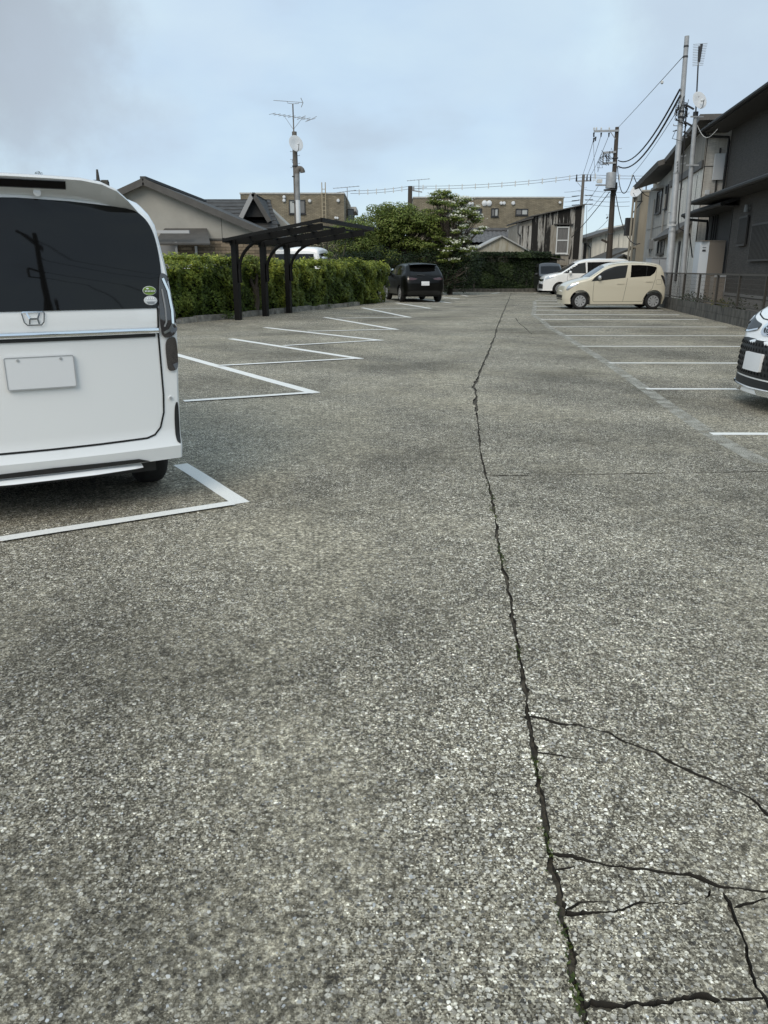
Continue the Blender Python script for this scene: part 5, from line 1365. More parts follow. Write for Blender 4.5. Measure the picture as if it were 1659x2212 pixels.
limb_tree('conifer_tree', 'small pointed evergreen at the foot of the antenna pole', (A(640, 488, 45).x, 45, 0), .9, C1, Q1, 600, DRK + [(.03, .05, .016)], (.07, .12))
C1, Q1 = scatter(A(800, 455, 58).x, 58, 3.6, 2.2, 1.0, 1.7, 20, .5, .8)
limb_tree('broadleaf_tree', 'farther tree whose ragged top shows left of the distant pole', (A(800, 455, 58).x, 58, 0), 2.0, C1, Q1, 340, GRN[:3], (.10, .18))
for px, hz, Y_, lab in ((556, 1.75, 22.8, 'tall sprig of hedge shoots between the first two carport posts'), (722, 1.85, 28.0, 'leafy shoot sticking up from the hedge beyond the carport')):
    q = A(px, 560, Y_); C1, Q1 = scatter(q.x - .25, Y_ + .3, hz - .35, .22, .2, .38, 7, .14, .22)
    limb_tree('hedge_shrub', lab, (q.x - .25, Y_ + .3, 0), .8, C1, Q1, 2500, GRN, (.05, .08))

# ------------------------------------------------------------------ ivy shed, kerb at the far end
def z6(x, y, Y): return A((1750 + x * .3918) * .5486, (700 + y * .3917) * .5486, Y)
def ivy_shed():
    Y = 48.6; ap, l, rr = z6(575, 578, Y), z6(215, 765, Y), z6(915, 765, Y)
    r = thing('garden_shed', 'low shed with pale stained gable above an ivy-covered wall', 'shed', (ap.x, Y + 2, 0)); f = Frame(0, Y, 0)
    wm = mat('stained_plaster', (.42, .405, .345), .9, col2=(.30, .27, .20), vscale=2.2, stretch=(3, 3, .5), bump=.2)
    wm2 = mat('grey_plaster', (.20, .19, .17), .95, col2=(.08, .075, .065), vscale=2.0, stretch=(3, 3, .6))
    m = MB(); m.wpoly(f, [(l.x + .1, 0), (10.4, 0), (10.4, l.z - .02), (l.x + .1, l.z - .02)], -4, 0); m.build('wall', wm2, r)
    m = MB(); m.wpoly(f, [(l.x, l.z), (rr.x, l.z), (ap.x, ap.z - .06)], -4, .06); m.build('gable', wm, r)
    vm = mat('verge_grey', (.36, .36, .35), .7)
    for e in (l, rr):
        m = MB(); m.slab([(ap.x, Y - .22, ap.z), (e.x + (e.x - ap.x) * .03, Y - .22, e.z - .03), (e.x + (e.x - ap.x) * .03, Y + 4, e.z - .03), (ap.x, Y + 4, ap.z)], .07); m.build('roof_slope', vm, r)
    m = MB(); m.box(l.x - .05, rr.x + 1.7, Y - .45, Y + .1, l.z - .10, l.z - .03); m.build('eave_board', MT['fascia'], r)
    p, q = z6(415, 785, Y), z6(615, 850, Y); m = MB(); m.wbox(f, p.x, q.x + .6, .02, .06, q.z, p.z); m.build('pale_panel', wm, r)
    m = MB(); m.wbox(f, p.x, q.x + 1.1, .02, .10, q.z - .06, q.z); m.build('batten', vm, r)
    # drooping side roof on the right
    m = MB(); a, b = z6(960, 775, Y), z6(1195, 825, Y); m.slab([(a.x, Y - .5, a.z), (b.x, Y - .5, b.z), (b.x, Y + 2, b.z + .2), (a.x, Y + 2, a.z + .2)], .06); m.build('side_roof', MT['fascia'], r)
    # ivy
    t = thing('ivy', 'dense dark ivy hanging over the shed front', 'plant', (7, Y - .2, 0))
    k = 16000; x = rng.uniform(l.x - .6, 9.9, k); z = rng.random(k) ** .9 * (l.z + .10)
    keep = np.ones(k, bool)
    for (x0, y0, x1, y1) in ((415, 785, 640, 850), (985, 850, 1100, 980), (800, 990, 825, 1080), (180, 880, 225, 1060)):
        p, q = z6(x0, y0, Y), z6(x1, y1, Y); keep &= ~((x > p.x + .03) & (x < q.x) & (z < p.z) & (z > q.z) & (rng.random(k) > .12))
    x, z = x[keep], z[keep]; k = len(x); y = Y - .12 - .16 * np.abs(np.sin(x * 2.3) * np.sin(z * 3.1 + x)) - rng.random(k) * .14 - np.where(z > l.z - .22, .3, 0)
    lt = (np.sin(x * 3.1 + 1) * np.sin(z * 2.6 + x) > .25)[:, None]
    leaf_mesh('leaves', np.stack([x, y, z], 1), np.tile([0, -1, .55], (k, 1)), rng.uniform(.07, .13, k), np.where(lt, pick([(.030, .052, .016), (.045, .07, .02)], k), pick(DRK, k)), t, aspect=.8)
    k = 2600; x = rng.uniform(8.4, 10.5, k); s_ = np.clip((x - 8.4) / 2.1, 0, 1)
    leaf_mesh('leaves', np.stack([x, Y - .5 + rng.random(k) * .8, l.z + .08 - s_ * .30 + rng.normal(0, .07, k)], 1), np.tile([0, -.4, 1.], (k, 1)), rng.uniform(.07, .13, k), pick(DRK + [(.05, .07, .022)], k), t, aspect=.8)
    m = MB()
    for i in range(9):
        xx = rng.uniform(5, 9.8); m.tube([(xx, Y - .1, 0), (xx + rng.uniform(-.3, .3), Y - .12, 1.1), (xx + rng.uniform(-.4, .4), Y - .14, 2.0)], [.025, .018, .01], 5)
    m.build('stems', MT['bark'], t)
    g = thing('ground_cover', 'low weeds along the kerb below the ivy', 'weeds', (6, 48, 0)); k = 5200
    x = rng.uniform(2.6, 10.2, k); leaf_mesh('foliage', np.stack([x, rng.uniform(48.0, 48.5, k), .12 + rng.random(k) ** 2 * .45 * (1 + .5 * np.sin(x * 2))], 1), np.tile([0, -.6, 1.], (k, 1)), rng.uniform(.06, .12, k), pick(DRK + [(.035, .06, .018), (.05, .08, .02)], k), g, kind='stuff'); g['kind'] = 'stuff'
    # yucca
    p = z6(298, 1040, 47.95); t = thing('yucca', 'spiky pale yucca at the foot of the ivy', 'plant', (p.x, 47.95, 0)); ym = mat('yucca_leaf', (.13, .17, .08), .5)
    m = MB(); m.tube([(p.x, 47.95, 0), (p.x, 47.95, p.z)], [.05, .04], 6); m.build('stem', MT['bark'], t)
    for i in range(13):
        a = 2 * PI * i / 13; e = rng.uniform(.1, 1.1); d_ = Vector((math.cos(a) * math.cos(e), math.sin(a) * math.cos(e), math.sin(e))); b0 = Vector((p.x, 47.95, p.z)); sd_ = d_.cross(Vector((0, 0, 1))).normalized() * .02; b1 = b0 + d_ * .30
        m = MB(); m.add([b0 - sd_, b0 + sd_, b0 + d_ * .16 + sd_ * 1.5 + Vector((0, 0, .01)), b1 - Vector((0, 0, .03)), b0 + d_ * .16 - sd_ * 1.5 + Vector((0, 0, .01))], [(0, 1, 2, 3, 4)]); m.build('leaf', ym, t)
    # pale big-leaved shrub and old leaning post
    p = z6(90, 870, 47.6); t = thing('big_leaved_shrub', 'light green big-leaved plant with tiers of leaves left of the ivy', 'plant', (p.x, 47.6, 0))
    m = MB(); m.tube([(p.x + .12, 47.6, 0), (p.x + .1, 47.6, 1.7)], [.03, .015], 6); m.build('stem', MT['bark'], t)
    pts = np.concatenate([np.stack([p.x + .05 + rng.normal(0, w, n_), 47.55 + rng.normal(0, .15, n_), zc + rng.normal(0, .04, n_)], 1) for zc, w, n_ in ((1.62, .26, 60), (1.50, .2, 30), (1.02, .22, 45), (.86, .16, 20))])
    leaf_mesh('leaves', pts, np.tile([0, -.5, 1.], (len(pts), 1)), rng.uniform(.14, .24, len(pts)), pick([(.055, .085, .018), (.075, .11, .026)], len(pts)), t, aspect=.7, jitter=.25)
    p, q = z6(215, 885, 48.2), z6(180, 1060, 48.2); m = MB(); m.bar((q.x, 48.2, 0), (p.x, 48.2, p.z), .16, .08)
    tag(m.build('leaning_plank', mat('pale_plank', (.24, .23, .20), .9, var=.4, vscale=5)), 'pale weathered plank leaning by the ivy wall', 'plank')
    # far kerb
    kb = thing('end_kerb', 'dark concrete kerb blocks along the far end of the car park', 'kerb', (4, 47.8, 0)); x = 1.8
    while x < 10.0:
        m = MB(); dz = random.uniform(-.012, .012); m.box(x, x + .585, 47.62 + random.uniform(-.02, .02), 47.85, -.02, .19 + dz); m.build('kerb_block', MT['blockwall'], kb); x += .60
ivy_shed()

# ------------------------------------------------------------------ tiled house behind the shed
def tiled_house():
    Y = 56.0; a, b = z6(150, 520, Y), z6(722, 512, Y); lo = z6(210, 655, Y); r = thing('tiled_house', 'house with grey wavy-tiled roof behind the pale gable shed', 'house', (a.x + 2, Y + 2, 0))
    tm = mat('grey_kawara_tile', (.115, .115, .118), .55, var=.25, vscale=5)
    m = MB(); m.box(a.x - 1, b.x + .05, Y - .1, Y + 5, 0, lo.z - .05); m.build('wall', mat('dark_board_wall', (.05, .045, .04), .85, var=.3), r)
    def wave_roof(x0, x1, y0, z0, y1, z1, nm):
        cols = int((x1 - x0) / .075); rows = int(math.hypot(y1 - y0, z1 - z0) / .24); V, F_ = [], []
        for j in range(rows + 1):
            for e in (0, 1):
                t = min(1, (j + e * .98) / rows) if j < rows else 1; lift = .03 * (1 - e)
                for i in range(cols + 1):
                    x = x0 + (x1 - x0) * i / cols; w = .028 * math.sin(2 * PI * i / 4)
                    V.append((x, y0 + (y1 - y0) * t, z0 + (z1 - z0) * t + w + lift))
        n_ = cols + 1
        for j in range(2 * rows + 1):
            for i in range(cols): F_.append((j * n_ + i, j * n_ + i + 1, (j + 1) * n_ + i + 1, (j + 1) * n_ + i))
        m = MB(); m.add(V, F_); o = m.build(nm, tm, r); o['kind'] = 'stuff'; return o
    wave_roof(a.x - 2, b.x + .1, Y - .9, lo.z, Y + 1.6, a.z - .02, 'roof_tiles')
    m = MB(); m.slab([(a.x - 2, Y + 1.6, a.z - .02), (b.x + .1, Y + 1.6, a.z - .02), (b.x + .1, Y + 5, a.z - 1), (a.x - 2, Y + 5, a.z - 1)], .1); m.build('rear_roof', tm, r)
    for z in (.0, .09):
        m = MB(); m.bar((a.x - 2, Y + 1.6, a.z + .05 + z), (b.x + .1, Y + 1.6, a.z + .05 + z), .26 - z, .085); m.build('ridge_course', tm, r)
    for k in range(8):        # verge rolls at the right-hand end
        for xo in (0, .17):
            t0, t1 = k / 8, (k + 1) / 8 + .02; m = MB(); m.tube([(b.x - .05 - xo * 1.6, Y + 1.6 - 2.5 * t0, a.z + .05 + (lo.z - a.z) * t0), (b.x - .05 - xo * 1.6, Y + 1.6 - 2.5 * t1, a.z + .03 + (lo.z - a.z) * t1)], [.075, .085], 8); m.build('verge_tile', mat('verge_tile_pale', (.25, .25, .245), .6) if 'verge_tile_pale' not in bpy.data.materials else bpy.data.materials['verge_tile_pale'], r)
    wave_roof(a.x - 2, lo.x + 2.2, Y - 2.0, lo.z - .75, Y - .3, lo.z - .22, 'lower_roof_tiles')
tiled_house()

# ------------------------------------------------------------------ rusted corrugated building
def corrugated():
    Y = 51.5; P = lambda x, y: z6(x, y, Y)
    tl, tr, bl, br = P(885, 385), P(1385, 272), P(880, 800), P(1345, 862); zb = 0.0
    r = thing('corrugated_building', 'old tall building clad in black-stained rusty corrugated iron', 'building', (tl.x + 1.5, Y + 2, 0)); f = Frame(0, Y, 0)
    m = MB(); m.wpoly(f, [(tl.x, 0), (tr.x, 0), (tr.x, tr.z - .08), (tl.x, tl.z - .06)], -6, -.06); m.build('wall', mat('backing_board', (.05, .045, .04), .9), r)  # dark backing wall behind the iron sheets
    mats = [rusty_sheet_mat('stained_iron_%s' % 'abcde'[i], i + 1, d_) for i, d_ in enumerate((.40, .47, .53, .58, .63))]
    n = 8; W = (tr.x - tl.x) / n; order = [4, 1, 3, 2, 4, 3, 1, 4]
    wx0, wx1, wz0, wz1 = P(1128, 490).x, P(1255, 490).x, P(1130, 765).z, P(1130, 492).z
    for k in range(n):
        u0, u1 = tl.x + W * k, tl.x + W * (k + 1) + .05
        ztop = lambda u: tl.z + (tr.z - tl.z) * (u - tl.x) / (tr.x - tl.x) - .05
        for row, (za, zb_) in enumerate(((0, 1.95), (1.9, 3.55), (3.5, 9))):
            segs = [(za, zb_)]
            V, F_, cnt = [], [], 28
            for i in range(cnt + 1):
                u = u0 + (u1 - u0) * i / cnt; dpt = .016 * math.sin(2 * PI * u / .076) + .008 * row + .004 * (k % 2)
                zt_ = min(zb_, ztop(u)); V += [f.P(u, dpt, za), f.P(u, dpt, zt_)]
            for i in range(cnt): F_.append((2 * i, 2 * i + 2, 2 * i + 3, 2 * i + 1))
            m = MB(); m.add(V, F_); m.build('iron_sheet', mats[order[(k + (row == 0) * 3) % 8] if row else (k % 2)], r)
    # window with canopy
    w = window(r, f, wx0, wx1, wz0, wz1, MT['win_white'], MT['pane_blind'], 0, .04, rail=True, fw=.07)
    m = MB(); q = P(1100, 482); m.wbox(f, q.x, P(1292, 470).x, .0, .22, wz1 + .12, wz1 + .17); m.build('window_canopy', MT['fascia'], r)
    bm_ = mat('bleached_board', (.33, .31, .27), .9, col2=(.20, .17, .13), vscale=3, stretch=(6, 6, .6))
    for a, b in ((P(1100, 0).x, wx0 - .01), (wx1 + .01, P(1300, 0).x)):
        m = MB(); m.wbox(f, a, b, .03, .06, wz0 - .7, wz1 + .1); m.build('bleached_panel', bm_, r)
    m = MB(); m.wbox(f, wx0 - .01, wx1 + .01, .03, .055, wz0 - .7, wz0 - .06); m.build('bleached_panel', bm_, r)
    # white flank strip on the right corner, roof edge
    m = MB(); m.wbox(f, tr.x, tr.x + .16, -6, .05, 0, tr.z + .0); m.build('corner_flank', mat('pale_flank', (.50, .49, .46), .8, var=.15, vscale=2, stretch=(4, 4, .4)), r)
    m = MB(); m.slab([(tl.x - .05, Y - .25, tl.z + .02), (tr.x + .2, Y - .25, tr.z + .06), (tr.x + .2, Y + 6, tr.z + .06), (tl.x - .05, Y + 6, tl.z + .02)], .06); m.build('roof', MT['fascia'], r)
    # lower lean-to at its left
    a, b = P(720, 440), P(885, 400); m = MB(); m.wpoly(f, [(P(765, 0).x, 0), (tl.x - .003, 0), (tl.x - .003, b.z - .10), (P(765, 0).x, a.z - .14)], -4, .0); m.build('side_wall', bm_, r)
    for k in range(5):
        u0 = P(765, 0).x + (tl.x - P(765, 0).x) * k / 5; u1 = u0 + (tl.x - P(765, 0).x) / 5 - .012; m = MB(); m.wpoly(f, [(u0, 0), (u1, 0), (u1, 3.9), (u0, 3.9)], .002, .02 + .005 * (k % 2)); m.build('board', mats[1 if k % 2 else 0], r)
    m = MB(); m.slab([(a.x, Y - .3, a.z), (b.x, Y - .3, b.z + .02), (b.x, Y + 4, b.z + .02), (a.x, Y + 4, a.z)], .08); m.build('side_roof', MT['fascia'], r)
    m = MB(); m.tube([(a.x + .1, Y - .25, a.z - .1), (a.x + .12, Y - .22, a.z - .7), (a.x + .3, Y - .05, a.z - .85), (a.x + .3, Y - .05, .5)], .05, 8); m.build('downpipe', MT['fascia'], r)
corrugated()

# ------------------------------------------------------------------ right-hand houses, fence and yard
RA = 90 - 8.5                    # wall direction along the right boundary (frame angle of faces that look left towards the lot)
def left_face(x, y):             # frame on a wall facing the car park; u runs towards the viewer
    return Frame(x, y, -(180 - RA))
MT['dark_siding'] = siding_mat('charcoal_siding', (.055, .048, .042), amt=.45, streak=.92)
MT['dark_smooth'] = siding_mat('black_siding', (.034, .032, .030), amt=.2, streak=.9)
MT['white_siding'] = siding_mat('pale_stone_siding', (.66, .62, .56), amt=.16)
MT['tan_siding'] = siding_mat('taupe_siding', (.22, .20, .17), amt=.12)
MT['grey_wall'] = siding_mat('grey_render', (.33, .315, .29), amt=.08)
MT['beige_wall'] = mat('beige_render', (.33, .30, .245), .9, col2=(.29, .262, .213), vscale=1.6, stretch=(3, 3, .5), bump=.2)
MT['far_white'] = siding_mat('cream_lap_siding', (.70, .66, .57), amt=.06)
MT['dark_roof'] = mat('black_roof', (.020, .020, .021), .6, var=.25, vscale=4)
MT['gutter'] = mat('dark_gutter', (.016, .015, .014), .6, spec=.3)
MT['grille'] = mat('dark_bronze_grille', (.045, .042, .040), .5)
def W(px, py, fr):               # where a sight line meets a wall: (u, z)
    r_ = _ray(px, py); o = fr.o; t = fr.n.dot(o) / fr.n.dot(Vector((r_[0], r_[1], 0)))
    p = Vector((r_[0] * t, r_[1] * t, 0)); return (p - o).dot(fr.u), CAM_H + r_[2] * t
def z3(x, y): return ((2500 + x * .3159) * .5486, (350 + y * .3158) * .5486)
def z4(x, y): return ((2500 + x * .3159) * .5486, (750 + y * .3158) * .5486)
def z7(x, y): return ((2250 + x / 2.143) * .5486, (100 + y / 2.143) * .5486)
def grille(parent, fr, u0, u1, z0, z1, n):
    m = MB(); m.wbox(fr, u0, u1, .03, .09, z1 - .05, z1); g = m.build('window_grille', MT['grille'], parent)
    m = MB(); m.wbox(fr, u0, u1, .03, .09, z0, z0 + .05); m.build('grille_rail', MT['grille'], g)
    for k in range(n):
        u = u0 + (u1 - u0 - .05) * k / (n - 1); m = MB(); m.wbox(fr, u, u + .045, .032, .082, z0 + .052, z1 - .052); m.build('grille_bar', MT['grille'], g)
    m = MB(); m.wbox(fr, u0 + .05, u1 - .05, .002, .02, z0 + .05, z1 - .05); m.build('pane', MT['pane'], g)
def dark_house():
    f = left_face(11.0, 26.0); r = thing('dark_house', 'charcoal two-storey house with black eaves at the right edge', 'house', (13, 22, 0))
    # u is measured towards the viewer (negative = farther)
    m = MB(); m.wbox(f, .1, 14, -7, 0, 0, 3.5); m.build('wall', MT['dark_siding'], r)
    m = MB(); m.wbox(f, -4.25, .098, -7, -.30, 0, 3.25); m.build('wall', MT['dark_smooth'], r)
    # ground-floor roofs: a low one over the recessed bay and the long one towards the viewer
    def eave(u0, u1, d_in, z_in, d_out, z_out, nm='roof'):
        m = MB(); m.slab([f.P(u0, d_in, z_in), f.P(u1, d_in, z_in), f.P(u1, d_out, z_out), f.P(u0, d_out, z_out)], .10); o = m.build(nm, MT['dark_roof'], r)
        m = MB(); m.tube([f.P(u0 - .02, d_out + .05, z_out - .07), f.P(u1, d_out + .05, z_out - .07)], .065, 8); m.build('gutter', MT['gutter'], o, smooth=True)
        m = MB(); m.slab([f.P(u0, d_out, z_out - .12), f.P(u1, d_out, z_out - .12), f.P(u1, d_in, z_out - .12), f.P(u0, d_in, z_out - .12)], .02); m.build('soffit', MT['dark_smooth'], o)
        for k in range(4):
            t_ = (k + .5) / 4; m = MB(); m.bar(f.P(u0, d_in + (d_out - d_in) * t_, z_in + (z_out - z_in) * t_ + .012), f.P(u1, d_in + (d_out - d_in) * t_, z_in + (z_out - z_in) * t_ + .012), .03, .025); m.build('roof_course', MT['dark_roof'], o)
    eave(-4.9, .7, -2.0, 4.05, .45, 3.28)
    eave(-2.2, 14, -1.6, 4.30, .75, 3.52)
    # upper storey set back
    f2 = left_face(12.2, 28.0); u_l = -2.75
    m = MB(); m.wbox(f2, u_l, 14, -7, 0, 3.3, 6.2); m.build('upper_wall', MT['dark_siding'], r)
    m = MB(); m.slab([f2.P(u_l - .75, .85, 6.28), f2.P(14, .85, 6.28), f2.P(14, -3.5, 8.0), f2.P(u_l - .75, -3.5, 8.0)], .14); o = m.build('upper_roof', MT['dark_roof'], r)
    m = MB(); m.tube([f2.P(u_l - .8, .92, 6.18), f2.P(14, .92, 6.18)], .07, 8); m.build('gutter', MT['gutter'], o, smooth=True)
    m = MB(); m.slab([f2.P(u_l - .75, .85, 6.12), f2.P(14, .85, 6.12), f2.P(14, 0, 6.12), f2.P(u_l - .75, 0, 6.12)], .02); m.build('soffit', mat('brown_soffit', (.06, .055, .05), .7), o)
    m = MB(); m.tube([f2.P(u_l - .55, .9, 6.12), f2.P(u_l - .5, .75, 5.98), f2.P(u_l + .08, .09, 5.85), f2.P(u_l + .10, .08, 5.7), f2.P(u_l + .10, .08, 4.1)], .045, 8); m.build('downpipe', MT['gutter'], r, smooth=True)
    m = MB(); m.tube([f.P(-4.6, .5, 3.15), f.P(-4.5, .4, 3.05), f.P(-3.9, -.18, 2.95), f.P(-3.85, -.2, 2.7), f.P(-3.85, -.2, .2)], .05, 8); m.build('downpipe', MT['gutter'], r, smooth=True)
    for u in (-3.4, -3.1, -2.8): m = MB(); m.tube([f.P(u, -.25, 3.1), f.P(u, -.25, .3)], .03, 6); m.build('wall_pipe', MT['gutter'], r)
    m = MB(); m.wbox(f, -3.75, -3.2, -.29, -.10, 1.45, 2.0); mb_ = m.build('meter_box', MT['steel_dark'], r)
    # barred windows, lamp, skirting
    (ua, za), (ub, zb) = W(*z4(1340, 330), f), W(*z4(1440, 680), f); grille(r, f, ua, ua + .85, 1.95, za, 9)
    (ua, za) = W(*z4(1500, 430), f); grille(r, f, ua, ua + 1.9, 1.50, za + .02, 17)
    u, z = W(*z4(1438, 222), f); m = MB(); m.lathe([(.001, .10), (.06, .10), (.075, -.10), (.001, -.10)], 12, 'z', M=Matrix.Translation(f.P(u, .1, z))); m.wbox(f, u - .03, u + .03, .0, .06, z - .04, z + .04); m.build('wall_lamp', MT['shutter'], r, smooth=True)
    m = MB(); m.wbox(f, .12, 14, .0, .035, .50, .58); m.build('drip_rail', mat('drip_rail', (.22, .21, .2), .5), r)
    m = MB(); m.wbox(f, .12, 14, .0, .03, -.03, .46); m.build('plinth', mat('ribbed_plinth', (.21, .19, .17), .9, var=.15, vscale=10, stretch=(6, 6, .2)), r)
    m = MB(); m.wbox(f, -.02, .05, -.2, .012, .0, 3.3); m.build('corner_trim', MT['dark_smooth'], r)
dark_house()

def tank():
    q = z4(880, 630); f = left_face(10.35, 26.6); r = thing('water_heater_tank', 'tall beige water heater tank with white front behind the mesh fence', 'tank', f.P(-.4, -.3, 0))
    Yt = 27.0; a, b, c = A(1518, 521, Yt), A(1533, 521, Yt), A(1576, 520, Yt - .3); zt = a.z
    tm = mat('taupe_enamel', (.30, .26, .22), .45); wm = mat('white_enamel', (.62, .64, .66), .4)
    m = MB(); m.box(b.x, c.x, Yt - .02, Yt + .62, .12, zt); m.build('tank_body', tm, r)
    m = MB(); m.hexa([(a.x, Yt + .15, .12), (b.x - .002, Yt - .02, .12), (b.x - .002, Yt + .62, .12), (a.x, Yt + .62, .12), (a.x, Yt + .15, zt), (b.x - .002, Yt - .02, zt), (b.x - .002, Yt + .62, zt), (a.x, Yt + .62, zt)]); w = m.build('front_cover', wm, r)
    m = MB(); m.box(a.x - .02, c.x + .01, Yt - .04, Yt + .64, zt, zt + .025); m.build('lid', tm, r)
    for zc, h in ((zt - .32, .06), (zt - .20, .012)):
        m = MB(); m.hexa([(a.x + .06, Yt + .078, zc), (a.x + .14, Yt + .020, zc), (a.x + .14, Yt + .10, zc), (a.x + .06, Yt + .14, zc), (a.x + .06, Yt + .078, zc + h), (a.x + .14, Yt + .020, zc + h), (a.x + .14, Yt + .10, zc + h), (a.x + .06, Yt + .14, zc + h)]); m.build('control_label', MT['steel_dark'], w)
    for x in (a.x + .08, c.x - .08):
        for y in (Yt + .2, Yt + .55): m = MB(); m.box(x - .03, x + .03, y - .03, y + .03, -.03, .12); m.build('leg', MT['steel'], r)
    p = A(1556, 612, 25.8); t = thing('outdoor_unit', 'small white-framed outdoor unit beside the tank behind the fence', 'appliance', (p.x, 25.9, 0))
    m = MB(); m.box(p.x - .22, p.x + .14, 25.8, 26.1, .05, p.z + .22); m.build('casing', tm, t)
    m = MB(); m.box(p.x + .145, p.x + .20, 25.78, 26.1, .05, p.z + .25); m.box(p.x - .22, p.x + .143, 25.78, 25.797, p.z + .19, p.z + .25); m.build('frame', wm, t)
tank()

def pale_house():
    f = left_face(12.0, 31.4); r = thing('pale_house', 'two-storey pale stone-clad house with taupe gable band behind the steel pole', 'house', (14, 34, 0))
    k = 6.0
    m = MB(); m.wpoly(f, [(-k, 0), (0, 0), (0, 6.45), (-k, 5.75)], -6.5, 0); m.build('wall', MT['white_siding'], r)
    m = MB(); m.wpoly(f, [(-k, 5.05), (-.02, 5.15), (-.02, 6.35), (-k, 5.72)], .003, .03); m.build('gable_cladding', MT['tan_siding'], r)
    m = MB(); m.wpoly(f, [(-k, 4.78), (-.02, 4.92), (-.02, 5.18), (-k, 5.04)], .003, .09); m.build('band', MT['fascia'], r)
    m = MB(); m.slab([f.P(-k - .4, .4, 5.95), f.P(.25, .4, 6.70), f.P(.25, -7, 6.70), f.P(-k - .4, -7, 5.95)], .2); m.build('roof', MT['fascia'], r)
    g = Frame(f.P(0, 0, 0).x, f.P(0, 0, 0).y, 8.5 - 17)      # side facing the viewer
    g = Frame(f.P(0, 0, 0).x, f.P(0, 0, 0).y, -8.5)
    for u in (.02, 1.0, 2.0): m = MB(); m.wbox(g, u - .012, u + .012, .0, .01, 0, 6.4); m.build('panel_joint', MT['seam'], r)
    for u in (-.9, -2.2, -3.6, -4.9): m = MB(); m.wbox(f, u - .012, u + .012, .0, .01, 0, 4.75); m.build('panel_joint', MT['seam'], r)
    m = MB(); m.wbox(g, 0, 4, .0, .012, 4.95, 4.975); m.build('panel_joint', MT['seam'], r)
    p = A(*z3(1055, 970), f.P(0, 0, 0).y - .2); m = MB(); u = p.x - f.P(0, 0, 0).x; m.wbox(g, u - .18, u + .18, .05, .16, p.z - .45, p.z + .45); m.build('meter_cover', MT['plate'], r)
    m = MB(); m.wbox(g, u - .03, u + .03, .0, .05, p.z - 1.4, p.z + .65); m.build('conduit', MT['fascia'], r)
    p = A(*z3(920, 1285), f.P(0, 0, 0).y - .2); m = MB(); u = p.x - f.P(0, 0, 0).x; m.wbox(g, u - .07, u + .07, 0, .12, p.z - .08, p.z + .08); m.build('vent_hood', MT['dish'], r)
    m = MB(); m.slab([f.P(-k, .02, 3.05), f.P(-.9, .02, 3.2), f.P(-.9, .55, 2.75), f.P(-k, .55, 2.6)], .14); m.build('porch_roof', MT['fascia'], r)
    m = MB(); m.wbox(f, -2.9, -2.6, .0, .05, .8, 2.4); m.build('slit_window', MT['win_frame'], r)
pale_house()

def grey_house():
    f = left_face(13.0, 37.8); r = thing('grey_house', 'grey rendered two-storey house with dark sloping eave between pale house and beige building', 'house', (15, 40, 0))
    (uL, zL), (uR, zR) = W(*z7(665, 1400), f), W(*z7(860, 1195), f)
    m = MB(); m.wpoly(f, [(uL - .2, 0), (.4, 0), (.4, 5.6), (uL - .2, 5.1)], -6, 0); m.build('wall', MT['grey_wall'], r)
    m = MB(); m.slab([f.P(uL - .7, .75, zL + .35), f.P(.6, .75, zL + .75), f.P(.6, -4, zL + 2.2), f.P(uL - .7, -4, zL + 1.8)], .22); m.build('roof', MT['fascia'], r)
    def win(x0, y0, x1, y1, n, hood, gr=False):
        (u0, z1), (u1, _) = W(*z7(x0, y0), f), W(*z7(x1, y0), f); _, z0 = W(*z7((x0 + x1) / 2, y1), f)
        w = window(r, f, u0, u1, z0, z1, MT['win_frame'], [MT['pane'], MT['pane_blind']], n, 0)
        if hood: m = MB(); m.wbox(f, u0 - .15, u1 + .15, 0, .35, z1 + .03, z1 + .14); m.build('window_hood', MT['grey_wall'], w)
    win(735, 1400, 775, 1580, 1, True); win(808, 1350, 828, 1540, 0, False); win(740, 1820, 800, 1929, 1, True)
    _, z = W(*z7(750, 1690), f); m = MB(); m.wbox(f, uL, .4, 0, .03, z - .03, z + .05); m.build('string_course', MT['grey_wall'], r)
    u, z = W(*z7(685, 1850), f); m = MB(); m.wbox(f, u - .25, u + .15, 0, .2, z - .2, z + .25); m.build('meter_box', MT['shutter'], r)
    for x in (700, 790): u, _ = W(*z7(x, 1600), f); m = MB(); m.tube([f.P(u, .07, .2), f.P(u, .07, 4.6)], .04, 6); m.build('downpipe', MT['grey_wall'], r)
    # pale storage panel in front of it
    a, b = A(1408, 558, 31.5), A(1443, 556, 31.5); t = thing('metal_locker', 'pale blue-grey metal locker standing behind the hatchback', 'locker', (a.x, 31.5, 0))
    m = MB(); m.box(a.x, b.x, 31.5, 32.2, 0, a.z); m.build('locker_body', mat('pale_blue_enamel', (.40, .42, .45), .45), t)
    m = MB(); m.box(a.x - .02, b.x + .02, 31.47, 32.22, a.z, a.z + .03); m.build('locker_top', MT['steel'], t)
    m = MB(); m.box((a.x + b.x) / 2 - .006, (a.x + b.x) / 2 + .006, 31.493, 31.499, .1, a.z - .05); m.build('door_gap', MT['seam'], t)
grey_house()

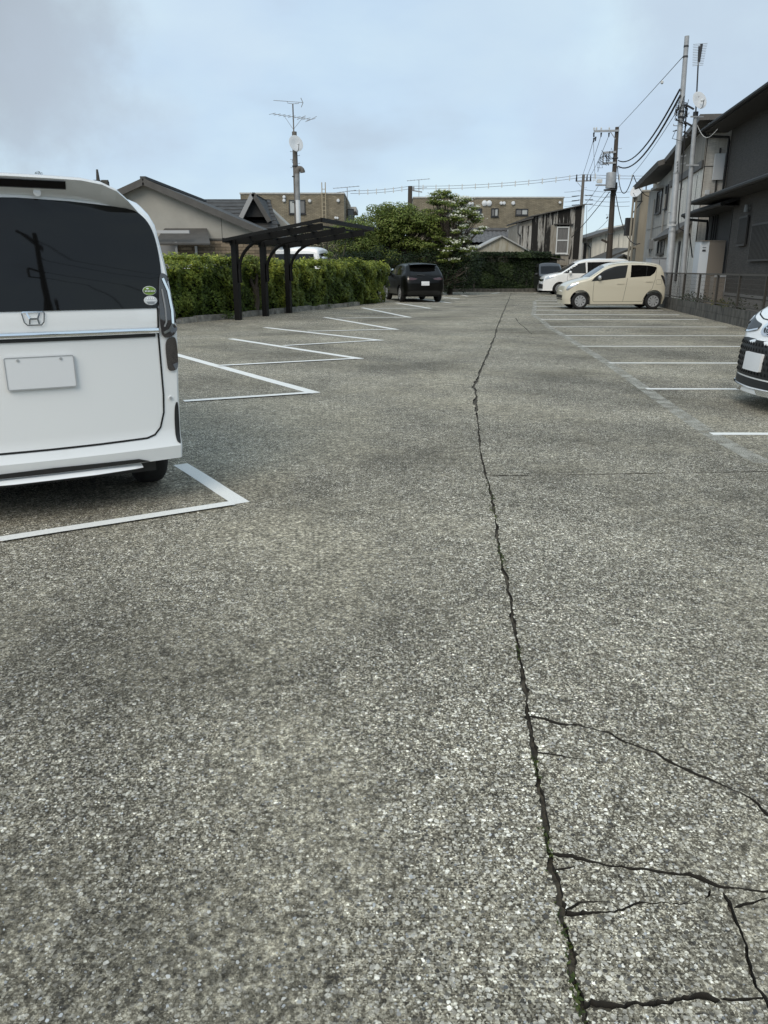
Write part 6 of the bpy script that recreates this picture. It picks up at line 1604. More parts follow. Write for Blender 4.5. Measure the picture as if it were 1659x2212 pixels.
def beige_building():
    f = left_face(14.95, 43.8); r = thing('beige_building', 'flat-roofed beige rendered building with outside pipes beyond the grey house', 'building', (16, 49, 0))
    (uL, zt) = W(*z7(640, 1300), f); (uR, zr) = W(*z7(810, 1240), f)
    zt = max(5.2, min(7.2, zr)); uL = -3.9
    m = MB(); m.wbox(f, uL - .6, .4, -6, 0, 0, zt); m.build('wall', MT['beige_wall'], r)
    m = MB(); m.wbox(f, uL - .65, .42, -6, .05, zt, zt + .10); m.build('parapet', MT['beige_wall'], r)
    Yl = f.P(uL - .6, 0, 0).y
    a, b = A(*z7(505, 1420), Yl + 1.4), A(*z7(610, 1420), Yl + 1.4)
    m = MB(); m.wbox(f, uL - 2.3, uL - .602, -4, .62, 0, a.z); m.build('side_wing', MT['beige_wall'], r)
    m = MB(); m.wbox(f, uL - 2.36, uL - .54, -4, .68, a.z, a.z + .09); m.build('side_parapet', MT['parapet'], r)
    for x0, x1, y0, y1 in ((600, 615, 1535, 1650), (632, 648, 1535, 1650), (655, 668, 1510, 1620)):
        (u0, z1), (u1, _) = W(*z7(x0, y0), f), W(*z7(x1, y0), f); _, z0 = W(*z7(x0, y1), f); window(r, f, u0, u1, z0, z1, MT['win_frame'], MT['pane'], 0, 0, sill=True, fw=.04)
    for x in (520, 545):
        p = A(*z7(x, 1500), Yl - .12); m = MB(); m.tube([(p.x, Yl - .12, 0), (p.x, Yl - .12, a.z - .3)], .06, 8); m.build('drain_pipe', MT['beige_wall'], r, smooth=True)
    for x in (640, 690):
        u, _ = W(*z7(x, 1700), f); m = MB(); m.tube([f.P(u, .1, 0), f.P(u, .1, 4.2)], .06, 8); m.build('drain_pipe', MT['beige_wall'], r, smooth=True)
    p = A(*z7(475, 1700), Yl + .6); m = MB(); m.box(p.x - .15, p.x + .25, Yl + .4, Yl + .75, p.z - .5, p.z + .5); m.build('sign_box', MT['steel_dark'], r)
    u, z = W(*z7(722, 1305), f); vent(r, f, u, z, .2, MT['beige_wall'])
    m = MB(); q = A(*z7(550, 1880), Yl + .3); m.tube([(q.x - .5, Yl + .3, q.z), (q.x + .5, Yl + .2, q.z + .1), (q.x + .7, Yl, q.z + .6), (q.x + .7, Yl, q.z + 1.6)], .1, 8); m.build('duct', MT['beige_wall'], r, smooth=True)
    # dish on a steel bracket
    c = A(*z7(553, 1400), Yl - .2); t = thing('satellite_dish', 'white satellite dish on a bracket at the corner of the beige building', 'dish', c)
    M_ = Matrix.Translation(c) @ Vector((-.75, -.65, .45)).to_track_quat('Z', 'Y').to_matrix().to_4x4()
    m = MB(); m.lathe([(.001, 0), (.2, .02), (.38, .075), (.385, .07), (.2, .0), (.001, -.02)], 24, 'z', M=M_); m.build('reflector', MT['dish'], t, smooth=True)
    m = MB(); m.tube([c + Vector((-.1, -.2, -.35)), c + Vector((-.35, -.45, -.12))], .015, 6); m.build('feed_arm', MT['steel'], t)
    m = MB()
    for (x0, y0), (x1, y1) in (((520, 1358), (640, 1352)), ((520, 1490), (625, 1482)), ((535, 1360), (535, 1490)), ((597, 1358), (590, 1484)), ((632, 1340), (625, 1484)), ((520, 1580), (590, 1490))):
        m.bar(A(*z7(x0, y0), Yl + .1), A(*z7(x1, y1), Yl + .1), .05, .05)
    m.build('bracket', MT['steel_dark'], t)
beige_building()

def white_house():
    Y = 58.0; P = lambda x, y: A(*z7(x, y), Y); a, b, c = P(180, 1770), P(462, 1685), P(150, 1800)
    r = thing('white_house', 'cream lap-sided house with dark sloping roof behind the utility pole', 'house', (a.x + 2, Y + 2, 0)); f = Frame(0, Y, 0)
    m = MB(); m.wpoly(f, [(a.x, 0), (b.x + 1.2, 0), (b.x + 1.2, b.z + .10), (b.x, b.z + .06), (a.x, a.z - .05)], -6, 0); m.build('wall', MT['far_white'], r)
    m = MB(); m.wbox(f, c.x - .15, a.x - .002, -6, -1.0, 0, P(150, 1830).z); m.build('side_wall', MT['white_siding'], r)
    e0, e1 = P(110, 1790), P(462, 1668); m = MB(); m.slab([(e0.x, Y - .5, e0.z), (e1.x + .3, Y - .5, e1.z), (e1.x + .3, Y + 6, e1.z), (e0.x, Y + 6, e0.z)], .16); m.build('roof', MT['fascia'], r)
    m = MB(); m.tube([(e0.x + .05, Y - .45, e0.z - .1), (e0.x + .1, Y - .4, e0.z - .35), (a.x - .1, Y - .1, a.z - .9), (a.x - .05, Y - .05, .3)], .04, 6); m.build('downpipe', MT['fascia'], r)
    m = MB(); m.wbox(f, a.x - .36, a.x - .15, -.95, -.9, 1.9, 3.1); m.build('side_window', MT['win_frame'], r)
    for x in (290, 400): m = MB(); u = P(x, 1800).x; m.wbox(f, u - .012, u + .012, 0, .008, 0, P(x, 1740).z - .15); m.build('panel_joint', MT['seam'], r)
    # lower roofs in front
    for k, (x0, y0, x1, y1, yy) in enumerate(((205, 1992, 470, 1880, 54.0), (330, 1990, 560, 1995, 52.5))):
        if k == 0: p, q = A(*z7(195, 1995), yy), A(*z7(480, 1880), yy); m = MB(); m.slab([(p.x, yy - .4, p.z), (q.x, yy - .4, q.z), (q.x, yy + 3, q.z + .1), (p.x, yy + 3, p.z + .1)], .14); m.build('porch_roof', MT['fascia'], r)
        else:
            p, t_, q = A(*z7(330, 1985), yy), A(*z7(430, 1930), yy), A(*z7(560, 1985), yy)
            for e in (p, q): m = MB(); m.slab([(t_.x, yy - .4, t_.z), (e.x, yy - .4, e.z), (e.x, yy + 3, e.z), (t_.x, yy + 3, t_.z)], .1); m.build('porch_roof', MT['fascia'], r)
            m = MB(); m.wpoly(Frame(0, yy, 0), [(p.x + .2, 0), (q.x - .2, 0), (q.x - .2, q.z - .12), (t_.x, t_.z - .14), (p.x + .2, p.z - .12)], -2.8, 0); m.build('porch_wall', MT['far_white'], r)
    # old dark tiled roof glimpsed between
    a, b = A(1263, 548, 64), A(1300, 546, 64); t = thing('tiled_roof_house', 'dark tiled roof glimpsed between the corrugated building and the cream house', 'house', (a.x, 64, 0))
    m = MB(); m.box(a.x - 1, b.x + 2, 64, 68, 0, a.z - .9); m.build('wall', MT['white_siding'], t)
    m = MB(); m.slab([(a.x - 1.2, 66, a.z + .2), (b.x + 2, 66, a.z + .2), (b.x + 2, 63.5, a.z - .9), (a.x - 1.2, 63.5, a.z - .9)], .12); m.build('roof', MT['slate'], t)
white_house()

# block wall and mesh fence on the right
def fence():
    r = thing('boundary_wall', 'low stained concrete block wall along the right boundary', 'wall', (wall_x(22), 22, 0)); L0, L1 = 15.2, 44.0
    y = L0; row_h = .19; i = 0
    meshes = []
    for row in range(2):
        y = L0 + (.2 if row else 0)
        while y < L1:
            l = .40; y1 = min(y + l - .008, L1); z0, z1 = row * row_h + .0, row * row_h + row_h - .006
            f0 = Vector((wall_x(y), y, 0)); f1 = Vector((wall_x(y1), y1, 0)); j = random.uniform(-.004, .004); up = Vector((0, 0, 1)); inn = Vector((.12, 0, 0)); o = Vector((j, 0, 0))
            m = MB(); m.hexa([f0 + o + up * z0, f0 + inn + up * z0, f1 + inn + up * z0, f1 + o + up * z0, f0 + o + up * z1, f0 + inn + up * z1, f1 + inn + up * z1, f1 + o + up * z1]); m.build('block', MT['blockwall'], r); y += l
    m = MB(); m.hexa([(wall_x(L0) + .02, L0, 0), (wall_x(L0) + .11, L0, 0), (wall_x(L1) + .11, L1, 0), (wall_x(L1) + .02, L1, 0), (wall_x(L0) + .02, L0, .37), (wall_x(L0) + .11, L0, .37), (wall_x(L1) + .11, L1, .37), (wall_x(L1) + .02, L1, .37)]); m.build('mortar_core', MT['mortar'], r)
    t = thing('mesh_fence', 'thin brown wire mesh fence on top of the block wall', 'fence', (wall_x(22), 22, .37)); fm = mat('brown_fence_metal', (.075, .068, .06), .5, metal=.3)
    zb, zt = .37, 1.18; P = lambda y, z: Vector((wall_x(y) + .06, y, z)); y = L0; k = 0
    while y < L1:
        m = MB(); m.bar(P(y, zb - .02), P(y, zt), .05, .05); m.build('post', fm, t)
        y1 = min(y + 2.0, L1); m = MB(); m.bar(P(y, zt - .02), P(y1, zt - .02), .04, .04); m.build('top_rail', fm, t)
        m = MB(); m.bar(P(y, zb + .06), P(y1, zb + .06), .03, .03); m.build('bottom_rail', fm, t)
        m = MB()
        for q in range(1, 7): m.tube([P(y, zb + .06 + q * .105), P(y1, zb + .06 + q * .105)], .0035, 4, cap=False)
        yy = y + .05
        while yy < y1: m.tube([P(yy, zb + .06), P(yy, zt - .03)], .0022, 4, cap=False); yy += .05
        m.build('mesh_panel', fm, t); y += 2.0; k += 1
    for (px, Y_, s_, col, lab) in ((2888 * .5486, 21.2, .16, [(.10, .10, .03), (.13, .12, .04)], 'small yellowish tuft growing on the block wall'), (1545, 24.8, .26, [(.03, .045, .02), (.06, .07, .05)], 'low dark leafy weed at the fence foot below the tank'), (1573, 23.2, .22, [(.03, .045, .02), (.07, .075, .06)], 'leafy weed at the fence foot right of the tank'), (1650, 19.5, .3, [(.025, .035, .015), (.05, .055, .03)], 'dark weed behind the fence near the white car nose')):
        x = wall_x(Y_) + .2; k = 130; w_ = thing('wall_weed', lab, 'weed', (x, Y_, .3)); p = np.array([x, Y_, .38]) + rng.normal(0, 1, (k, 3)) * np.array([s_ * .5, s_, s_ * .45]); p[:, 2] = np.abs(p[:, 2] - .36) + .36
        leaf_mesh('leaves', p, np.tile([-.5, -.5, 1.], (k, 1)), rng.uniform(.05, .09, k), pick(col, k), w_); m = MB()
        for j in range(6): m.tube([(x, Y_, .0), (x + random.uniform(-.5, .5) * s_, Y_ + random.uniform(-.5, .5) * s_, .45)], .006, 4)
        m.build('stems', MT['bark'], w_)
fence()

# ------------------------------------------------------------------ poles, antennas, wires
def dish(parent, c, d, r_, name='dish'):
    c = Vector(c); d = Vector(d).normalized(); M_ = Matrix.Translation(c) @ d.to_track_quat('Z', 'Y').to_matrix().to_4x4()
    m = MB(); m.lathe([(.001, 0), (r_ * .5, r_ * .045), (r_ * .97, r_ * .19), (r_, r_ * .18), (r_ * .5, r_ * .0), (.001, -r_ * .06)], 28, 'z', M=M_); o = m.build(name, MT['dish'], parent, smooth=True)
    foc = c + d * r_ * .95 - Vector((0, 0, r_ * .35)); low = M_ @ Vector((0, -r_ * .98, r_ * .18))
    if (M_ @ Vector((0, 1, 0)) - c).z < 0: low = M_ @ Vector((0, r_ * .98, r_ * .18))
    m = MB(); m.tube([low, low + d * r_ * .35, foc], r_ * .04, 6); m.build('feed_arm', MT['steel_dark'], o)
    m = MB(); m.tube([foc, foc + (c + d * .0 - foc).normalized() * .10], [.03, .045], 8); m.build('feed_horn', MT['dish'], o)
    up = M_ @ Vector((0, 0, 0))
    m = MB(); k = low - c; q = c - k * .45 + d * r_ * .10; s_ = d.cross(Vector((0, 0, 1))).normalized() * r_ * .12
    m.bar(q - s_ * .9, q + s_ * .4 + k * -.18, .02, .012); m.bar(q - s_ * 1.2, q + s_ * 1.0, .012, .012); m.build('maker_mark', MT['steel_dark'], o)
    return o
def yagi(parent, c, u, length, n, hw, taper=0.0, horiz=(0, 1, 0), er=.006, name='yagi_antenna', mt='steel'):
    """boom along u with n crossing elements"""
    c, u, h = Vector(c), Vector(u).normalized(), Vector(horiz).normalized()
    m = MB(); m.tube([c - u * length / 2, c + u * length / 2], .014, 6); b = m.build(name, MT[mt], parent)
    for k in range(n):
        p = c + u * length * (k / (n - 1) - .5); w = hw * (1 - taper * (1 - k / (n - 1)))
        m = MB(); m.tube([p - h * w, p + h * w], er, 5); m.build('element', MT[mt], b)
    return b
def pole_steps(parent, base, top, z0, z1, n, length=.22, mt='steel'):
    base, top = Vector(base), Vector(top)
    for k in range(n):
        z = z0 + (z1 - z0) * k / max(1, n - 1); p = base.lerp(top, (z - base.z) / (top.z - base.z)); s_ = 1 if k % 2 else -1
        m = MB(); m.tube([p, p + Vector((s_ * length, -.02, 0))], .012, 5); m.tube([p + Vector((s_ * length, -.02, -.0)), p + Vector((s_ * length, -.02, .035))], .012, 5); m.build('step_bolt', MT[mt], parent)
def left_pole():
    Y = 46.0; zz = lambda x, y: A((1000 + x * .3014) * .5486, (350 + y * .3014) * .5486, Y)
    b, t = zz(560, 1760), zz(527, 560); base = Vector((b.x + .03, Y, 0)); r = thing('antenna_pole', 'weathered pole with television antennas and a white dish above the carport', 'pole', base)
    m = MB(); m.tube([base, t], [.17, .13], 12); m.build('pole', MT['rustpole'], r, smooth=True)
    m0, m1 = zz(520, 560), zz(507, 195); m = MB(); m.tube([m0, m1], .035, 8); m.build('mast', MT['rustpole'], r)
    a, e = zz(240, 325), zz(745, 400); yg = yagi(r, (a + e) / 2, e - a, (e - a).length, 9, .30, .3, (.75, .6, .28), .012, 'lower_antenna')
    for p in (zz(395, 355), zz(630, 385)): m = MB(); m.tube([p, zz(515, 530)], .012, 5); m.build('boom_stay', MT['steel'], yg)
    for k, (x0, y0, x1, y1) in enumerate(((745, 400, 820, 358), (745, 400, 672, 430), (565, 400, 675, 350))): m = MB(); m.tube([zz(x0, y0), zz(x1, y1)], .014, 5); m.build('long_element', MT['steel'], yg)
    a, e = zz(260, 150), zz(640, 178); yg = yagi(r, (a + e) / 2, e - a, (e - a).length, 20, .10, 0, (.1, 1, .25), .010, 'upper_antenna')
    for x1, y1 in ((612, 118), (617, 240)): m = MB(); m.tube([zz(640, 180), zz(x1, y1)], .02, 5); m.build('reflector_arm', MT['steel'], yg)
    m = MB(); m.tube([zz(435, 165), zz(440, 185), zz(507, 195), zz(580, 190), zz(590, 175)], .014, 5); m.build('cradle', MT['steel'], yg)
    c = zz(548, 728); dish(r, c - Vector((0, .25, 0)), (.55, -.80, .25), .43)
    pole_steps(r, base, t, zz(0, 1030).z, zz(0, 820).z, 5, .25)
    for y in (1010, 1480, 1145): p = zz(540, y); m = MB(); m.lathe([(.165, -.025), (.18, -.02), (.18, .02), (.165, .025)], 14, 'z', M=Matrix.Translation((p.x, Y, p.z))); m.build('pole_band', MT['steel_dark'], r)
    m = MB(); q = zz(510, 905); m.tube([q, zz(498, 950), zz(510, 975), zz(522, 960)], .012, 5); m.build('cable_loop', MT['wire'], r)
    # flue pipe with cowl beside it
    p = zz(600, 1730); q = zz(575, 1110); t_ = thing('flue_pipe', 'grey flue pipe with hooked cowl beside the antenna pole', 'pipe', (p.x, Y - .6, 0))
    m = MB(); m.tube([(p.x, Y - .6, 0), (p.x - .02, Y - .6, zz(0, 1465).z)], .125, 12); m.build('white_lower_pipe', MT['dish'], t_, smooth=True)
    m = MB(); m.tube([(p.x - .02, Y - .6, zz(0, 1465).z), (q.x + .02, Y - .6, q.z)], .13, 12); m.build('grey_upper_pipe', mat('grey_pipe', (.24, .24, .235), .6, var=.2), t_, smooth=True)
    h = Vector((q.x + .02, Y - .6, q.z)); pth = [h + Vector((.15 - .15 * math.cos(a), 0, .20 * math.sin(a))) for a in [PI * k / 8 for k in range(9)]]
    m = MB(); m.tube([h - Vector((0, 0, .05))] + pth, .14, 12); m.build('cowl', MT['rustpole'], t_, smooth=True)
left_pole()

def steel_pole():
    Y = 28.3; b, t = A(1446, 575, Y), A(1484, 78, Y); base = Vector((b.x + .05, Y, 0))
    r = thing('steel_utility_pole', 'tall grey steel utility pole behind the beige hatchback', 'pole', base)
    def at(f): return base.lerp(t, f)
    m = MB(); m.tube([base, at(.30), at(.301), at(.52), at(.521), t], [.125, .117, .110, .102, .097, .074], 16); m.build('pole', MT['steel'], r, smooth=True, sharp=60)
    for f, rr in ((.30, .126), (.52, .110), (.335, .120), (.74, .098), (.72, .098), (.93, .083), (.965, .080)):
        p = at(f); m = MB(); m.lathe([(rr * .96, -.03), (rr, -.025), (rr, .025), (rr * .96, .03)], 16, 'z', M=Matrix.Translation(p)); m.build('pole_band', MT['steel_dark'] if f > .6 else MT['steel'], r)
    for i, (x, y, s_) in enumerate(((890, 753, -1), (965, 750, 1), (880, 848, -1), (950, 950, 1), (905, 1105, 1), (900, 1170, 1), (880, 1385, 1), (860, 1580, -1))):
        p = A(*z7(x, y), Y); q = at((p.z) / t.z); m = MB(); m.tube([q, q + Vector((s_ * .24, -.05, 0))], .012, 6); m.tube([q + Vector((s_ * .24, -.05, 0)), q + Vector((s_ * .24, -.05, .05))], .012, 6); m.build('step_bolt', MT['steel'], r)
    # tangle of cable and clamps near the top
    for k in range(9):
        f0 = random.uniform(.66, .79); p = at(f0); a0 = random.uniform(0, 6.28); pth = []
        for j in range(9):
            a = a0 + j * .75; pth.append(p + Vector((math.cos(a) * random.uniform(.12, .24), math.sin(a) * .16, j * .05 * random.choice((-1, 1)) * .8)))
        m = MB(); m.tube(pth, random.choice([.012, .016, .010]), 5); m.build('cable_coil', MT['wire'], r, smooth=True)
    for f0 in (.665, .70, .76): p = at(f0); m = MB(); m.bar(p + Vector((.08, -.12, .02)), p + Vector((.36, -.15, -.12)), .05, .05); m.build('cable_clamp', MT['wire'], r)
    m = MB(); m.tube([at(.74) + Vector((.15, -.05, 0)), at(.5) + Vector((.17, -.05, 0)), at(.34) + Vector((.16, -.06, 0)), at(.31) + Vector((.20, -.1, 0)), at(.29) + Vector((.55, -.15, 0)), at(.2) + Vector((1.0, .6, 0))], .022, 6); m.build('riser_cable', MT['wire'], r, smooth=True)
    for y in (1160, 1185, 1210, 1235): p = A(*z7(890, y), Y - .14); m = MB(); m.bar(p, p + Vector((.03, 0, .045)), .02, .02); m.build('pole_number', MT['wire'], r)
    p = A(*z4(462, 432), Y - .15); m = MB(); m.bar(p - Vector((.13, 0, 0)), p + Vector((.13, 0, 0)), .02, .03); m.build('marker_band', MT['plate'], r)
    return t, at
st_top, st_at = steel_pole()

def right_antenna():
    Y = 26.6; b, t, mt = A(1474, 592, Y), A(1503, 243, Y), A(1510, 100, Y); base = Vector((b.x + .06, Y, 0)); r = thing('dish_pole', 'slim grey pole with white dish and comb antenna beside the steel pole', 'pole', base)
    m = MB(); m.tube([base, t], [.085, .065], 12); m.build('pole', MT['steel'], r, smooth=True)
    m = MB(); m.tube([t, mt], .022, 8); m.build('mast', MT['steel_dark'], r)
    c = A(1509, 218, Y - .2); dish(r, c, (.32, -.88, .3), .265)
    m = MB(); m.tube([t - Vector((0, 0, .1)), t + Vector((0, 0, .02))], .08, 12); m.build('pole_cap', MT['steel_dark'], r)
    for y in (775, 1183): p = A(*z7(1050 if y < 1000 else 1012, y), Y); m = MB(); m.bar(p - Vector((.2, .09, 0)), p + Vector((.2, -.09, 0)), .03, .04); m.build('clamp', MT['steel'], r)
    q = A(1510, 118, Y); yg = yagi(r, q, (.10, .25, 1.0), .64, 14, .21, .25, (1, -.1, .05), .007, 'comb_antenna')
    m = MB(); m.bar(q - Vector((.0, .05, .22)), q + Vector((.03, -.05, .28)), .07, .03); m.build('spine', MT['steel_dark'], yg)
    # sagging coax to the dark house
    a, e = A(*z3(775, 450), Y), A(*z3(1030, 500), Y - .5); pts = [a.lerp(e, k / 8) - Vector((0, 0, .30 * math.sin(PI * k / 8))) for k in range(9)]
    m = MB(); m.tube(pts, .008, 5); tag(m.build('coaxial_cable', MT['insul']), 'thin white cable sagging from the dish pole to the dark eave', 'cable')
right_antenna()

def ins(parent, p, mt='insul', h=.16):
    m = MB(); m.lathe([(.02, 0), (.05, .02), (.03, .05), (.055, .07), (.03, .10), (.05, .12), (.015, h)], 10, 'z', M=Matrix.Translation(p)); m.build('insulator', MT[mt], parent, smooth=True)
def wood_pole():
    Y = 48.0; P = lambda x, y, d=0: A(*z7(x, y), Y + d); b, t = P(318, 1929), P(386, 858); base = Vector((b.x + .05, Y, 0))
    r = thing('wooden_utility_pole', 'brown utility pole with crossarms and transformer behind the minivan', 'pole', base)
    m = MB(); m.tube([base, base.lerp(t, .4), t], [.20, .16, .105], 12); m.build('pole', MT['woodpole'], r, smooth=True)
    arm = lambda x0, y0, x1, y1, w=.10: MB().bar(P(x0, y0, -.15), P(x1, y1, -.15), w, w)
    arms = [arm(190, 893, 402, 888), arm(265, 1075, 375, 1068), arm(262, 1165, 375, 1158), arm(205, 1348, 320, 1348, .08)]
    ao = [a.build('crossarm', MT['steel'], r) for a in arms]
    MB().bar(P(328, 895, -.15), P(372, 960, -.15), .06, .03).build('arm_brace', MT['steel'], r)
    MB().bar(P(268, 1075, -.15), P(266, 1170, -.15), .06, .06).build('hanger', MT['steel'], r)
    for x in (190, 210, 250, 318): p = P(x, 893, -.15); ins(ao[0], p + Vector((0, 0, .05)))
    for x, y in ((252, 905), (318, 905), (190, 905), (205, 940), (190, 950)): m = MB(); p = P(x, y, -.15); m.tube([p, p - Vector((0, 0, .22))], [.05, .03], 8); m.build('strain_insulator', MT['wire'], ao[0])
    m = MB(); p = P(332, 1310, -.42); m.lathe([(.001, .42), (.27, .42), (.28, .38), (.27, -.40), (.001, -.42)], 18, 'z', M=Matrix.Translation(p)); tr = m.build('transformer', MT['steel'], r, smooth=True)
    m = MB(); m.lathe([(.001, 0), (.36, .0), (.36, .06), (.001, .06)], 16, 'z', M=Matrix.Translation(p - Vector((0, 0, .52)))); m.build('platform', MT['steel_dark'], tr)
    for x in (312, 335, 350): q = P(x, 1268, -.4); ins(tr, q, h=.2)
    MB().bar(P(325, 1370, -.2), P(340, 1400, -.05), .06, .05).build('platform_brace', MT['steel_dark'], r)
    m = MB(); q = P(240, 1315, -.2); m.box(q.x - .16, q.x + .12, q.y - .1, q.y + .1, q.z - .1, q.z + .1); m.build('switch_box', MT['insul'], r)
    m = MB(); m.box(q.x - .40, q.x - .38, q.y - .02, q.y, q.z - .05, q.z + .25); m.bar(q + Vector((-.4, 0, .25)), q + Vector((.05, 0, .22)), .02, .02); m.bar(q + Vector((-.4, 0, .05)), q + Vector((-.15, 0, .0)), .02, .02); m.build('switch_frame', MT['insul'], r)
    m = MB(); q = P(378, 1380, -.25); m.tube([q + Vector((0, 0, .35)), q, q - Vector((.03, 0, .25))], [.04, .07, .02], 8); m.build('cable_boot', MT['wire'], r)
    MB().bar(P(255, 1808, -.1), P(312, 1835, 0), .12, .10).build('stub_arm', MT['woodpole'], r)
    MB().bar(P(296, 1630, -.1), P(308, 1615, -.1), .07, .07).build('guy_cover', MT['wire'], r)
    pole_steps(r, base, t, P(0, 1600).z, P(0, 1040).z, 8, .32)
    for k in range(11):
        p = P(random.uniform(262, 330), random.uniform(1080, 1200), -.2); pth = [p + Vector((random.uniform(-.35, .35), random.uniform(-.1, .1), random.uniform(-.35, .35))) for j in range(5)]
        m = MB(); m.tube(pth, .014, 5); m.build('jumper_cable', MT['wire'], r, smooth=True)
    for y in (1430, 1760, 1120): f = base.lerp(t, (P(0, y).z) / t.z); m = MB(); m.lathe([(.165, -.03), (.172, 0), (.165, .03)], 14, 'z', M=Matrix.Translation(f)); m.build('pole_band', MT['steel_dark'], r)
    return P, t
WP, wp_top = wood_pole()

def far_poles():
    Y = 66.0; P = lambda x, y: A(*z7(x, y), Y); b, t = P(88, 1560), P(103, 1258); base = Vector((b.x - .05, Y, 0)); r = thing('utility_pole', 'slim distant utility pole rising behind the corrugated building', 'pole', base)
    m = MB(); m.tube([base, t], [.18, .11], 10); m.build('pole', MT['rustpole'], r, smooth=True)
    MB().bar(P(40, 1315), P(168, 1310), .09, .09).build('crossarm', MT['steel'], r)
    for x in (42, 130, 160): m = MB(); p = P(x, 1310); m.tube([p - Vector((0, 0, .05)), p + Vector((0, 0, .45))], [.07, .04], 8); m.build('insulator', MT['wire'], r)
    MB().bar(P(50, 1325), P(95, 1375), .03, .03).build('arm_brace', MT['steel'], r)
    pole_steps(r, base, t, P(0, 1470).z, P(0, 1370).z, 4, .3)
    Y2 = 68.0; b, t2 = A(885, 436, Y2), A(886, 402, Y2); base2 = Vector((b.x, Y2, 0)); r = thing('utility_pole', 'short dark pole top above the trees in the centre', 'pole', base2)
    m = MB(); m.tube([base2, t2], [.24, .17], 10); m.build('pole', MT['woodpole'], r, smooth=True)
    p = A(903, 414, Y2); MB().bar(A(888, 411, Y2), A(912, 415, Y2), .09, .09).build('crossarm', MT['steel'], r)
    m = MB(); q = A(893, 406, Y2); m.tube([q - Vector((0, 0, .2)), q + Vector((0, 0, .1))], .09, 8); m.build('insulator', MT['steel'], r)
    return t, t2, P
ft, ft2, FP = far_poles()

def wire(name, label, a, b, sag=.0, r_=.012, mt='wire', n=14, group=None, spacers=0, cat='wire'):
    a, b = Vector(a), Vector(b); pts = [a.lerp(b, k / n) - Vector((0, 0, sag * 4 * (k / n) * (1 - k / n))) for k in range(n + 1)]
    if spacers:
        t = thing(name, label, cat, a, group=group)
        for dz in (.10, -.10): m = MB(); m.tube([p + Vector((0, 0, dz)) for p in pts], r_, 5); m.build('strand', MT[mt], t)
        for k in range(1, spacers):
            f = k / spacers; p = a.lerp(b, f) - Vector((0, 0, sag * 4 * f * (1 - f))); m = MB(); m.bar(p - Vector((0, 0, .22)), p + Vector((0, 0, .2)), .07, .07); m.build('spacer', MT['insul'], t)
        return t
    m = MB(); m.tube(pts, r_, 6); return tag(m.build(name, MT[mt], smooth=True), label, cat, group)
Z7 = lambda x, y, Y: A(*z7(x, y), Y)
GW = 'overhead wires on the right'
wire('power_line', 'upper thick black cable from the wooden pole to the steel pole', Z7(395, 1140, 47.8), Z7(915, 540, 28.2), .75, .030, group=GW)
wire('power_line', 'lower thick black cable from the wooden pole to the steel pole', Z7(395, 1188, 47.8), Z7(918, 592, 28.2), .80, .034, group=GW)
wire('power_line', 'thin taut wire from the wooden pole top to the steel pole top', Z7(398, 858, 47.8), Z7(940, 265, 28.2), .02, .012, 'wire_grey', group=GW)
wire('power_line', 'thin grey service wire dropping from the steel pole to the beige building corner', Z7(910, 690, 28.2), Z7(520, 1255, 44), .12, .010, 'wire_grey', group=GW)
wire('power_line', 'cable looping from the wooden pole to the wire joint near the beige building', Z7(388, 1190, 47.8), Z7(520, 1262, 44), 1.15, .022, group=GW)
wire('power_line', 'cable dropping from the wire joint to the beige building roof', Z7(522, 1262, 44), Z7(690, 1440, 45.2), .35, .022, group=GW)
wire('power_line', 'long cable drooping from the transformer to the foot of the beige building', Z7(370, 1400, 47.8), Z7(578, 1840, 46), .9, .024, group=GW)
wire('power_line', 'straight cable from the transformer down past the corrugated building to the lower left', Z7(322, 1405, 47.8), Z7(0, 1790, 51.0), .10, .022, group=GW)
m = MB(); p = Z7(765, 480, 34); m.lathe([(.001, -.08), (.06, -.03), (.06, .03), (.001, .08)], 10, 'z', M=Matrix.Translation(p)); tag(m.build('guy_insulator', MT['insul'], smooth=True), 'small white ball insulator on the thin wire near the steel pole', 'insulator')
wire('power_line', 'double spaced line from the left apartment block to the central pole', A(757, 415, 66), ft2 + Vector((0, 0, -.1)), .10, .016, 'wire_grey', spacers=7, group='spaced double power lines')
wire('power_line', 'double spaced line from the central pole to the distant right pole', ft2 + Vector((0, 0, -.1)), ft + Vector((0, 0, -.1)), .25, .016, 'wire_grey', spacers=13, group='spaced double power lines')
wire('power_line', 'double line running right from the distant pole behind the beige building', ft + Vector((0, 0, -.1)), Z7(730, 1282, 62), .05, .016, 'wire_grey', spacers=6, group='spaced double power lines')
for i, (x0, y0, lab) in enumerate(((195, 930, 'leftmost'), (250, 930, 'middle'), (318, 925, 'rightmost'))):
    wire('power_line', 'thin line from the wooden pole top crossarm down to the distant pole, %s of three' % lab, Z7(x0, y0, 47.8), Z7((92, 132, 160)[i], 1270, 66), .15, .014, 'wire_grey', group=GW)
for i, y in enumerate((1395, 1440, 1478, 1515)):
    lab = ('topmost', 'second', 'third', 'lowest')[i]
    wire('power_line', 'level wire right of the distant pole, %s of four' % lab, Z7(112, y - 10, 66), Z7(490, y + 10, 60), .10, .014, 'wire_grey', group=GW)
    wire('power_line', 'level wire left of the distant pole above the corrugated roof, %s of four' % lab, Z7(100, y - 10, 66), Z7(-60, y + 12, 72), .05, .014, 'wire_grey', group=GW)
    for x in (35, 150):
        if i: m = MB(); p = Z7(x, y - 6 + (0 if x > 100 else 6), 65.9); m.tube([p - Vector((.3, 0, .02)), p + Vector((.3, 0, .02))], .028, 6); tag(m.build('strain_insulator', MT['wire']), 'dark strain insulator on the %s wire %s of the distant pole' % (lab, 'right' if x > 100 else 'left'), 'insulator', 'strain insulators at the distant pole')
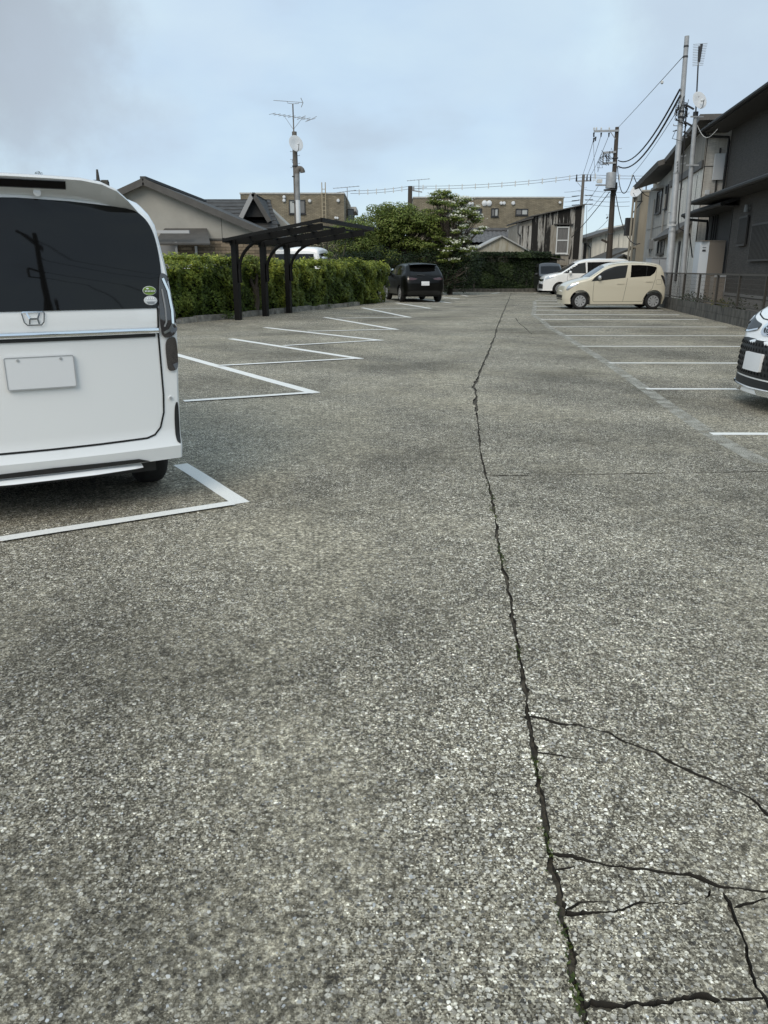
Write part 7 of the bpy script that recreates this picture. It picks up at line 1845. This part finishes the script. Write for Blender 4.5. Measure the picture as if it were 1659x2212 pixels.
for i, (x0, y0, x1, y1) in enumerate(((235, 1340, 125, 1500), (300, 1380, 140, 1570), (185, 960, 200, 1290), (130, 1520, 125, 1860), (308, 1640, 205, 1735))):
    wire('power_line', ('thin wire slanting from the transformer switch to the corrugated roof corner', 'thin wire slanting from the transformer to beside the corrugated building', 'vertical drop wire from the crossarm to the switch box', 'vertical drop wire hanging beside the corrugated building corner', 'thin guy wire from the black sleeve down to the cream house roof')[i], Z7(x0, y0, 48), Z7(x1, y1, 52 if i != 2 else 48), .06, .012, 'wire_grey', group=GW)

# moss and small plants rooted in the main crack
k = 900; P_, = [[]]
for (x, y, s_) in ((310, 620, .03), (375, 1050, .035), (465, 1560, .05), (545, 1950, .05), (570, 2080, .06)):
    c = zc5((x, y))[0]; P_.append(np.array(c) + rng.normal(0, 1, (45, 3)) * np.array([.005, s_, .003]) + np.array([0, 0, .0]))
for (x, y, s_) in ((1083, 1195, .08), (1087, 1215, .06), (1060, 1065, .12), (1118, 1410, .03), (1066, 1110, .1)):
    c = G(x, y); P_.append(np.array(c) + rng.normal(0, 1, (40, 3)) * np.array([.007, s_, .003]) + np.array([0, 0, .002]))
P_ = np.concatenate(P_); o = leaf_mesh('crack_moss', P_, np.tile([0, 0, 1.], (len(P_), 1)), rng.uniform(.006, .016, len(P_)), pick([(.06, .085, .02), (.09, .11, .03), (.04, .06, .015)], len(P_)), lot, kind='stuff', aspect=.5, jitter=.8)

# ------------------------------------------------------------------ the street behind the viewer, mirrored in the van's rear window
def street_behind():
    f = Frame(20, -13, 180 - 38); r = thing('street_building', 'plain grey building across the street behind the viewer', 'building', (15, -17, 0))
    m = MB(); m.wbox(f, -9, 14, -8, 0, 0, 4.4); m.build('wall', MT['grey_wall'], r)
    m = MB(); m.wbox(f, -9.2, 14.2, -8.2, .3, 4.4, 4.65); m.build('parapet', MT['parapet'], r)
    for k in range(6): window(r, f, -7 + k * 3.4, -5.4 + k * 3.4, 1.4, 2.9, MT['win_frame'], MT['pane'], 1)
    b = Vector((6.2, -6.6, 0)); r = thing('street_pole', 'dark utility pole across the street behind the viewer', 'pole', b)
    m = MB(); m.tube([b, b + Vector((.15, 0, 9))], [.17, .11], 12); m.build('pole', MT['woodpole'], r, smooth=True)
    for z, w in ((8.7, 1.0), (7.2, .7)): m = MB(); m.bar(b + Vector((-w, .2, z)), b + Vector((w * .6, -.2, z)), .1, .1); m.build('crossarm', MT['steel_dark'], r)
    m = MB(); m.bar(b + Vector((-.6, 0, 7.2)), b + Vector((-.6, 0, 6.5)), .08, .08); m.bar(b + Vector((-.6, 0, 6.5)), b + Vector((0, 0, 6.5)), .08, .08); m.build('bracket', MT['steel_dark'], r)
    for dx, dz in ((-.75, 4.4), (-.40, 4.45)):
        m = MB(); p = b + Vector((dx, .25, dz)); m.lathe([(.001, -.1), (.2, -.08), (.2, .08), (.001, .1)], 16, 'y', M=Matrix.Translation(p)); m.build('round_signal', MT['steel_dark'], r)
    c = Vector((8.6, -8.6, 0)); r2 = thing('street_pole', 'shorter dark pole across the street behind the viewer', 'pole', c)
    m = MB(); m.tube([c, c + Vector((-.3, 0, 6.2))], [.14, .10], 10); m.build('pole', MT['woodpole'], r2, smooth=True)
    m = MB(); m.bar(c + Vector((-.7, 0, 5.9)), c + Vector((.3, 0, 5.9)), .08, .08); m.build('crossarm', MT['steel_dark'], r2)
    for i, z in enumerate((8.75, 8.3, 7.2, 6.6)):
        wire('power_line', 'wire over the street behind the viewer, number %s from the top' % ('one', 'two', 'three', 'four')[i], b + Vector((0, 0, z)), Vector((19, -4 - i, z + .4)), .5, .016, group='wires behind the viewer')
street_behind()
